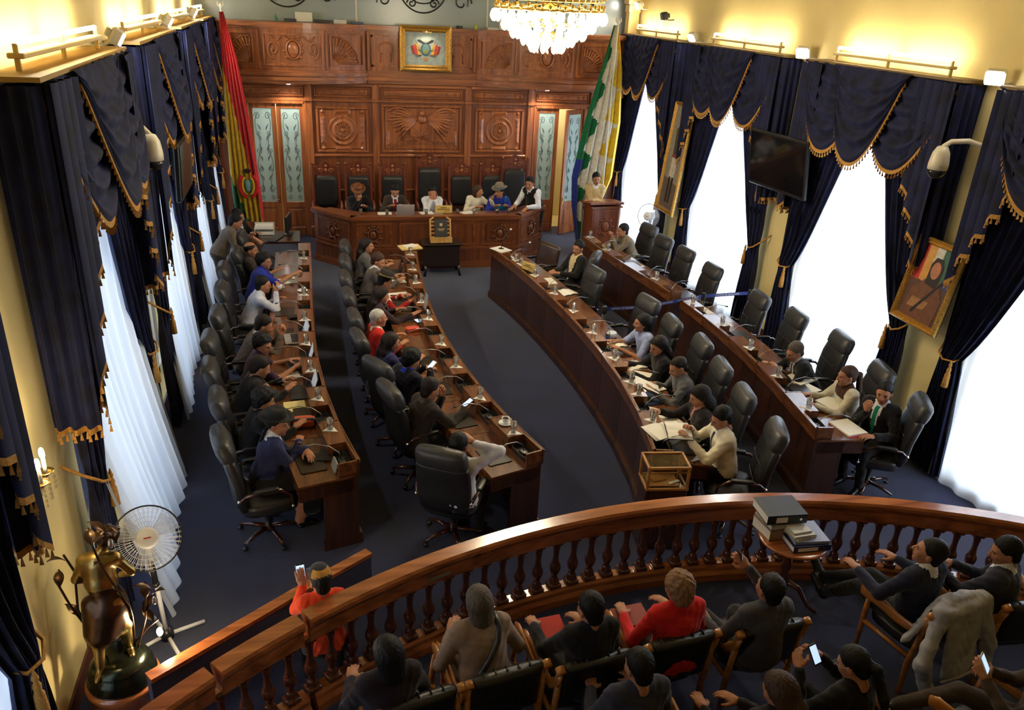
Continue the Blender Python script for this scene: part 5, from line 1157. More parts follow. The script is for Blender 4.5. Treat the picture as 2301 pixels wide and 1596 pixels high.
# right outer row
person('person in black suit and green tie with hand on chin by the rail', (5.81, 6.51), 112, K(26, 25, 30), hair='short', lean=.05, head=(.35, .12, 0), shirt=K(228, 230, 236), tie=K(16, 128, 96), v0=.04, vw=.28, h=NEAR, Rh=dict(t=(.03, .29, .985), p='fist', d=(-.1, .1, 1), b=(0, 1, 0)), Lh=dict(t=(-.18, .38, .80), p='relax'))
person('person in cream jacket and brown scarf with brown ponytail', (5.67, 6.97), 80, K(206, 198, 178), hair='ponytail', hcol='brown', lean=.15, head=(0, .1, 0), scarf=K(64, 36, 26), h=NEAR, Lh=desk(-1, .48), Rh=desk(1, .42))
person('grey-haired person in black suit and eyeglasses writing at right outer desk', (5.54, 7.81), 82, K(22, 23, 28), hair='short', hcol='mixed', lean=.5, head=(.15, .4, 0), shirt=K(214, 216, 222), tie=K(70, 24, 28), glasses=True, Lh=dict(t=(-.12, .48, .87)), Rh=dict(t=(.10, .56, .88), p='grip'))
person('person in tan jacket with hands clasped at the mouth by the lectern', (5.33, 13.19), 92, K(128, 116, 96), hair='short', lean=.4, head=(.0, .1, 0), Lh=dict(t=(-.03, .42, .98), p='grip', d=(.3, .3, .8)), Rh=dict(t=(.03, .42, .98), p='grip', d=(-.3, .3, .8)), h=FAR)
# the dais
dh = dict(zoff=DP, h=FAR)
person('person in black suit and glossy brown hat at the dais, hand at mouth', (.79, 15.55), 180, K(20, 18, 20), hair='short', lean=.28, head=(0, .45, 0), hat=fedora((.16, .05, .015), .12, .15, .11), Rh=dict(t=(.02, .34, 1.0), p='fist', d=(-.2, .2, .9)), Lh=desk(-1, .42, z=.90), shirt=K(60, 50, 50), **dh)
person('person in dark suit and red tie looking down at a laptop, dais', (1.50, 15.6), 180, K(58, 47, 42), hair='short', lean=.22, head=(0, .5, 0), shirt=K(214, 214, 220), tie=K(130, 26, 30), Lh=desk(-1, .42, z=.90), Rh=desk(1, .42, z=.90), **dh)
person('person in white shirt covering the face with both hands, dais centre', (2.22, 15.5), 180, K(226, 226, 232), hair='short', lean=.28, head=(0, .3, 0), Lh=dict(t=(-.04, .30, 1.02), p='flat', d=(.25, .06, 1), b=(0, 1, 0)), Rh=dict(t=(.04, .30, 1.02), p='flat', d=(-.25, .06, 1), b=(0, 1, 0)), **dh)
person('person in cream dress turned sideways talking at the dais', (3.13, 15.55), 200, K(222, 214, 190), hair='bob', hcol='brown', lean=.2, side=-.15, head=(.8, .05, 0), Lh=dict(t=(-.26, .38, 1.02), p='relax', d=(-.3, .3, .8)), Rh=desk(1, .42, z=.90), **dh)
person('person in turquoise and blue clothes with grey felt hat, dais', (3.56, 15.5), 178, K(18, 120, 168), hair='braids', lean=.25, head=(-.85, .15, 0), scarf=K(36, 44, 140), sleeve=K(40, 56, 160), hat=fedora((.20, .17, .13), .85, .16, .12, (.06, .12, .2)), Lh=desk(-1, .42, z=.90), Rh=desk(1, .42, z=.90), **dh)
person('waiter in white shirt, black waistcoat and bow tie leaning on the dais', (4.12, 15.3), 128, K(20, 18, 20), K(14, 13, 14), hair='short', pose='stand', lean=.42, head=(.25, .15, 0), sleeve=K(224, 224, 232), shirt=K(226, 226, 232), tie=K(16, 14, 16), v0=.28, Lh=dict(t=(-.18, .52, 1.07), p='flat', d=(0, .8, -.3)), Rh=dict(t=(.12, .52, 1.07), p='flat', d=(0, .8, -.3)), h=FAR, scale=1.0)
person('standing person in tan shirt and eyeglasses with folded arms at lectern', (5.58, 15.52), 176, K(204, 178, 128), K(18, 17, 18), hair='short', pose='stand', lean=.1, head=(0, .12, 0), glasses=True, collar=True, Lh=dict(t=(.10, .26, 1.12), p='relax', d=(.9, .1, .1)), Rh=dict(t=(-.08, .28, 1.10), p='relax', d=(-.9, .1, 0)), h=FAR, scale=.99)
# the public behind the rail
person('person with dark straight hair and dark purple top, leftmost of the audience', (.28, 3.74), 12, K(40, 32, 42), hair='bob', lean=.02, head=(.15, .2, 0), h=NEAR)
p_strap = person('person with grey bobbed hair in taupe blouse with black shoulder strap', (.92, 4.13), 8, K(146, 124, 110), K(90, 74, 64), hair='bob', hcol='mixed', lean=.32, head=(0, .15, 0), h=NEAR, Lh=dict(t=(-.16, .34, .78)), Rh=dict(t=(.16, .34, .78)))
p_folder = person('person in black suit with a red folder on the lap', (1.63, 3.90), 8, K(20, 20, 26), hair='short', lean=.08, head=(.1, .2, 0), h=NEAR, Lh=dict(t=(-.24, .44, .76), p='grip'), Rh=dict(t=(.14, .36, .76)), collar=True, shirt=K(24, 28, 44))
p_red = person('person with curly ash-blond hair in bright red cardigan', (2.30, 3.99), 6, K(206, 34, 34), hair='curly', hcol='auburn', lean=.1, head=(.05, .15, 0), h=NEAR, Lh=dict(t=(-.26, .34, .76)), Rh=dict(t=(.14, .34, .76)), wide=1.06)
p_cam = person('person in grey suit raising a phone to take a picture', (2.93, 3.86), 4, K(72, 71, 80), K(52, 50, 54), hair='short', lean=-.04, head=(.05, -.05, 0), h=NEAR, Rh=dict(t=(.05, .34, 1.10), p='grip', d=(-.6, .35, .7), b=(.2, -1, .3)), Lh=dict(t=(-.30, .30, .72)), legs=[((-.22, .42, .62), (-.42, .62, .36), (-.52, .74, .36)), ((.10, .44, .56), (.08, .46, .10), (.08, .62, .05))])
person('person in navy suit with legs stretched out and head tilted back', (4.36, 4.02), 14, K(36, 40, 62), hair='short', lean=-.06, head=(.55, -.2, 0), h=NEAR, shirt=K(226, 226, 230), Lh=dict(t=(-.26, .36, .82), p='relax'), Rh=dict(t=(.2, .34, .8)), legs=[((-.12, .42, .56), (-.10, .72, .26), (-.11, .86, .34)), ((.06, .44, .60), (-.06, .80, .36), (-.08, .93, .48))])
p_right = person('person in charcoal suit at right edge of the audience holding a notepad', (4.97, 3.93), 30, K(46, 49, 64), hair='short', lean=.08, head=(.5, .25, 0), h=NEAR, shirt=K(222, 222, 228), Lh=dict(t=(-.20, .46, .92), p='grip'), Rh=dict(t=(.04, .40, .84), p='relax'))
person('balding person in navy pinstripe suit, second audience row', (1.76, 3.36), 4, K(52, 54, 72), hair='thin', hcol='black', lean=.05, head=(.1, .25, 0), h=NEAR, wide=1.05)
p_sun = person('person with long brown hair and white sunglasses pushed up', (2.52, 3.03), 6, K(34, 26, 30), hair='long', hcol='brown', lean=.05, head=(.3, .35, 0), h=NEAR, Lh=dict(t=(-.28, .36, .78), p='relax'), Rh=dict(t=(.0, .36, .76), p='relax'))
p_pony = person('person with long black ponytail in black reading a bright phone', (3.10, 3.14), 20, K(18, 15, 18), hair='ponytail', hcol='black', lean=.12, head=(.15, .4, 0), h=NEAR, glasses=True, Lh=dict(t=(-.14, .36, .95), p='grip', d=(.4, .6, .5), b=(-.5, .3, .6)), Rh=dict(t=(.10, .36, .95), p='grip', d=(-.4, .6, .5), b=(.5, .3, .6)))
p_brown = person('person in brown jacket with crossed legs holding a phone, lower right corner', (4.36, 2.88), 48, K(74, 62, 58), K(70, 60, 56), hair='short', lean=.0, head=(.1, .4, 0), h=NEAR, Lh=dict(t=(-.06, .36, .92), p='grip', d=(.3, .5, .7), b=(-.6, .2, .5)), Rh=dict(t=(.14, .34, .86), p='grip', d=(-.6, .4, .4)), legs=[((-.14, .46, .56), (-.20, .52, .10), (-.22, .70, .05)), ((.06, .46, .66), (-.02, .80, .42), (-.06, .93, .36))])
def cap_hat(root):
    g = MB(); g.lathe([(.086, .045), (.088, .07), (.082, .105), (.06, .135), (.025, .15), (.0, .152)], n=24, cap=False); A = np.concatenate(g.V); A[:, 1] = A[:, 1] * 1.22 - .012; g.V = [A]
    g.M = [1 if (j % 24) in (13, 14, 15, 16, 17, 18, 19, 20, 21, 22) and j // 24 in (1, 2) else 0 for j in range(len(g.F))]
    g.add([(-.07, .07, .055), (.07, .07, .055), (.06, .16, .045), (-.06, .16, .045), (-.07, .07, .06), (.07, .07, .06), (.06, .16, .05), (-.06, .16, .05)], [(0, 3, 2, 1), (4, 5, 6, 7), (0, 1, 5, 4), (1, 2, 6, 5), (2, 3, 7, 6), (3, 0, 4, 7)], 0)
    return link('cap', g.mesh('cap', [cloth(K(46, 48, 54)), cloth(K(196, 138, 60))], True), root)
p_orange = person('person in orange jacket and dark cap crouching behind the balustrade, phone raised', (-.11, 4.73), 8, K(230, 70, 24), K(16, 16, 20), hair='short', pose='squat', lean=.05, head=(.2, .15, 0), h=NEAR, hat=cap_hat, scale=.88, wide=.88, Lh=dict(t=(-.13, .20, .92), e=(-.25, .3, -.9), p='grip', d=(-.1, .2, 1), b=(0, -1, .2)), hz=.46)
# ------------------------------------------------------------------ chandelier
GILT = mat('gilt_metal', (.75, .52, .18), .3, metal=1.0, var=.2, scale=20)
SHADE = emit('lit_glass_shade', (1.0, .90, .66), 14.0); CRYS = glassy('crystal', (.98, .97, .92), .25)
cd = thing('chandelier', 'large gilt and crystal chandelier with tiers of glowing glass shades', 'chandelier', (2.62, 9.3, 0))
for r, z in ((.58, 4.80), (.60, 4.70), (.40, 4.54), (.21, 4.41)):
    g = MB(); g.tube([(r * math.cos(a), r * math.sin(a), z) for a in np.arange(40) * PI / 20], .016, 6, close=True); part('gilt_ring', g, GILT, cd, True)
g = MB()
for k in range(48):
    a = k * PI / 24; g.ball((.60 * math.cos(a), .60 * math.sin(a), 4.725 + .02 * (k % 2)), (.022, .022, .03), 6, 4)
    g.tube([(.59 * math.cos(a), .59 * math.sin(a), 4.80), (.62 * math.cos(a), .62 * math.sin(a), 4.83), (.59 * math.cos(a), .59 * math.sin(a), 4.87)], .008, 4)
o = part('ring_ornament', g, GILT, cd, True); o['kind'] = 'stuff'
g = MB(); g.lathe([(.03, 4.36), (.07, 4.42), (.04, 4.5), (.09, 4.6), (.05, 4.8), (.03, 5.2), (.06, 5.6), (.02, 5.7), (.015, ZC)], n=14); part('stem', g, GILT, cd, True)
g = MB()
for k in range(12):
    a = k * PI / 6
    for r, z in ((.60, 4.70), (.40, 4.54), (.21, 4.41)): g.tube([(.03 * math.cos(a), .03 * math.sin(a), z + .08), (r * .5 * math.cos(a), r * .5 * math.sin(a), z + .03), (r * math.cos(a), r * math.sin(a), z)], .008, 5)
part('branch_arms', g, GILT, cd, True)
shm = MB(); shm.lathe([(.010, 0), (.018, -.012), (.033, -.045), (.036, -.075), (.024, -.105), (.008, -.125), (.0, -.126)], n=12); shme = shm.mesh('glass_shade', SHADE, True)
for r, z, n_ in ((.62, 4.69, 30), (.50, 4.60, 24), (.40, 4.52, 20), (.28, 4.45, 14), (.18, 4.38, 9)):
    for k in range(n_): a = k * 2 * PI / n_; link('glass_shade', shme, cd, (r * math.cos(a), r * math.sin(a), z))
g = MB()
for r, z, n_ in ((.52, 4.66, 40), (.33, 4.50, 28), (.14, 4.36, 14)):
    for k in range(n_):
        a = k * 2 * PI / n_
        for j in range(3): g.ball((r * math.cos(a), r * math.sin(a), z - .045 * j), (.010, .010, .02), 5, 3)
o = part('crystal_drops', g, CRYS, cd); o['kind'] = 'stuff'
l = bpy.data.lights.new('chandelier_glow', 'POINT'); l.energy = 150; l.color = (1, .86, .62); l.shadow_soft_size = .5; o = bpy.data.objects.new('chandelier_glow', l); C.objects.link(o); o.location = (2.62, 9.3, 4.15)
# ------------------------------------------------------------------ flags
def flagpole(x, y, top, label, lean=(0, 0)):
    r = thing('flagpole', label, 'pole', (x, y, 0)); g = MB(); g.tube([(0, 0, 0), (lean[0], lean[1], top)], .018, 8); part('pole', g, WHITEP, r, True); g = MB(); g.lathe([(.16, 0), (.16, .03), (.05, .06), (.03, .12)], n=16); part('base', g, BRASS, r, True); g = MB(); g.T = Matrix.Translation((*lean, top)); g.ball((0, 0, .03), (.03, .03, .05), 8, 6)
    for q in (-1, 1): g.tube([(0, 0, .0), (q * .05, 0, .05), (q * .04, 0, .10)], .012, 5)
    part('finial', g, WHITEP, r, True); return r
FRED, FYEL, FGRN = cloth(K(198, 26, 34), .7), cloth(K(226, 190, 50), .7), cloth(K(14, 104, 62), .7)
FWHT, FBLU = cloth(K(224, 218, 204), .7), cloth(K(40, 52, 140), .7)
def drape_flag(name, label, edges, y0, rule, mats, folds=6, nv=60, nu=46):
    g = MB(); zs = np.array([e[0] for e in edges])[::-1]; xl_ = np.array([e[1] for e in edges])[::-1]; xr_ = np.array([e[2] for e in edges])[::-1]; G = np.zeros((nv, nu, 3)); zt, zb = zs[-1], zs[0]
    for i in range(nv):
        v = i / (nv - 1); z = zt + (zb - zt) * v; a, b = np.interp(z, zs, xl_), np.interp(z, zs, xr_)
        for j in range(nu):
            u = j / (nu - 1); ph = u * 2 * PI * folds + 1.5 * math.sin(v * 3)
            G[i, j] = (a + (b - a) * (u + .02 * math.sin(ph * 2)), y0 + (.02 + .07 * v) * math.sin(ph), z)
    g.sheet(G); nu1 = nu - 1; g.M = [rule((j % nu1 + .5) / nu1, (j // nu1 + .5) / (nv - 1)) for j in range(len(g.F))]
    c = G.mean((0, 1)); c[2] = 0; g.V = [np.concatenate(g.V) - c]
    return thing_mesh(name, g, mats, label, tuple(c)), G
def thing_mesh(name, g, mats, label, loc):
    r = thing(name, label, 'flag', loc); part('cloth', g, mats, r, True); return r
flagpole(-1.42, 15.72, 4.42, 'white flagpole carrying the red, yellow and green flag')
fl1, G1 = drape_flag('flag', 'hanging red, yellow and green flag with coat of arms by left door', [(4.36, -1.44, -1.37), (3.6, -1.48, -1.22), (2.6, -1.50, -1.10), (1.6, -1.52, -1.02), (.72, -1.52, -.98)], 15.55, lambda u, v: 0 if v < .22 + .35 * u + .45 * u * u else (1 if v < .745 + .5 * u else 2), [FRED, FYEL, FGRN], 6, 130, 70)
em = MB(); ce = (-1.20, 15.44, 1.42); co = fl1.location
for q in (-1, 1):
    em.tube([(q * .115 * math.cos(t), 0, .15 * math.sin(t)) for t in np.linspace(-1.3, .9, 12)], [.02] * 11 + [.03], 6, m=0); em.tube([(q * .075 * math.cos(t), -.008, .11 * math.sin(t)) for t in np.linspace(-1.3, 1.1, 12)], .016, 6, m=1); em.tube([(q * .03, -.01, -.1), (q * .04, -.01, .1)], .012, 5, m=2)
em.ball((0, -.012, 0), (.04, .012, .075), 8, 5, m=3); em.ball((0, -.01, .18), (.05, .012, .03), 8, 5, m=4)
em.V = [np.concatenate(em.V) * np.array((1.35, 1, 1.5)) + np.array(ce) - np.array(co)]; part('coat_of_arms', em, [FRED, cloth(K(214, 160, 40)), FGRN, cloth(K(120, 150, 150)), cloth(K(40, 36, 34))], fl1, True, 'embroidered coat of arms')
flagpole(5.80, 15.72, 4.45, 'white flagpole carrying the chequered flag', (-.02, -.1))
def wr_(u, v):
    d = (v * 6.2 + u * .9); k = math.floor(d); f = d - k; tri = abs(f * 2 - 1)
    a, b = .10 + .28 * tri, .50 + .40 * (1 - tri)
    if v > .90: return 0 if u > .45 else (3 if u < .2 else 1)
    if v > .60 and u < .10 + .12 * (tri > .5): return 3
    return 1 if u < a else (0 if u < b else 2)
drape_flag('flag', 'long hanging chequered flag of white, green and yellow squares by lectern', [(4.42, 5.74, 5.84), (3.6, 5.56, 6.0), (2.6, 5.32, 6.08), (1.5, 5.14, 6.02), (.9, 5.18, 5.80), (.15, 5.34, 5.48)], 15.75, wr_, [FWHT, FGRN, FYEL, FBLU], 5, 170, 70)
# ------------------------------------------------------------------ pictures
GFR = mat('gilt_frame', sRGB(196, 150, 70), .38, metal=.7, var=.35, scale=40, bump=.6, bscale=70)
def framed(label, loc, w, h_, rz, tilt, fw=.09, name='framed_picture', cat='painting'):
    r = thing(name, label, cat, loc, rz); r.rotation_euler = (tilt, 0, rz)
    prof = [(0, 0), (0, -.03), (fw * .25, -.05), (fw * .5, -.028), (fw * .75, -.04), (fw, -.012), (fw, 0)]
    for (x0, z0, x1, z1) in ((-w / 2, -h_ / 2, w / 2, -h_ / 2), (w / 2, -h_ / 2, w / 2, h_ / 2), (w / 2, h_ / 2, -w / 2, h_ / 2), (-w / 2, h_ / 2, -w / 2, -h_ / 2)):
        d = Vector((x1 - x0, z1 - z0)).normalized(); n = Vector((-d.y, d.x)); R = []
        for (px, pz, s_) in ((x0, z0, 1), (x1, z1, -1)): R.append([(px + n.x * a + d.x * a * s_, y, pz + n.y * a + d.y * a * s_) for a, y in prof])
        g = MB(); g.rings(R, 0, False); g.rings([R[0]], 0, False) if 0 else None; part('frame_side', g, GFR, r)
    g = MB(); g.box((0, .008, 0), (w, .012, h_)); part('backing', g, DK, r)
    return r, (w - 2 * fw, h_ - 2 * fw)
def flatpoly(g, pts, y, m): g.plate(pts, y, y + .002, m)
def ellp(cx, cz, rx, rz, n=20, a0=0, a1=2 * PI): return [(cx + rx * math.cos(t), cz + rz * math.sin(t)) for t in np.linspace(a0, a1, n, endpoint=(a1 - a0) < 6)]
paint = lambda c, r=.5: mat('paint_%d' % len(bpy.data.materials), K(*c), r, var=.25, scale=12)
fr, (iw, ih) = framed('gilt-framed coat of arms picture over the dais', (2.25, YB - .22, 3.81), 1.02, .84, 0, math.radians(-4), .12, cat='picture')
g = MB(); g.box((0, -.004, 0), (iw, .008, ih)); part('canvas', g, paint((150, 162, 158)), fr)
for q in (-1, 1):
    g = MB()
    for k, c in enumerate((0, 1, 2)): x = q * (.10 + .055 * k); flatpoly(g, [(x, -.13 + .012 * k), (x + q * .05, -.12 + .012 * k), (x + q * .09, .08 - .02 * k), (x + q * .045, .10 - .02 * k)], -.012 - .001 * k, k)
    for k in range(4): g.tube([(q * .10, -.012, -.05), (q * (.20 + .03 * k), -.012, .15 - .05 * k)], .003, 4, m=3); g.tube([(q * .08, -.012, -.12), (q * (.18 + .02 * k), -.012, -.17 + .02 * k)], .003, 4, m=3)
    part('painted_flags', g, [paint((208, 160, 60)), paint((186, 60, 40)), paint((150, 40, 48)), paint((60, 50, 40))], fr)
    g = MB(); flatpoly(g, [(0, .10), (q * .05, .13), (q * .12, .17), (q * .17, .16), (q * .13, .12), (q * .06, .09)], -.016, 0); part('painted_condor', g, paint((30, 28, 28)), fr)
g = MB(); flatpoly(g, ellp(0, -.01, .10, .125), -.015, 0); flatpoly(g, ellp(0, -.01, .072, .095), -.018, 1); flatpoly(g, ellp(0, -.05, .05, .035), -.020, 2); flatpoly(g, [(-.035, -.16), (.035, -.16), (.03, -.22), (-.03, -.22)], -.014, 3); part('painted_shield', g, [paint((52, 84, 96)), paint((92, 126, 128)), paint((120, 130, 60)), paint((196, 130, 50))], fr)
g = MB(); g.tube([(-.09, -.17, .30), (.09, -.17, .30)], .018, 8); g.tube([(0, -.02, .42), (0, -.13, .36), (0, -.17, .31)], .008, 6); part('picture_light', g, BRASS, fr, True)
l = bpy.data.lights.new('picture_beam', 'SPOT'); l.energy = 8; l.color = (1, .85, .6); l.spot_size = 1.6; l.spot_blend = .8; l.shadow_soft_size = .04; o = bpy.data.objects.new('picture_beam', l); C.objects.link(o); o.location = (2.25, YB - .50, 4.16); o.rotation_euler = (math.radians(38), 0, 0)
fr, (iw, ih) = framed('tall gilt-framed painting of a standing soldier on right wall', (6.46, 13.80, 2.24), .78, 1.98, -PI / 2, math.radians(-5), .07)
g = MB(); g.box((0, -.004, 0), (iw, .008, ih)); part('canvas', g, paint((150, 142, 128)), fr)
g = MB(); flatpoly(g, [(-.3, -.9), (.3, -.9), (.3, -.45), (-.3, -.35)], -.010, 0); flatpoly(g, [(-.12, .05), (.12, .05), (.15, .52), (.05, .60), (-.05, .60), (-.15, .52)], -.012, 1); flatpoly(g, [(-.11, -.34), (.11, -.34), (.12, .07), (-.12, .07)], -.013, 2)
flatpoly(g, [(-.10, -.80), (-.02, -.80), (-.03, -.33), (-.10, -.33)], -.014, 3); flatpoly(g, [(.02, -.80), (.10, -.80), (.10, -.33), (.03, -.33)], -.014, 3); flatpoly(g, ellp(0, .69, .055, .075), -.015, 4); flatpoly(g, ellp(0, .74, .06, .05, 14, 0, PI), -.016, 3); flatpoly(g, [(-.13, .02), (.13, .02), (.13, .08), (-.13, .08)], -.016, 5)
part('painted_figure', g, [paint((106, 90, 80)), paint((62, 66, 52)), paint((206, 198, 180)), paint((30, 26, 26)), paint((180, 130, 104)), paint((150, 60, 44))], fr)
fr, (iw, ih) = framed('gilt-framed portrait of a long-haired figure with rifle, right wall', (6.60, 7.16, 2.10), .74, .98, -PI / 2, math.radians(-9), .075)
g = MB(); g.box((0, -.004, 0), (iw, .008, ih)); part('canvas', g, paint((84, 52, 44)), fr)
g = MB(); w2, h2 = iw / 2, ih / 2
for k, c in enumerate(range(5)): x0 = -w2 + k * iw / 5; flatpoly(g, [(x0, .02), (x0 + iw / 5, .0), (x0 + iw / 5, h2), (x0, h2)], -.009, k)
flatpoly(g, [(-.26, -h2), (.24, -h2), (.26, -.12), (.14, .06), (-.06, .06), (-.22, -.1)], -.012, 5); flatpoly(g, [(-.06, .0), (.12, -.02), (.125, .22), (.08, .31), (-.02, .31), (-.065, .22)], -.013, 6); flatpoly(g, ellp(.03, .17, .068, .098), -.015, 7); flatpoly(g, [(-.2, -.3), (.06, -.28), (.10, -.18), (-.16, -.18)], -.014, 8); flatpoly(g, [(-.12, -.34), (-.09, -.36), (.2, .08), (.18, .1)], -.016, 6)
part('painted_figure', g, [paint((186, 46, 40)), paint((208, 150, 70)), paint((206, 200, 190)), paint((52, 96, 76)), paint((46, 56, 118)), paint((110, 66, 40)), paint((34, 22, 20)), paint((178, 116, 84)), paint((160, 112, 66))], fr)
# ------------------------------------------------------------------ televisions
SCR = mat('tv_screen', (.006, .006, .008), .06, spec=.6)
def tv(label, loc, rz, tilt, w, h_):
    r = thing('television', label, 'television', loc, rz); r.rotation_euler = (tilt, 0, rz)
    g = MB(); g.box((0, .03, 0), (w, .06, h_), b=.012); part('housing', g, BLACKP, r)
    g = MB(); g.box((0, -.004, .01), (w - .07, .008, h_ - .09)); part('screen', g, SCR, r)
    g = MB(); g.box((0, .10, 0), (.3, .08, .3)); g.tube([(0, .12, 0), (0, .34, .02)], .03, 6); part('wall_mount', g, BLACKP, r)
tv('large black flat television mounted on the right wall', (6.36, 10.28, 2.84), -PI / 2 + .10, math.radians(8), 1.30, .80)
tv('flat television on the left wall mirroring the tricolour flag', (-1.50, 10.35, 2.78), PI / 2, math.radians(3), 1.02, .68)
# ------------------------------------------------------------------ dome cameras
CAMW = mat('camera_shell', sRGB(226, 216, 190), .35)
DOME = glassy('smoked_dome', (.12, .12, .12), .2)
def dome(label, c, wall):
    r = thing('security_camera', label, 'camera', c); w = Vector(wall) - Vector(c)
    g = MB(); g.lathe([(.03, .17), (.055, .16), (.085, .10), (.098, .02), (.102, -.02), (.100, -.075)], n=20, cap=True); part('shell', g, CAMW, r, True)
    g = MB(); g.lathe([(.098, -.076), (.094, -.11), (.07, -.155), (.03, -.175), (.0, -.178)], n=20); part('smoked_dome', g, mat('dome_black', (.02, .02, .022), .08), r, True)
    g = MB(); g.tube([(0, 0, .16), (w.x * .15, w.y * .15, .22), (w.x * .5, w.y * .5, .24), (w.x * .8, w.y * .8, .20), (w.x, w.y, .14)], .028, 8); part('bracket_arm', g, CAMW, r, True)
    g = MB(); g.box((w.x, w.y, .12), (.03, .15, .22), b=.008); part('wall_plate', g, CAMW, r)
dome('white dome security camera on the left wall among the curtains', (-1.5, 8.33, 3.30), (xl(8.5) + .02, 8.5, 3.3))
dome('white dome security camera on the right wall over the portrait', (6.47, 7.34, 3.42), (xr(7.15) - .02, 7.12, 3.42))
# ------------------------------------------------------------------ fans
FANW = mat('fan_white', sRGB(222, 222, 226), .4); MESHM = glassy('fan_guard_mesh', (.88, .9, .93), .04, .3, frost=.32, frostcol=(.8, .83, .88))
def fan_(label, base, head, R, aim, feet=True):
    r = thing('pedestal_fan', label, 'fan', base); h_ = Vector(head) - Vector(base); d = Vector(aim).normalized(); T_ = Matrix.Translation(h_) @ d.to_track_quat('Z', 'Y').to_matrix().to_4x4()
    g = MB(); g.T = T_; g.tube([(R * math.cos(a), R * math.sin(a), 0) for a in np.arange(36) * PI / 18], .006, 6, close=True); part('guard_rim', g, BLACKP, r, True)
    g = MB(); g.T = T_
    for k in range(40):
        a = k * PI / 20; g.tube([(.07 * math.cos(a), .07 * math.sin(a), .05), (R * .7 * math.cos(a + .1), R * .7 * math.sin(a + .1), .045), (R * math.cos(a + .12), R * math.sin(a + .12), 0)], .0016, 4); g.tube([(.05 * math.cos(a), .05 * math.sin(a), -.09), (R * .8 * math.cos(a), R * .8 * math.sin(a), -.06), (R * math.cos(a), R * math.sin(a), 0)], .0016, 4)
    for rr in (.35, .5, .65, .8, .92): g.tube([(R * rr * math.cos(a), R * rr * math.sin(a), .05 - .05 * rr * rr) for a in np.arange(30) * PI / 15], .0012, 4, close=True)
    o = part('wire_guard', g, FANW, r); o['kind'] = 'stuff'
    g = MB(); g.T = T_; g.lathe([(.075, .045), (.078, .055), (.06, .062), (.0, .064)], n=18); part('badge', g, FANW, r, True)
    g = MB(); g.T = T_; g.box((0, 0, .066), (.05, .008, .002)); part('badge_mark', g, cloth(K(180, 40, 40)), r)
    for k in range(3):
        a = k * 2 * PI / 3; g = MB(); g.T = T_ @ Matrix.Rotation(a, 4, 'Z'); G = [[(R * .84 * s_ * math.cos(t), R * .84 * s_ * math.sin(t), -.02 + .03 * (t - .45) / .9 * s_) for t in np.linspace(0, .95, 8)] for s_ in np.linspace(.15, 1, 7)]; g.sheet(G); part('blade', g, MESHM, r, True)
    g = MB(); g.T = T_; g.lathe([(.05, -.02), (.07, -.06), (.065, -.15), (.03, -.19), (.0, -.192)], n=16); part('motor', g, FANW, r, True)
    g = MB(); b_ = -d * .1 + h_; g.tube([tuple(b_), (b_.x, b_.y, b_.z - .12)], .035, 8); g.tube([(b_.x, b_.y, b_.z - .12), (b_.x * .5, b_.y * .5, b_.z * .45), (0, 0, .06)], .018, 8); part('stand_pole', g, FANW, r, True)
    g = MB(); g.tube([(b_.x, b_.y, b_.z - .2), (b_.x * .8, b_.y * .8, b_.z * .6)], .022, 8); g.ball((b_.x * .78, b_.y * .78, b_.z * .58), .03, 8, 5); part('height_clamp', g, BLACKP, r, True)
    g = MB(); g.lathe([(.05, .02), (.055, .07), (.03, .12)], n=10); part('hub', g, BLACKP, r, True)
    for k in range(4):
        a = .5 + k * PI / 2; g = MB(); g.tube([(.04 * math.cos(a), .04 * math.sin(a), .05), (.3 * math.cos(a), .3 * math.sin(a), .018)], .016, 6); part('foot', g, FANW, r, True)
fan_('white pedestal fan standing by the left sheer near the bronze statue', (-1.33, 5.36, 0), (-1.32, 5.22, 1.09), .235, (.20, -.8, .62))
fan_('white pedestal fan in the far right window behind the chairs', (6.05, 13.55, 0), (5.90, 13.42, 1.28), .22, (-.6, -.5, .1))
# ------------------------------------------------------------------ wall sconce
sc = thing('wall_sconce', 'lit candle sconce with crystal drops on the left wall', 'lamp', (xl(4.66), 4.66, 2.02))
g = MB(); g.box((.012, 0, 0), (.024, .10, .16), b=.008); part('back_plate', g, BRASS, sc)
BULB = emit('candle_bulb', (1.0, .86, .6), 60.0)
for q, (dx, dy) in enumerate(((.16, -.06), (.15, .07))):
    g = MB(); g.tube([(.02, 0, -.03), (dx * .5, dy * .5, -.09), (dx, dy, -.03)], .008, 6); g.lathe([(.045, .0), (.05, .008), (.02, .0), (.012, -.03)], (dx, dy, -.02), 14); part('arm', g, BRASS, sc, True)
    g = MB(); g.lathe([(.012, 0), (.012, .09)], (dx, dy, -.015), 10); part('candle', g, WHITEP, sc, True)
    g = MB(); g.ball((dx, dy, .115), (.017, .017, .04), 8, 6); part('bulb', g, BULB, sc, True)
    g = MB()
    for k in range(6):
        a = k * PI / 3
        for j in range(4 if k % 2 else 3): g.ball((dx + .045 * math.cos(a), dy + .045 * math.sin(a), -.05 - .035 * j), (.007, .007, .016), 5, 3)
    o = part('crystal_drops', g, CRYS, sc); o['kind'] = 'stuff'
l = bpy.data.lights.new('sconce_glow', 'POINT'); l.energy = 9; l.color = (1, .8, .5); l.shadow_soft_size = .03; o = bpy.data.objects.new('sconce_glow', l); C.objects.link(o); o.location = (xl(4.66) + .19, 4.66, 2.16)
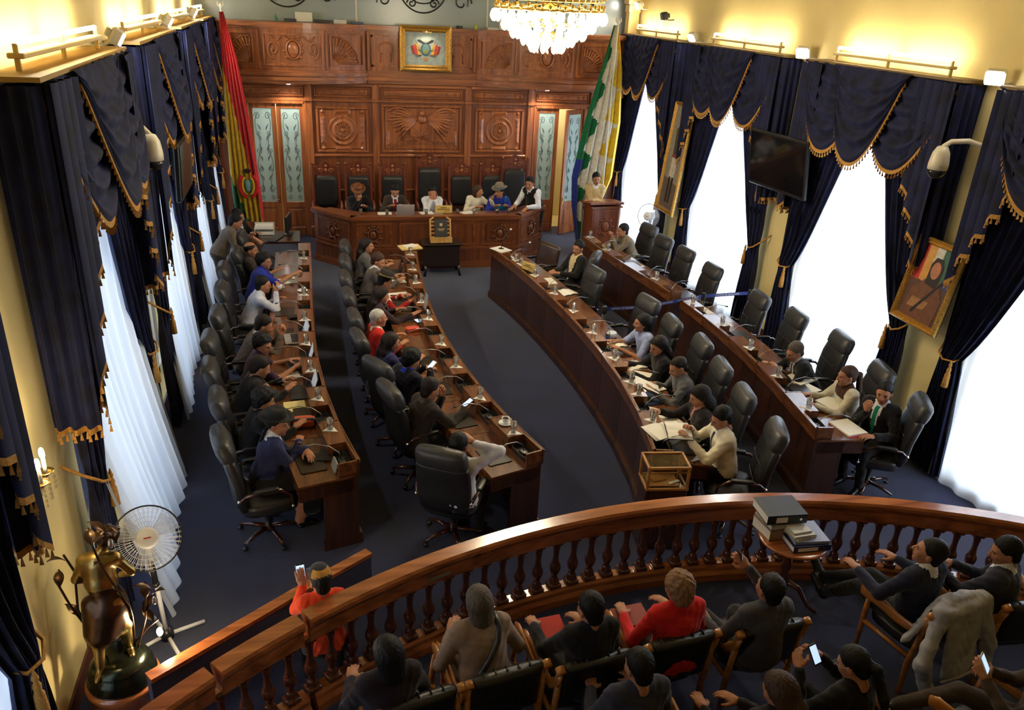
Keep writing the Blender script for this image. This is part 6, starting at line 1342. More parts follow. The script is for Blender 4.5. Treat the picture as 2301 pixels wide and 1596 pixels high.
# ------------------------------------------------------------------ bronze statue lamp
BRZ = mat('bronze_gold', (.42, .29, .10), .3, metal=1.0, var=.4, scale=9); BRD = mat('bronze_brown', (.10, .055, .03), .28, metal=.85, var=.4, scale=9); BRG = mat('bronze_green', (.035, .040, .026), .2, metal=.9)
sa = thing('statue_lamp', 'bronze statue of a draped figure with lamp branches beside the fan', 'statue', (-1.50, 4.72, 0))
ped = thing('round_pedestal', 'low round polished wooden pedestal under the bronze statue', 'pedestal', (-1.50, 4.72, 0))
g = MB(); g.lathe([(.23, 0), (.25, .03), (.235, .06), (.235, .24), (.25, .27), (.24, .30)], n=36); part('drum', g, RAILW, ped, True)
g = MB(); g.lathe([(.225, .302), (.23, .33), (.21, .36), (.215, .39), (.19, .41), (.195, .44), (.17, .47), (.12, .49), (.0, .50)], n=32); part('stepped_base', g, BRG, sa, True)
s = SDF((-.3, -.3, .42), (.3, .3, 1.55), .0085)
s.cone((.06, .05, .52), (.07, .02, .76), .032, .05, 0, .02); s.cone((.07, .02, .76), (.03, 0, .99), .05, .075, 0, .03); s.cone((.06, .07, .50), (.09, -.02, .49), .03, .02, 0, .01)
s.cone((-.10, -.10, .48), (-.09, -.03, .72), .028, .045, 0, .02); s.cone((-.09, -.03, .72), (-.02, 0, .97), .048, .075, 0, .03); s.cone((-.10, -.10, .47), (-.11, -.17, .44), .025, .02, 0, .01)
s.cone((0, 0, .98), (-.02, .0, 1.14), .085, .07, 1, .04, (1, 0, 0), 1.2); s.cone((-.02, 0, 1.14), (-.01, .0, 1.30), .075, .08, 0, .04, (1, 0, 0), 1.3); s.cone((-.10, .0, 1.32), (.09, 0, 1.32), .04, .04, 0, .03)
s.cone((-.02, .0, .90), (-.06, -.02, .74), .115, .10, 1, .04, (1, 0, 0), 1.2); s.cone((-.1, -.02, .98), (-.15, -.02, .62), .06, .03, 1, .03)
s.cone((-.10, 0, 1.32), (-.17, .02, 1.16), .035, .03, 0, .02); s.cone((-.17, .02, 1.16), (-.10, .10, 1.08), .03, .022, 0, .015); s.cone((.09, 0, 1.32), (.17, .02, 1.18), .035, .03, 0, .02); s.cone((.17, .02, 1.18), (.08, .10, 1.10), .03, .022, 0, .015)
s.cone((0, .01, 1.33), (.03, .02, 1.41), .032, .03, 0, .02); s.ell((.05, .04, 1.46), (.06, .07, .072), 0, .02); s.ell((.06, .03, 1.475), (.075, .08, .07), 1, .01, noise=.008, nf=110)
V, F, M = s.surf(); link('figure', np_mesh('figure', V, F, M, [BRZ, BRD]), sa)
g = MB()
stalks = [[(.10, .06, .5), (.14, -.02, .9), (.04, -.1, 1.3), (.0, -.1, 1.52), (.10, -.12, 1.60)], [(.12, .04, .5), (.2, .04, .75), (.22, .06, .92), (.26, .06, .98)], [(-.08, .0, .5), (-.2, .02, .9), (-.18, .05, 1.2), (-.22, .04, 1.35)], [(.08, .06, .5), (.2, .05, .66), (.28, .06, .72)], [(-.1, .02, .55), (-.24, .02, .95), (-.30, .03, 1.18)]]
for p in stalks:
    P = np.array(p); t = np.linspace(0, 1, 16); tt = np.linspace(0, 1, len(P)); g.tube(np.stack([np.interp(t, tt, P[:, i]) for i in range(3)], 1), .008, 6)
part('branches', g, BRD, sa, True)
for k, (x, y, z, a) in enumerate(((.0, -.1, 1.5, .3), (.1, -.12, 1.6, 1.2), (.26, .06, .98, 2.0), (.2, .04, .8, -.4), (-.22, .04, 1.3, 2.4), (-.28, .03, 1.1, .2), (-.2, .02, .85, 1.0), (.24, .06, .7, .9), (.05, -.1, 1.35, 2.9), (.22, .06, .9, .2), (.13, -.1, 1.57, 3.4), (.27, .05, .94, 4.2))):
    g = MB(); g.T = Matrix.Translation((x, y, z)) @ Matrix.Rotation(a, 4, 'Z') @ Matrix.Rotation(.5, 4, 'X'); G = [[(w_ * .032 * math.sin(PI * min(.98, t + .05)), t * .13, .02 * math.sin(t * 3) + .008 * abs(w_)) for w_ in (-1, -.5, 0, .5, 1)] for t in np.linspace(0, 1, 8)]; g.sheet(G); part('leaf', g, BRD, sa, True)
for x, y, z, lit in ((.12, -.12, 1.52, 0), (.27, .06, .88, 0), (.27, .06, .60, 1)):
    g = MB(); g.ball((x, y, z), (.022, .022, .035), 8, 6); part('bulb', g, BULB if lit else CRYS, sa, True)
l = bpy.data.lights.new('statue_glow', 'POINT'); l.energy = 12; l.color = (1, .82, .52); l.shadow_soft_size = .03; o = bpy.data.objects.new('statue_glow', l); C.objects.link(o); o.location = (-1.50 + .30, 4.72 + .03, .60)
# ------------------------------------------------------------------ round table with binders
rt = thing('round_table', 'small round pedestal table at the rail stacked with binders', 'table', (3.80, 4.86, 0))
g = MB(); g.lathe([(.0, .68), (.25, .685), (.285, .70), (.285, .715), (.27, .72), (.0, .72)], n=36); part('top', g, RAILW, rt, True)
g = MB(); g.lathe([(.06, .68), (.035, .64), (.03, .5), (.045, .42), (.03, .36), (.05, .26), (.05, .18)], n=14); part('pedestal', g, RAILD, rt, True)
for k in range(3): a = k * 2 * PI / 3 - .6; g = MB(); g.tube([(.04 * math.cos(a), .04 * math.sin(a), .26), (.14 * math.cos(a), .14 * math.sin(a), .22), (.24 * math.cos(a), .24 * math.sin(a), .06), (.32 * math.cos(a), .32 * math.sin(a), .018)], [.03, .024, .018, .018], 8); part('leg', g, RAILD, rt, True)
def book(label, loc, d, rz, col, cat='book', spine=None, page=True, mark=None, name='book'):
    r = thing(name, label, cat, loc, rz, 'books on the round table' if cat in ('book', 'binder') else None); x, y, z = d; cm = mat('cover_%d' % len(bpy.data.materials), col, .4, spec=.5, coat=.2)
    g = MB(); g.box((0, 0, .002), (x, y, .004)); g.box((0, 0, z - .002), (x, y, .004)); g.box((0, -y / 2 + .002, z / 2), (x, .004, z)); part('cover', g, cm, r)
    if page: g = MB(); g.box((0, .004, z / 2), (x - .012, y - .012, z - .009)); part('pages', g, PAGE, r)
    if spine: g = MB(); g.box((spine[0], -y / 2 - .001, z / 2), (spine[1], .002, z * .6)); part('spine_label', g, PAGE, r); g = MB(); g.T = TR((x / 2 - .06, -y / 2 - .0015, z / 2), 0, PI / 2); g.lathe([(.011, 0), (.011, .002)], n=12); part('spine_ring', g, CHROME, r)
    if mark: g = MB(); g.T = Matrix.Translation((0, .03, z + .0005)); g.lathe([(mark, 0), (mark, .001)], n=16); part('cover_emblem', g, EMB, r)
    return r
T0 = .722
book('dark blue lever-arch binder with white spine label, bottom of the stack', (3.86, 4.80, T0), (.34, .30, .055), -.05, K(38, 40, 92), 'binder', (-.04, .18), name='binder')
book('lilac-grey folder of papers lying on the blue binder', (3.875, 4.82, T0 + .057), (.31, .29, .022), -.09, K(150, 160, 196), 'folder', name='folder')
book('cream paperback book on the lilac folder', (3.80, 4.84, T0 + .081), (.20, .27, .018), .22, K(222, 206, 168))
book('thin white paperback under the emblem booklet', (3.80, 4.83, T0 + .101), (.20, .24, .018), .05, K(222, 220, 214))
book('white booklet with small gold emblem on its cover', (3.795, 4.85, T0 + .121), (.17, .22, .014), .06, K(226, 222, 214), mark=.026)
book('loose brown file under the thick black binder', (3.70, 4.98, T0), (.30, .25, .10), .10, K(150, 120, 90))
book('ragged bundle of papers under the thick black binder', (3.71, 4.985, T0 + .102), (.29, .26, .045), .04, K(168, 160, 146))
book('thick glossy black binder with white spine label, top of the stack', (3.72, 5.0, T0 + .149), (.36, .29, .085), -.07, K(16, 18, 20), 'binder', (-.05, .10), name='binder')
# denim jacket on a chair back
jk = thing('denim_jacket', 'grey-blue denim jacket draped over an armchair back', 'jacket', (4.42, 4.05, 0), math.radians(12))
s = SDF((-.62, -.78, .05), (.6, .1, 1.02), .012); wv = (1, 0, 0)
s.cone((0, -.30, .885), (0, -.37, .88), .035, .035, 0, .03, wv, 6.5); s.cone((0, -.375, .86), (.02, -.44, .30), .036, .034, 0, .04, wv, 5.2); s.cone((-.22, -.33, .86), (-.40, -.42, .50), .05, .055, 0, .05); s.cone((-.40, -.42, .50), (-.30, -.50, .16), .055, .05, 0, .03); s.cone((.22, -.34, .86), (.30, -.44, .5), .055, .055, 0, .05); s.cone((.30, -.44, .5), (.28, -.48, .2), .055, .05, 0, .03); s.cone((-.12, -.24, .87), (-.36, -.24, .62), .03, .025, 0, .04, (.5, -.3, .8), 3.6); s.cone((0, -.27, .90), (.0, -.32, .915), .03, .03, 0, .03, wv, 4)
V, F, M = s.surf(); V = wrinkle(V, F, M + 1, .3); V = wrinkle(V, F, M + 1, .8); link('jacket_body', np_mesh('jacket_body', V, F, M, [mat('denim_grey', K(172, 172, 182), .75, spec=.3, var=.3, scale=7, bump=.4, bscale=30)]), jk)
g = MB(); g.tube([(-.19, -.474, .31), (.0, -.482, .295), (.20, -.478, .305)], .012, 6); part('hem_seam', g, cloth(K(168, 166, 172)), jk, True)
# strap and small extras on people
u_, n_, P_0 = np.array((0, math.sin(.32), math.cos(.32))), np.array((0, math.cos(.32), -math.sin(.32))), np.array((0, 0, .575))
g = MB(); g.tube([P_0 + u_ * t + n_ * b_ + np.array((x, 0, 0)) for t, x, b_ in ((.44, .10, .09), (.51, .105, .0), (.45, .10, -.105), (.36, .07, -.142), (.25, .0, -.150), (.14, -.09, -.150), (.07, -.16, -.125), (.03, -.205, -.06))], .02, 8, flat=.45); o = part('shoulder_strap', g, LEATH, p_strap, True); 
g = MB()
for q in (-1, 1): g.tube([(q * .038 + .03 * math.cos(a), .085 + .004, .105 + .022 * math.sin(a)) for a in np.arange(14) * PI / 7], .005, 6, close=True)
g.tube([(-.008, .09, .108), (.008, .09, .108)], .005, 5)
for q in (-1, 1): g.tube([(q * .068, .085, .105), (q * .088, .02, .08)], .004, 5)
o = part('sunglasses', g, mat('white_frame', (.8, .8, .78), .3), p_sun, True, 'white-framed sunglasses'); o.matrix_local = [c for c in p_sun.children if c.name.startswith('hair')][0].matrix_local
# ------------------------------------------------------------------ small things on the desks
WATER = glassy('tumbler_glass', (.985, .99, .99), .14); NAPK = mat('napkin_white', sRGB(236, 234, 228), .85)
def tumbler(label, loc, group):
    r = thing('water_glass', label, 'glass', loc, 0, group); g = MB(); g.lathe([(.0, .001), (.029, .001), (.034, .115), (.0315, .115), (.027, .012), (.0, .010)], n=16, cap=False); part('tumbler', g, WATER, r, True); g = MB(); g.lathe([(.026, .014), (.029, .065), (.0, .0655)], n=14); part('water', g, WATER, r, True); return r
def napkin(label, loc, rz, group): g = MB(); g.prism([(-.07, -.045), (.08, -.05), (.0, .075)], 0, .003); return single('napkin', g, NAPK, label, 'napkin', loc, rz, group)
GL = {'LO': [7.0, 7.66, 8.36, 9.12, 9.91, 10.86, 12.66], 'LI': [6.68, 7.45, 8.26, 8.92, 9.76, 10.40, 11.21, 11.84, 12.61], 'RI': [6.70, 7.20, 7.79, 8.22, 9.03, 9.80, 10.54, 11.35, 11.93, 12.36], 'RO': [6.62, 7.49, 8.26, 9.06, 9.95, 11.22, 12.84, 13.41]}
def shelf_y(k, y):      # nearest raised block
    ys = ROWS[k][2]; best = None
    for i in range(9):
        a = ys[i] + (ys[i + 1] - ys[i]) * .53; b = ys[i + 1] - .06; c = min(max(y, a), b)
        if best is None or abs(c - y) < abs(best - y): best = c
    return best
for k, L in GL.items():
    nm = ROWS[k][3]; used = []
    for i, y in enumerate(L):
        y = shelf_y(k, y)
        while any(abs(y - u) < .12 for u in used): y += .13
        used.append(y); p = rpt(k, y, .10, SZ)
        napkin('white paper napkin under the %s glass from the rail, %s desks' % (ORD[i], nm), p, random.uniform(-.5, .5) + (0 if ROWS[k][1] < 0 else PI), 'napkins on the %s desks' % nm)
        tumbler('water glass on a napkin, %s from the rail on %s desks' % (ORD[i], nm), (p[0], p[1], SZ + .003), 'water glasses on the %s desks' % nm)
def mic(k, i):
    c, n = TRAYS[k, i]; nm = ROWS[k][3]
    r = thing('microphone', 'gooseneck microphone in the %s tray from the rail, %s desks' % (ORD[i], nm), 'microphone', (c[0], c[1], DZ + .045), math.atan2(n.y, n.x), 'desk microphones of the %s row' % nm)
    g = MB(); g.pad((0, 0, .014), (.075, .11, .026)); part('base', g, BLACKP, r, True)
    a = random.uniform(-.35, .35); g = MB(); P = [(0, 0, .02), (.02, a * .05, .10), (.10, a * .18, .16), (.22, a * .35, .18), (.33, a * .5, .15)]; g.tube(P, .0045, 6); part('gooseneck', g, STEEL, r, True)
    g = MB(); g.tube([P[-1], (P[-1][0] + .035, P[-1][1] + a * .03, P[-1][2] - .008)], [.008, .011], 8); part('mic_head', g, BLACKP, r, True)
def blotter(k, i):
    ys = ROWS[k][2]; y = (ys[i] + ys[i + 1]) / 2 - .06; p = rpt(k, y, .365, DZ); n = rn_(k, y)
    g = MB(); g.box((0, 0, .006), (.24, .32, .012), b=.004); return single('desk_blotter', g, BLOT, 'dark leather folder on the %s desk from the rail, %s row' % (ORD[i], ROWS[k][3]), 'folder', p, math.atan2(n.y, n.x), 'leather folders of the %s row' % ROWS[k][3])
for k in ROWS:
    for i in range(9): mic(k, i)
for k, I in (('LO', (0, 1, 4, 5)), ('LI', (0, 1, 2, 3, 5, 6)), ('RI', (0, 3, 6)), ('RO', (1, 3, 5, 7))):
    for i in I: blotter(k, i)
def paper(label, x, y, z, rz, w=.21, d=.297, t=.003, m=None, name='paper', cat='paper', group='papers on the desks', tilt=0.0):
    r = single(name, MB().box((0, 0, t / 2), (w, d, t)), m or PAGE, label, cat, (x, y, z), rz, group); r.rotation_euler = (tilt, 0, rz); return r
def open_book(label, x, y, z, rz, w=.36, d=.26, col=None):
    r = thing('open_book', label, 'book', (x, y, z), rz); g = MB(); g.box((0, 0, .003), (w + .012, d + .01, .006)); part('cover', g, col or BKB, r)
    for q in (-1, 1):
        g = MB(); G0 = [[(q * (t * w / 2), s_ * d / 2, .008 + .018 * math.sin(PI * min(1, t * 1.1 + .1)) * (1 - .5 * t)) for s_ in (-1, 1)] for t in np.linspace(0, 1, 8)]; g.sheet(G0); g.box((q * w / 4, 0, .007), (w / 2 - .01, d - .01, .006)); part('page_block', g, PAGE, r, True)
    return r
ALU = mat('laptop_silver', (.55, .55, .57), .35, metal=.6); LSCR = emit('laptop_screen', (.75, .80, .85), .10); KEY = mat('keyboard_dark', (.03, .03, .032), .5)
def laptop(label, x, y, z, rz, m=None, open_=1.9, lit=True):
    r = thing('laptop', label, 'laptop', (x, y, z), rz, 'laptops on the desks'); m = m or KEY     # screen stands at +y side, user at -y
    g = MB(); g.box((0, 0, .009), (.33, .23, .018), b=.004); part('base', g, m, r)
    g = MB(); g.box((0, .02, .0185), (.28, .11, .002)); part('keyboard', g, KEY, r)
    T_ = Matrix.Translation((0, .115, .018)) @ Matrix.Rotation(-(open_ - PI / 2), 4, 'X'); g = MB(); g.T = T_; g.box((0, 0, .11), (.33, .008, .22), b=.003); l_ = part('lid', g, m, r)
    g = MB(); g.T = T_; g.box((0, -.0045, .112), (.30, .002, .19)); part('screen', g, LSCR if lit else SCR, l_)
PH = emit('phone_screen', (.50, .68, 1.0), .75)
def phone(label, p, rz, rx, ry=0.0, m=None):
    r = thing('phone', label, 'phone', p, 0); r.rotation_euler = (rx, ry, rz); g = MB(); g.box((0, 0, 0), (.068, .138, .010), b=.004); part('case', g, m or BLACKP, r); g = MB(); g.box((0, 0, .0055), (.058, .112, .001)); part('screen', g, PH, r)
Z = DZ + .001
# left outer row
laptop('open laptop with pale screen before the brown-grey jacket', -.36, 9.62, Z, -PI / 2 + .1, ALU); laptop('open laptop before the person in purple top', -.30, 8.86, Z, -PI / 2, KEY); laptop('open laptop on the third left outer desk', -.27, 8.10, Z, -PI / 2 + .05, KEY)
paper('yellowish notepad on the third left outer desk', -.33, 7.78, Z, .1, .22, .24, .008, mat('legal_pad', K(226, 208, 140), .8)); paper('open white diary near the purple top', -.40, 8.52, Z, .3, .24, .16, .012); paper('closed dark tablet on the second left outer desk', -.20, 7.62, Z, .1, .28, .22, .018, BLOT, 'tablet', 'tablet')
bag = thing('cloth_bag', 'orange and dark striped woven pouch on the left outer desk', 'bag', (-.24, 7.36, Z)); g = MB(); g.pad((0, 0, .045), (.24, .13, .085)); part('body', g, cloth(K(190, 84, 40)), bag, True); g = MB(); g.pad((.0, -.03, .05), (.25, .05, .086)); part('dark_band', g, cloth(K(40, 30, 34)), bag, True)
paper('black glossy pad on the front left outer desk', -.02, 6.72, DZ + .013, -.2, .17, .2, .008, BLACKP, 'pad', 'pad'); single('name_card', MB().box((0, 0, .05), (.012, .15, .10), ry=.3), mat('card_clear', K(150, 150, 140), .3), 'small upright name card at the front left outer desk', 'card', (.04, 6.48, DZ), .2)
paper('white open notebook before the royal blue shirt', -.48, 11.9, Z, .2, .26, .3, .012); paper('dark tray of remote controls near the cup saucer', -.36, 10.35, Z, .3, .16, .1, .03, BLACKP, 'tray', 'tray')
CUPW = mat('porcelain', (.82, .81, .78), .2, coat=.5); COFF = mat('coffee', (.03, .012, .006), .15)
def saucer(label, loc): g = MB(); g.lathe([(.03, 0), (.05, .004), (.072, .014), (.07, .017), (.045, .008), (.0, .006)], n=24); return single('saucer', g, CUPW, label, 'saucer', loc, smooth=True)
def cup(label, loc, full=True):
    r = thing('coffee_cup', label, 'cup', loc); g = MB(); g.lathe([(.022, 0), (.03, .02), (.041, .062), (.038, .062), (.028, .02), (.0, .008)], n=20, cap=False); g.tube([(.036, 0, .05), (.058, 0, .045), (.056, 0, .022), (.03, 0, .018)], .005, 6); part('cup_body', g, CUPW, r, True)
    if full: g = MB(); g.lathe([(.036, .05), (.0, .0505)], n=18); part('coffee', g, COFF, r)
    return r
p = rpt('LI', 6.86, .09, SZ); saucer('white saucer at the front of left inner desks', p); cup('white coffee cup filled with coffee on its saucer', (p[0], p[1], SZ + .008))
p = rpt('LO', 11.0, .12, SZ); saucer('white saucer left on the left outer desk', p)
hp_ = root_info[p_white.name][1][0]; cup('white cup held by the white-shirted drinker', (hp_.x + .03, hp_.y, hp_.z - .02), False)
# left inner row
paper('cream memo square on the front left inner desk', 1.58, 6.55, Z, .4, .13, .13); paper('white open notebook before the plum jacket', 1.10, 11.1, Z, .2, .3, .2, .01); paper('white sheets before the grey suit', 1.12, 11.75, Z, .1, .3, .22)
laptop('open dark laptop before the grey suit', 1.10, 12.1, Z, -PI / 2, KEY, lit=False); laptop('open dark laptop beside the clear stand', 1.12, 10.6, Z, -PI / 2 - .1, KEY, 2.0, False)
pu = thing('purse', 'small coral red purse on the left inner desk', 'purse', (1.14, 9.72, Z), .2); g = MB(); g.pad((0, 0, .03), (.18, .10, .06)); part('body', g, mat('coral_leather', K(214, 84, 66), .45), pu, True); g = MB(); g.tube([(.08, 0, .03), (.15, -.05, .006), (.12, -.13, .004), (-.02, -.15, .004)], .004, 5); part('wrist_strap', g, mat('coral_strap', K(190, 80, 60), .5), pu, True)
single('sign_holder', MB().box((0, 0, .11), (.004, .14, .22), ry=.15), glassy('acrylic', (.8, .85, .85), .2, frost=.3), 'clear upright acrylic sign holder on left inner desk', 'sign holder', (*rpt('LI', 10.12, .08)[:2], SZ), .1)
paper('open yellow folder of papers topping the far end of left inner desks', *rpt('LI', 12.95, .10)[:2], SZ + .01, .2, .36, .26, .02, mat('manila', K(220, 190, 120), .8), 'file_folder', 'folder'); paper('white papers on the yellow folder', *rpt('LI', 12.97, .10)[:2], SZ + .031, .5, .22, .16, .012)
h1 = root_info[p_phone1.name][1][0]; phone('phone with green screen held by the dark brown suit', (h1.x, h1.y, h1.z + .03), -1.2, .5); h2 = root_info[p_phone2.name][1][0]; phone('white phone with blue screen held over left inner desk', (h2.x, h2.y, h2.z + .03), -1.0, .6, m=WHITEP)
phone('phone lying near the plum jacket sleeve', (1.25, 10.05, Z + .006), .3, 0)
# right inner row
open_book('thick open book of printed pages by the rail end of right inner desk', 3.30, 6.45, SZ + .0, .15, .42, .30)
h3 = root_info[p_cream.name][-1][0]; open_book('open white booklet in the hands of the cream suit', h3.x - .03, h3.y + .12, h3.z - .01, 1.3, .34, .24)
for i, (x, y, r_, lb) in enumerate(((3.52, 6.38, .3, 'loose sheet under the open booklet'), (3.44, 6.72, .5, 'printed sheet between the two front right inner desks'), (3.55, 6.95, .2, 'white sheet before the long-haired writer'), (3.48, 7.08, .9, 'folded white sheet beside the leather folder'), (3.68, 7.72, .3, 'white sheets before the grey turtleneck'), (3.64, 8.02, 1.0, 'large white page near the turtleneck'))): paper(lb + ' on right inner desk', x, y, Z + .002 * i, r_)
h4 = root_info[p_turt.name][-1][0]; paper('white sheet held by the grey turtleneck', h4.x - .02, h4.y + .04, h4.z + .02, 1.2, .21, .29, .002, tilt=.35)
paper('blue folder with yellow highlighter on right inner desk', 3.50, 7.42, Z, .1, .24, .30, .012, mat('folder_blue', K(52, 74, 116), .5), 'folder', 'folder'); single('highlighter', MB().tube([(0, 0, .009), (.1, .02, .009)], .008, 8), mat('hi_yellow', K(214, 220, 60), .4), 'yellow highlighter pen on the blue folder', 'pen', (3.45, 7.40, Z + .012), .2)
open_book('open cream notebook before the dark long-haired person', 3.66, 8.28, Z, .3, .30, .22); open_book('open notebook under the light blue sleeve', 3.66, 8.95, Z, .2, .30, .22)
bt = thing('water_bottle', 'clear plastic water bottle with blue cap, right inner desk', 'bottle', (*rpt('RI', 9.02, .30)[:2], Z)); g = MB(); g.lathe([(.0, 0), (.03, 0), (.032, .02), (.03, .08), (.032, .14), (.012, .19), (.012, .205)], n=14); part('bottle', g, WATER, bt, True); g = MB(); g.lathe([(.014, .2), (.014, .22), (.0, .221)], n=12); part('cap', g, cloth(K(60, 120, 190)), bt); g = MB(); g.lathe([(.0325, .06), (.0325, .11)], n=14, cap=False); part('label', g, cloth(K(70, 110, 170)), bt)
single('crumpled_bag', MB().pad((0, 0, .04), (.16, .12, .08), p=2.2), mat('thin_plastic', K(206, 214, 226), .3), 'crumpled pale plastic bag behind the water bottle', 'bag', (*rpt('RI', 9.18, .42)[:2], Z), .4, smooth=True)
paper('white booklet on the seventh right inner desk', *rpt('RI', 11.45, .38)[:2], Z, .1, .2, .28, .012); open_book('open cream book on the far right inner desk', *rpt('RI', 10.9, .42)[:2], Z, .4, .34, .24)
npl = thing('name_plate', 'yellow wooden name plate standing on the far right inner desk', 'name plate', (*rpt('RI', 11.62, .10)[:2], SZ), math.radians(-60)); YEL = mat('plate_yellow', K(206, 176, 96), .45); g = MB(); g.plate([(-.14, 0), (.14, 0), (.14, .12), (-.14, .12)], -.012, .012); part('plate', g, YEL, npl); g = MB(); g.box((0, -.013, .085), (.10, .002, .012)); g.box((0, -.013, .06), (.2, .002, .012)); g.box((.05, -.013, .03), (.1, .002, .008)); part('lettering', g, cloth(K(90, 66, 40)), npl)
for i, (y, d, lb) in enumerate(((12.75, .10, 'white papers at the far end of right inner desks'), (12.6, .25, 'white printed bundle near the tufted chair'))): paper(lb, *rpt('RI', y, d)[:2], SZ if d < .19 else Z, .5, .24, .3, .01)
for i, (d, y) in enumerate(((.12, 12.78), (.32, 12.45))):
    b_ = rpt('RI', y, d, SZ if d < .19 else DZ); r = thing('stand_microphone', ('left', 'right')[i] + ' of two silver-headed microphones at far right inner desk', 'microphone', b_); g = MB(); g.lathe([(.05, 0), (.05, .012), (.01, .02)], n=14); part('base', g, BLACKP, r, True); g = MB(); g.tube([(0, 0, .02), (.03, .02, .14), (.10, .06, .26), (.16, .09, .30)], .006, 6); part('neck', g, BLACKP, r, True); g = MB(); g.ball((.175, .098, .31), .024, 10, 7); part('mic_ball', g, CHROME, r, True)
# tufted brown armchair in the gap
tc = thing('tufted_chair', 'dark brown tufted leather armchair at far end of right inner desks', 'chair', (3.60, 12.75, 0), math.radians(115)); BRL = mat('brown_leather', (.045, .025, .018), .25, spec=.6)
g = MB(); g.pad((0, 0, .46), (.52, .5, .12)); part('seat', g, BRL, tc, True)
g = MB(); g.loft([((0, -.24 - .1 * t, .5 + .45 * t), (.27 - .02 * t, 0, 0), (0, .055, .01)) for t in np.linspace(0, 1, 8)], 24, 4); part('backrest', g, BRL, tc, True)
g = MB()
for i in range(5):
    for j in range(3): g.ball((-.18 + .09 * i, -.215 - .1 * (j / 3 + .1), .6 + .13 * j), (.03, .018, .04), 6, 4)
part('tufts', g, BRL, tc, True)
for q in (-1, 1):
    g = MB(); g.tube([(q * .28, -.25, .66), (q * .29, .0, .68), (q * .29, .2, .66)], .026, 8); part('armrest', g, BRL, tc, True)
    for y in (-.2, .2): g = MB(); g.tube([(q * .23, y, 0), (q * .23, y, .42)], [.018, .024], 6); part('leg', g, ARMW, tc, True)
# right outer row
for i, (x, y, r_, w_, d_, t_, lb) in enumerate(((5.42, 6.46, .1, .25, .32, .02, 'stack of white and red folders by the green tie'), (5.62, 7.02, .3, .34, .26, .02, 'open binder of cream pages before the cream jacket'), (5.58, 7.66, .4, .34, .26, .02, 'open book near the grey-haired writer'), (5.60, 8.05, .2, .2, .14, .006, 'white memo under the writing hand'), (5.50, 7.40, .3, .3, .22, .004, 'printed papers between two right outer desks'), (5.42, 9.55, .1, .3, .4, .003, 'glossy pale sheet on the fifth right outer desk'), (5.38, 10.0, .1, .3, .4, .003, 'glossy pale sheet beside the belt barrier'), (5.18, 12.2, .2, .3, .3, .006, 'white papers on the far right outer desk'))): paper(lb, x, y, (DZ if x - rx_('RO', y) > .2 else SZ) + .001, r_, w_, d_, t_)
paper('red-edged folder under the white folders by the green tie', 5.43, 6.44, Z - .0005, .12, .27, .33, .004, mat('folder_red', K(170, 40, 44), .5), 'folder', 'folder')
# dais things
npl2 = copy_tree(npl, (2.34, 14.86, 1.02), 0.0, 'yellow wooden name plate on the presidency desk before the white shirt'); npl2.scale = (1.15,) * 3
laptop('silver laptop seen from behind on the presidency desk', 1.62, 14.98, .965, PI, ALU, 1.85)
for i, (x, y) in enumerate(((.80, 14.98), (1.28, 14.9), (2.02, 14.9), (2.62, 14.9), (2.95, 14.95), (3.40, 14.92), (3.62, 14.92))): tumbler('water glass on the presidency desk, %s from the left' % ORD[i], (x, y, .965), 'water glasses on the presidency desk')
for i, (x, y, lb) in enumerate(((1.25, 15.05, 'left'), (2.05, 15.05, 'middle'), (2.85, 15.05, 'right'))): paper('%s white papers on the presidency desk' % lb, x, y, .962, .2 * i, .26, .2, .01)
# left back working desk
wdk = thing('work_desk', 'small wooden side desk with printer trays by the left door', 'desk', (-.78, 14.35, 0)); g = MB(); g.box((0, 0, .74), (.95, .70, .04), b=.008); part('top', g, DK, wdk)
for x in (-.44, .44): g = MB(); g.box((x, 0, .36), (.04, .62, .72)); part('side_panel', g, DK, wdk)
pt = thing('paper_tray', 'white two-level tray of papers on the left side desk', 'tray', (-.92, 14.55, .762)); 
for z in (0, .10): g = MB(); g.box((0, 0, z + .01), (.34, .26, .012)); g.box((0, .12, z + .04), (.34, .01, .06)); part('shelf', g, WHITEP, pt); g = MB(); g.box((0, 0, z + .035), (.3, .21, .035)); part('papers', g, PAGE, pt)
g = MB(); g.box((0, 0, .05), (.012, .012, .1))
for x in (-.16, .16):
    for y in (-.12, .12): g = MB(); g.box((x, y, .055), (.012, .012, .11)); part('post', g, WHITEP, pt)
mo = thing('monitor', 'flat black computer monitor seen edge-on at the left side desk', 'monitor', (-.50, 14.45, .762), math.radians(80)); g = MB(); g.box((0, 0, .22), (.42, .04, .28), b=.008); part('panel', g, BLACKP, mo); g = MB(); g.box((0, .02, .05), (.05, .03, .1)); g.box((0, .02, .008), (.2, .16, .016), b=.004); part('stand', g, BLACKP, mo)
single('keyboard', MB().box((0, 0, .01), (.4, .14, .02), b=.004), BLACKP, 'black keyboard before the left side monitor', 'keyboard', (-.72, 14.16, .762), math.radians(70))
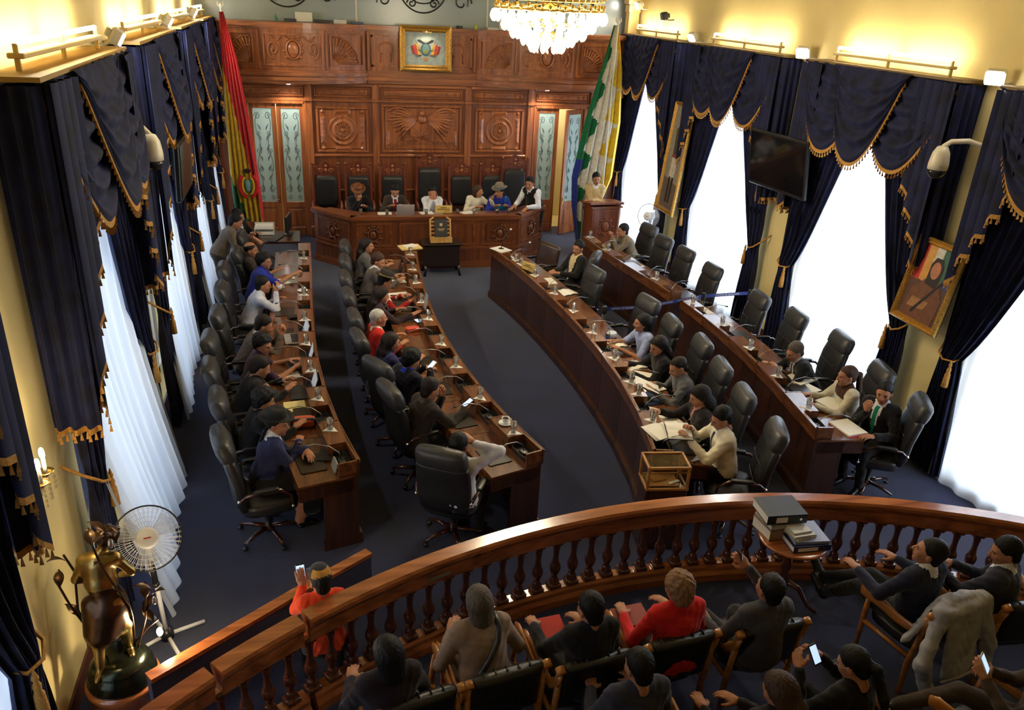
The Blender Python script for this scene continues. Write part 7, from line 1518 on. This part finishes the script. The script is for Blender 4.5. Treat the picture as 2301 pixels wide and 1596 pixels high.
# ledge of the gallery
for i, (x, w_, h_, c, lb) in enumerate(((-.56, .05, .12, (60, 130, 110), 'small green bottle'), (-.30, .22, .05, (40, 44, 52), 'dark box'), (-.05, .32, .17, (206, 206, 196), 'white standing card'), (.30, .30, .05, (46, 42, 40), 'row of dark books'), (.62, .24, .07, (190, 190, 184), 'pale paper bundle'), (.95, .22, .04, (60, 80, 110), 'blue folder'), (2.95, .1, .05, (40, 40, 44), 'dark small case'), (3.28, .06, .11, (176, 186, 60), 'yellow-green bottle'), (3.62, .22, .05, (196, 196, 196), 'white paper pile'), (3.88, .26, .20, (206, 206, 186), 'leaning white sheet'))):
    g = MB(); g.lathe([(w_ / 2, 0), (w_ / 2, h_ * .6), (w_ * .2, h_ * .8), (w_ * .2, h_)], n=12) if 'bottle' in lb else g.box((0, 0, h_ / 2), (w_, .12 if h_ < .1 else .02, h_), b=.003, rx=0 if h_ < .1 else -.2); single('ledge_item' if 'bottle' not in lb else 'bottle', g, mat('ledge_%d' % i, K(*c), .5), lb + ' on the ledge above the carved gallery front', 'bottle' if 'bottle' in lb else 'box', (x, YB - .02, 4.20 + (.004 if 'lean' in lb or 'card' in lb else 0)), .1)
# in the audience's hands
h5 = root_info[p_cam.name][1][0]; phone('phone raised by the grey suit to take a picture', (h5.x - .02, h5.y + .02, h5.z + .02), PI / 2, PI / 2 - .2, 0)
h6 = root_info[p_pony.name][-1][0]; phone('bright white phone read by the ponytailed person', (h6.x + .10, h6.y - .02, h6.z + .05), .3, .9); h7 = root_info[p_brown.name][-1][0]; phone('bright phone held at the lower right corner', (h7.x, h7.y, h7.z + .06), .6, 1.0, m=WHITEP); h8 = root_info[p_orange.name][-1][0]; phone('small phone with lit screen raised by the orange jacket', (h8.x, h8.y + .03, h8.z + .03), .2, 1.1)
h9 = root_info[p_folder.name][-1][0]; paper('red folder with white pages on the black suit lap', h9.x + .11, h9.y - .04, h9.z - .05, .1, .24, .17, .012, mat('folder_scarlet', K(196, 40, 34), .5), 'folder', 'folder', tilt=.25); h10 = root_info[p_red.name][-1][0]; paper('dull red folder on the lap of the red cardigan', h10.x + .06, h10.y - .03, h10.z - .05, .1, .26, .18, .012, mat('folder_rose', K(150, 66, 62), .5), 'folder', 'folder', tilt=.15); h11 = root_info[p_right.name][-1][0]; paper('small white notepad in the hand of the charcoal suit', h11.x, h11.y + .02, h11.z + .03, .8, .07, .11, .012, name='notepad', cat='notepad', tilt=.4)
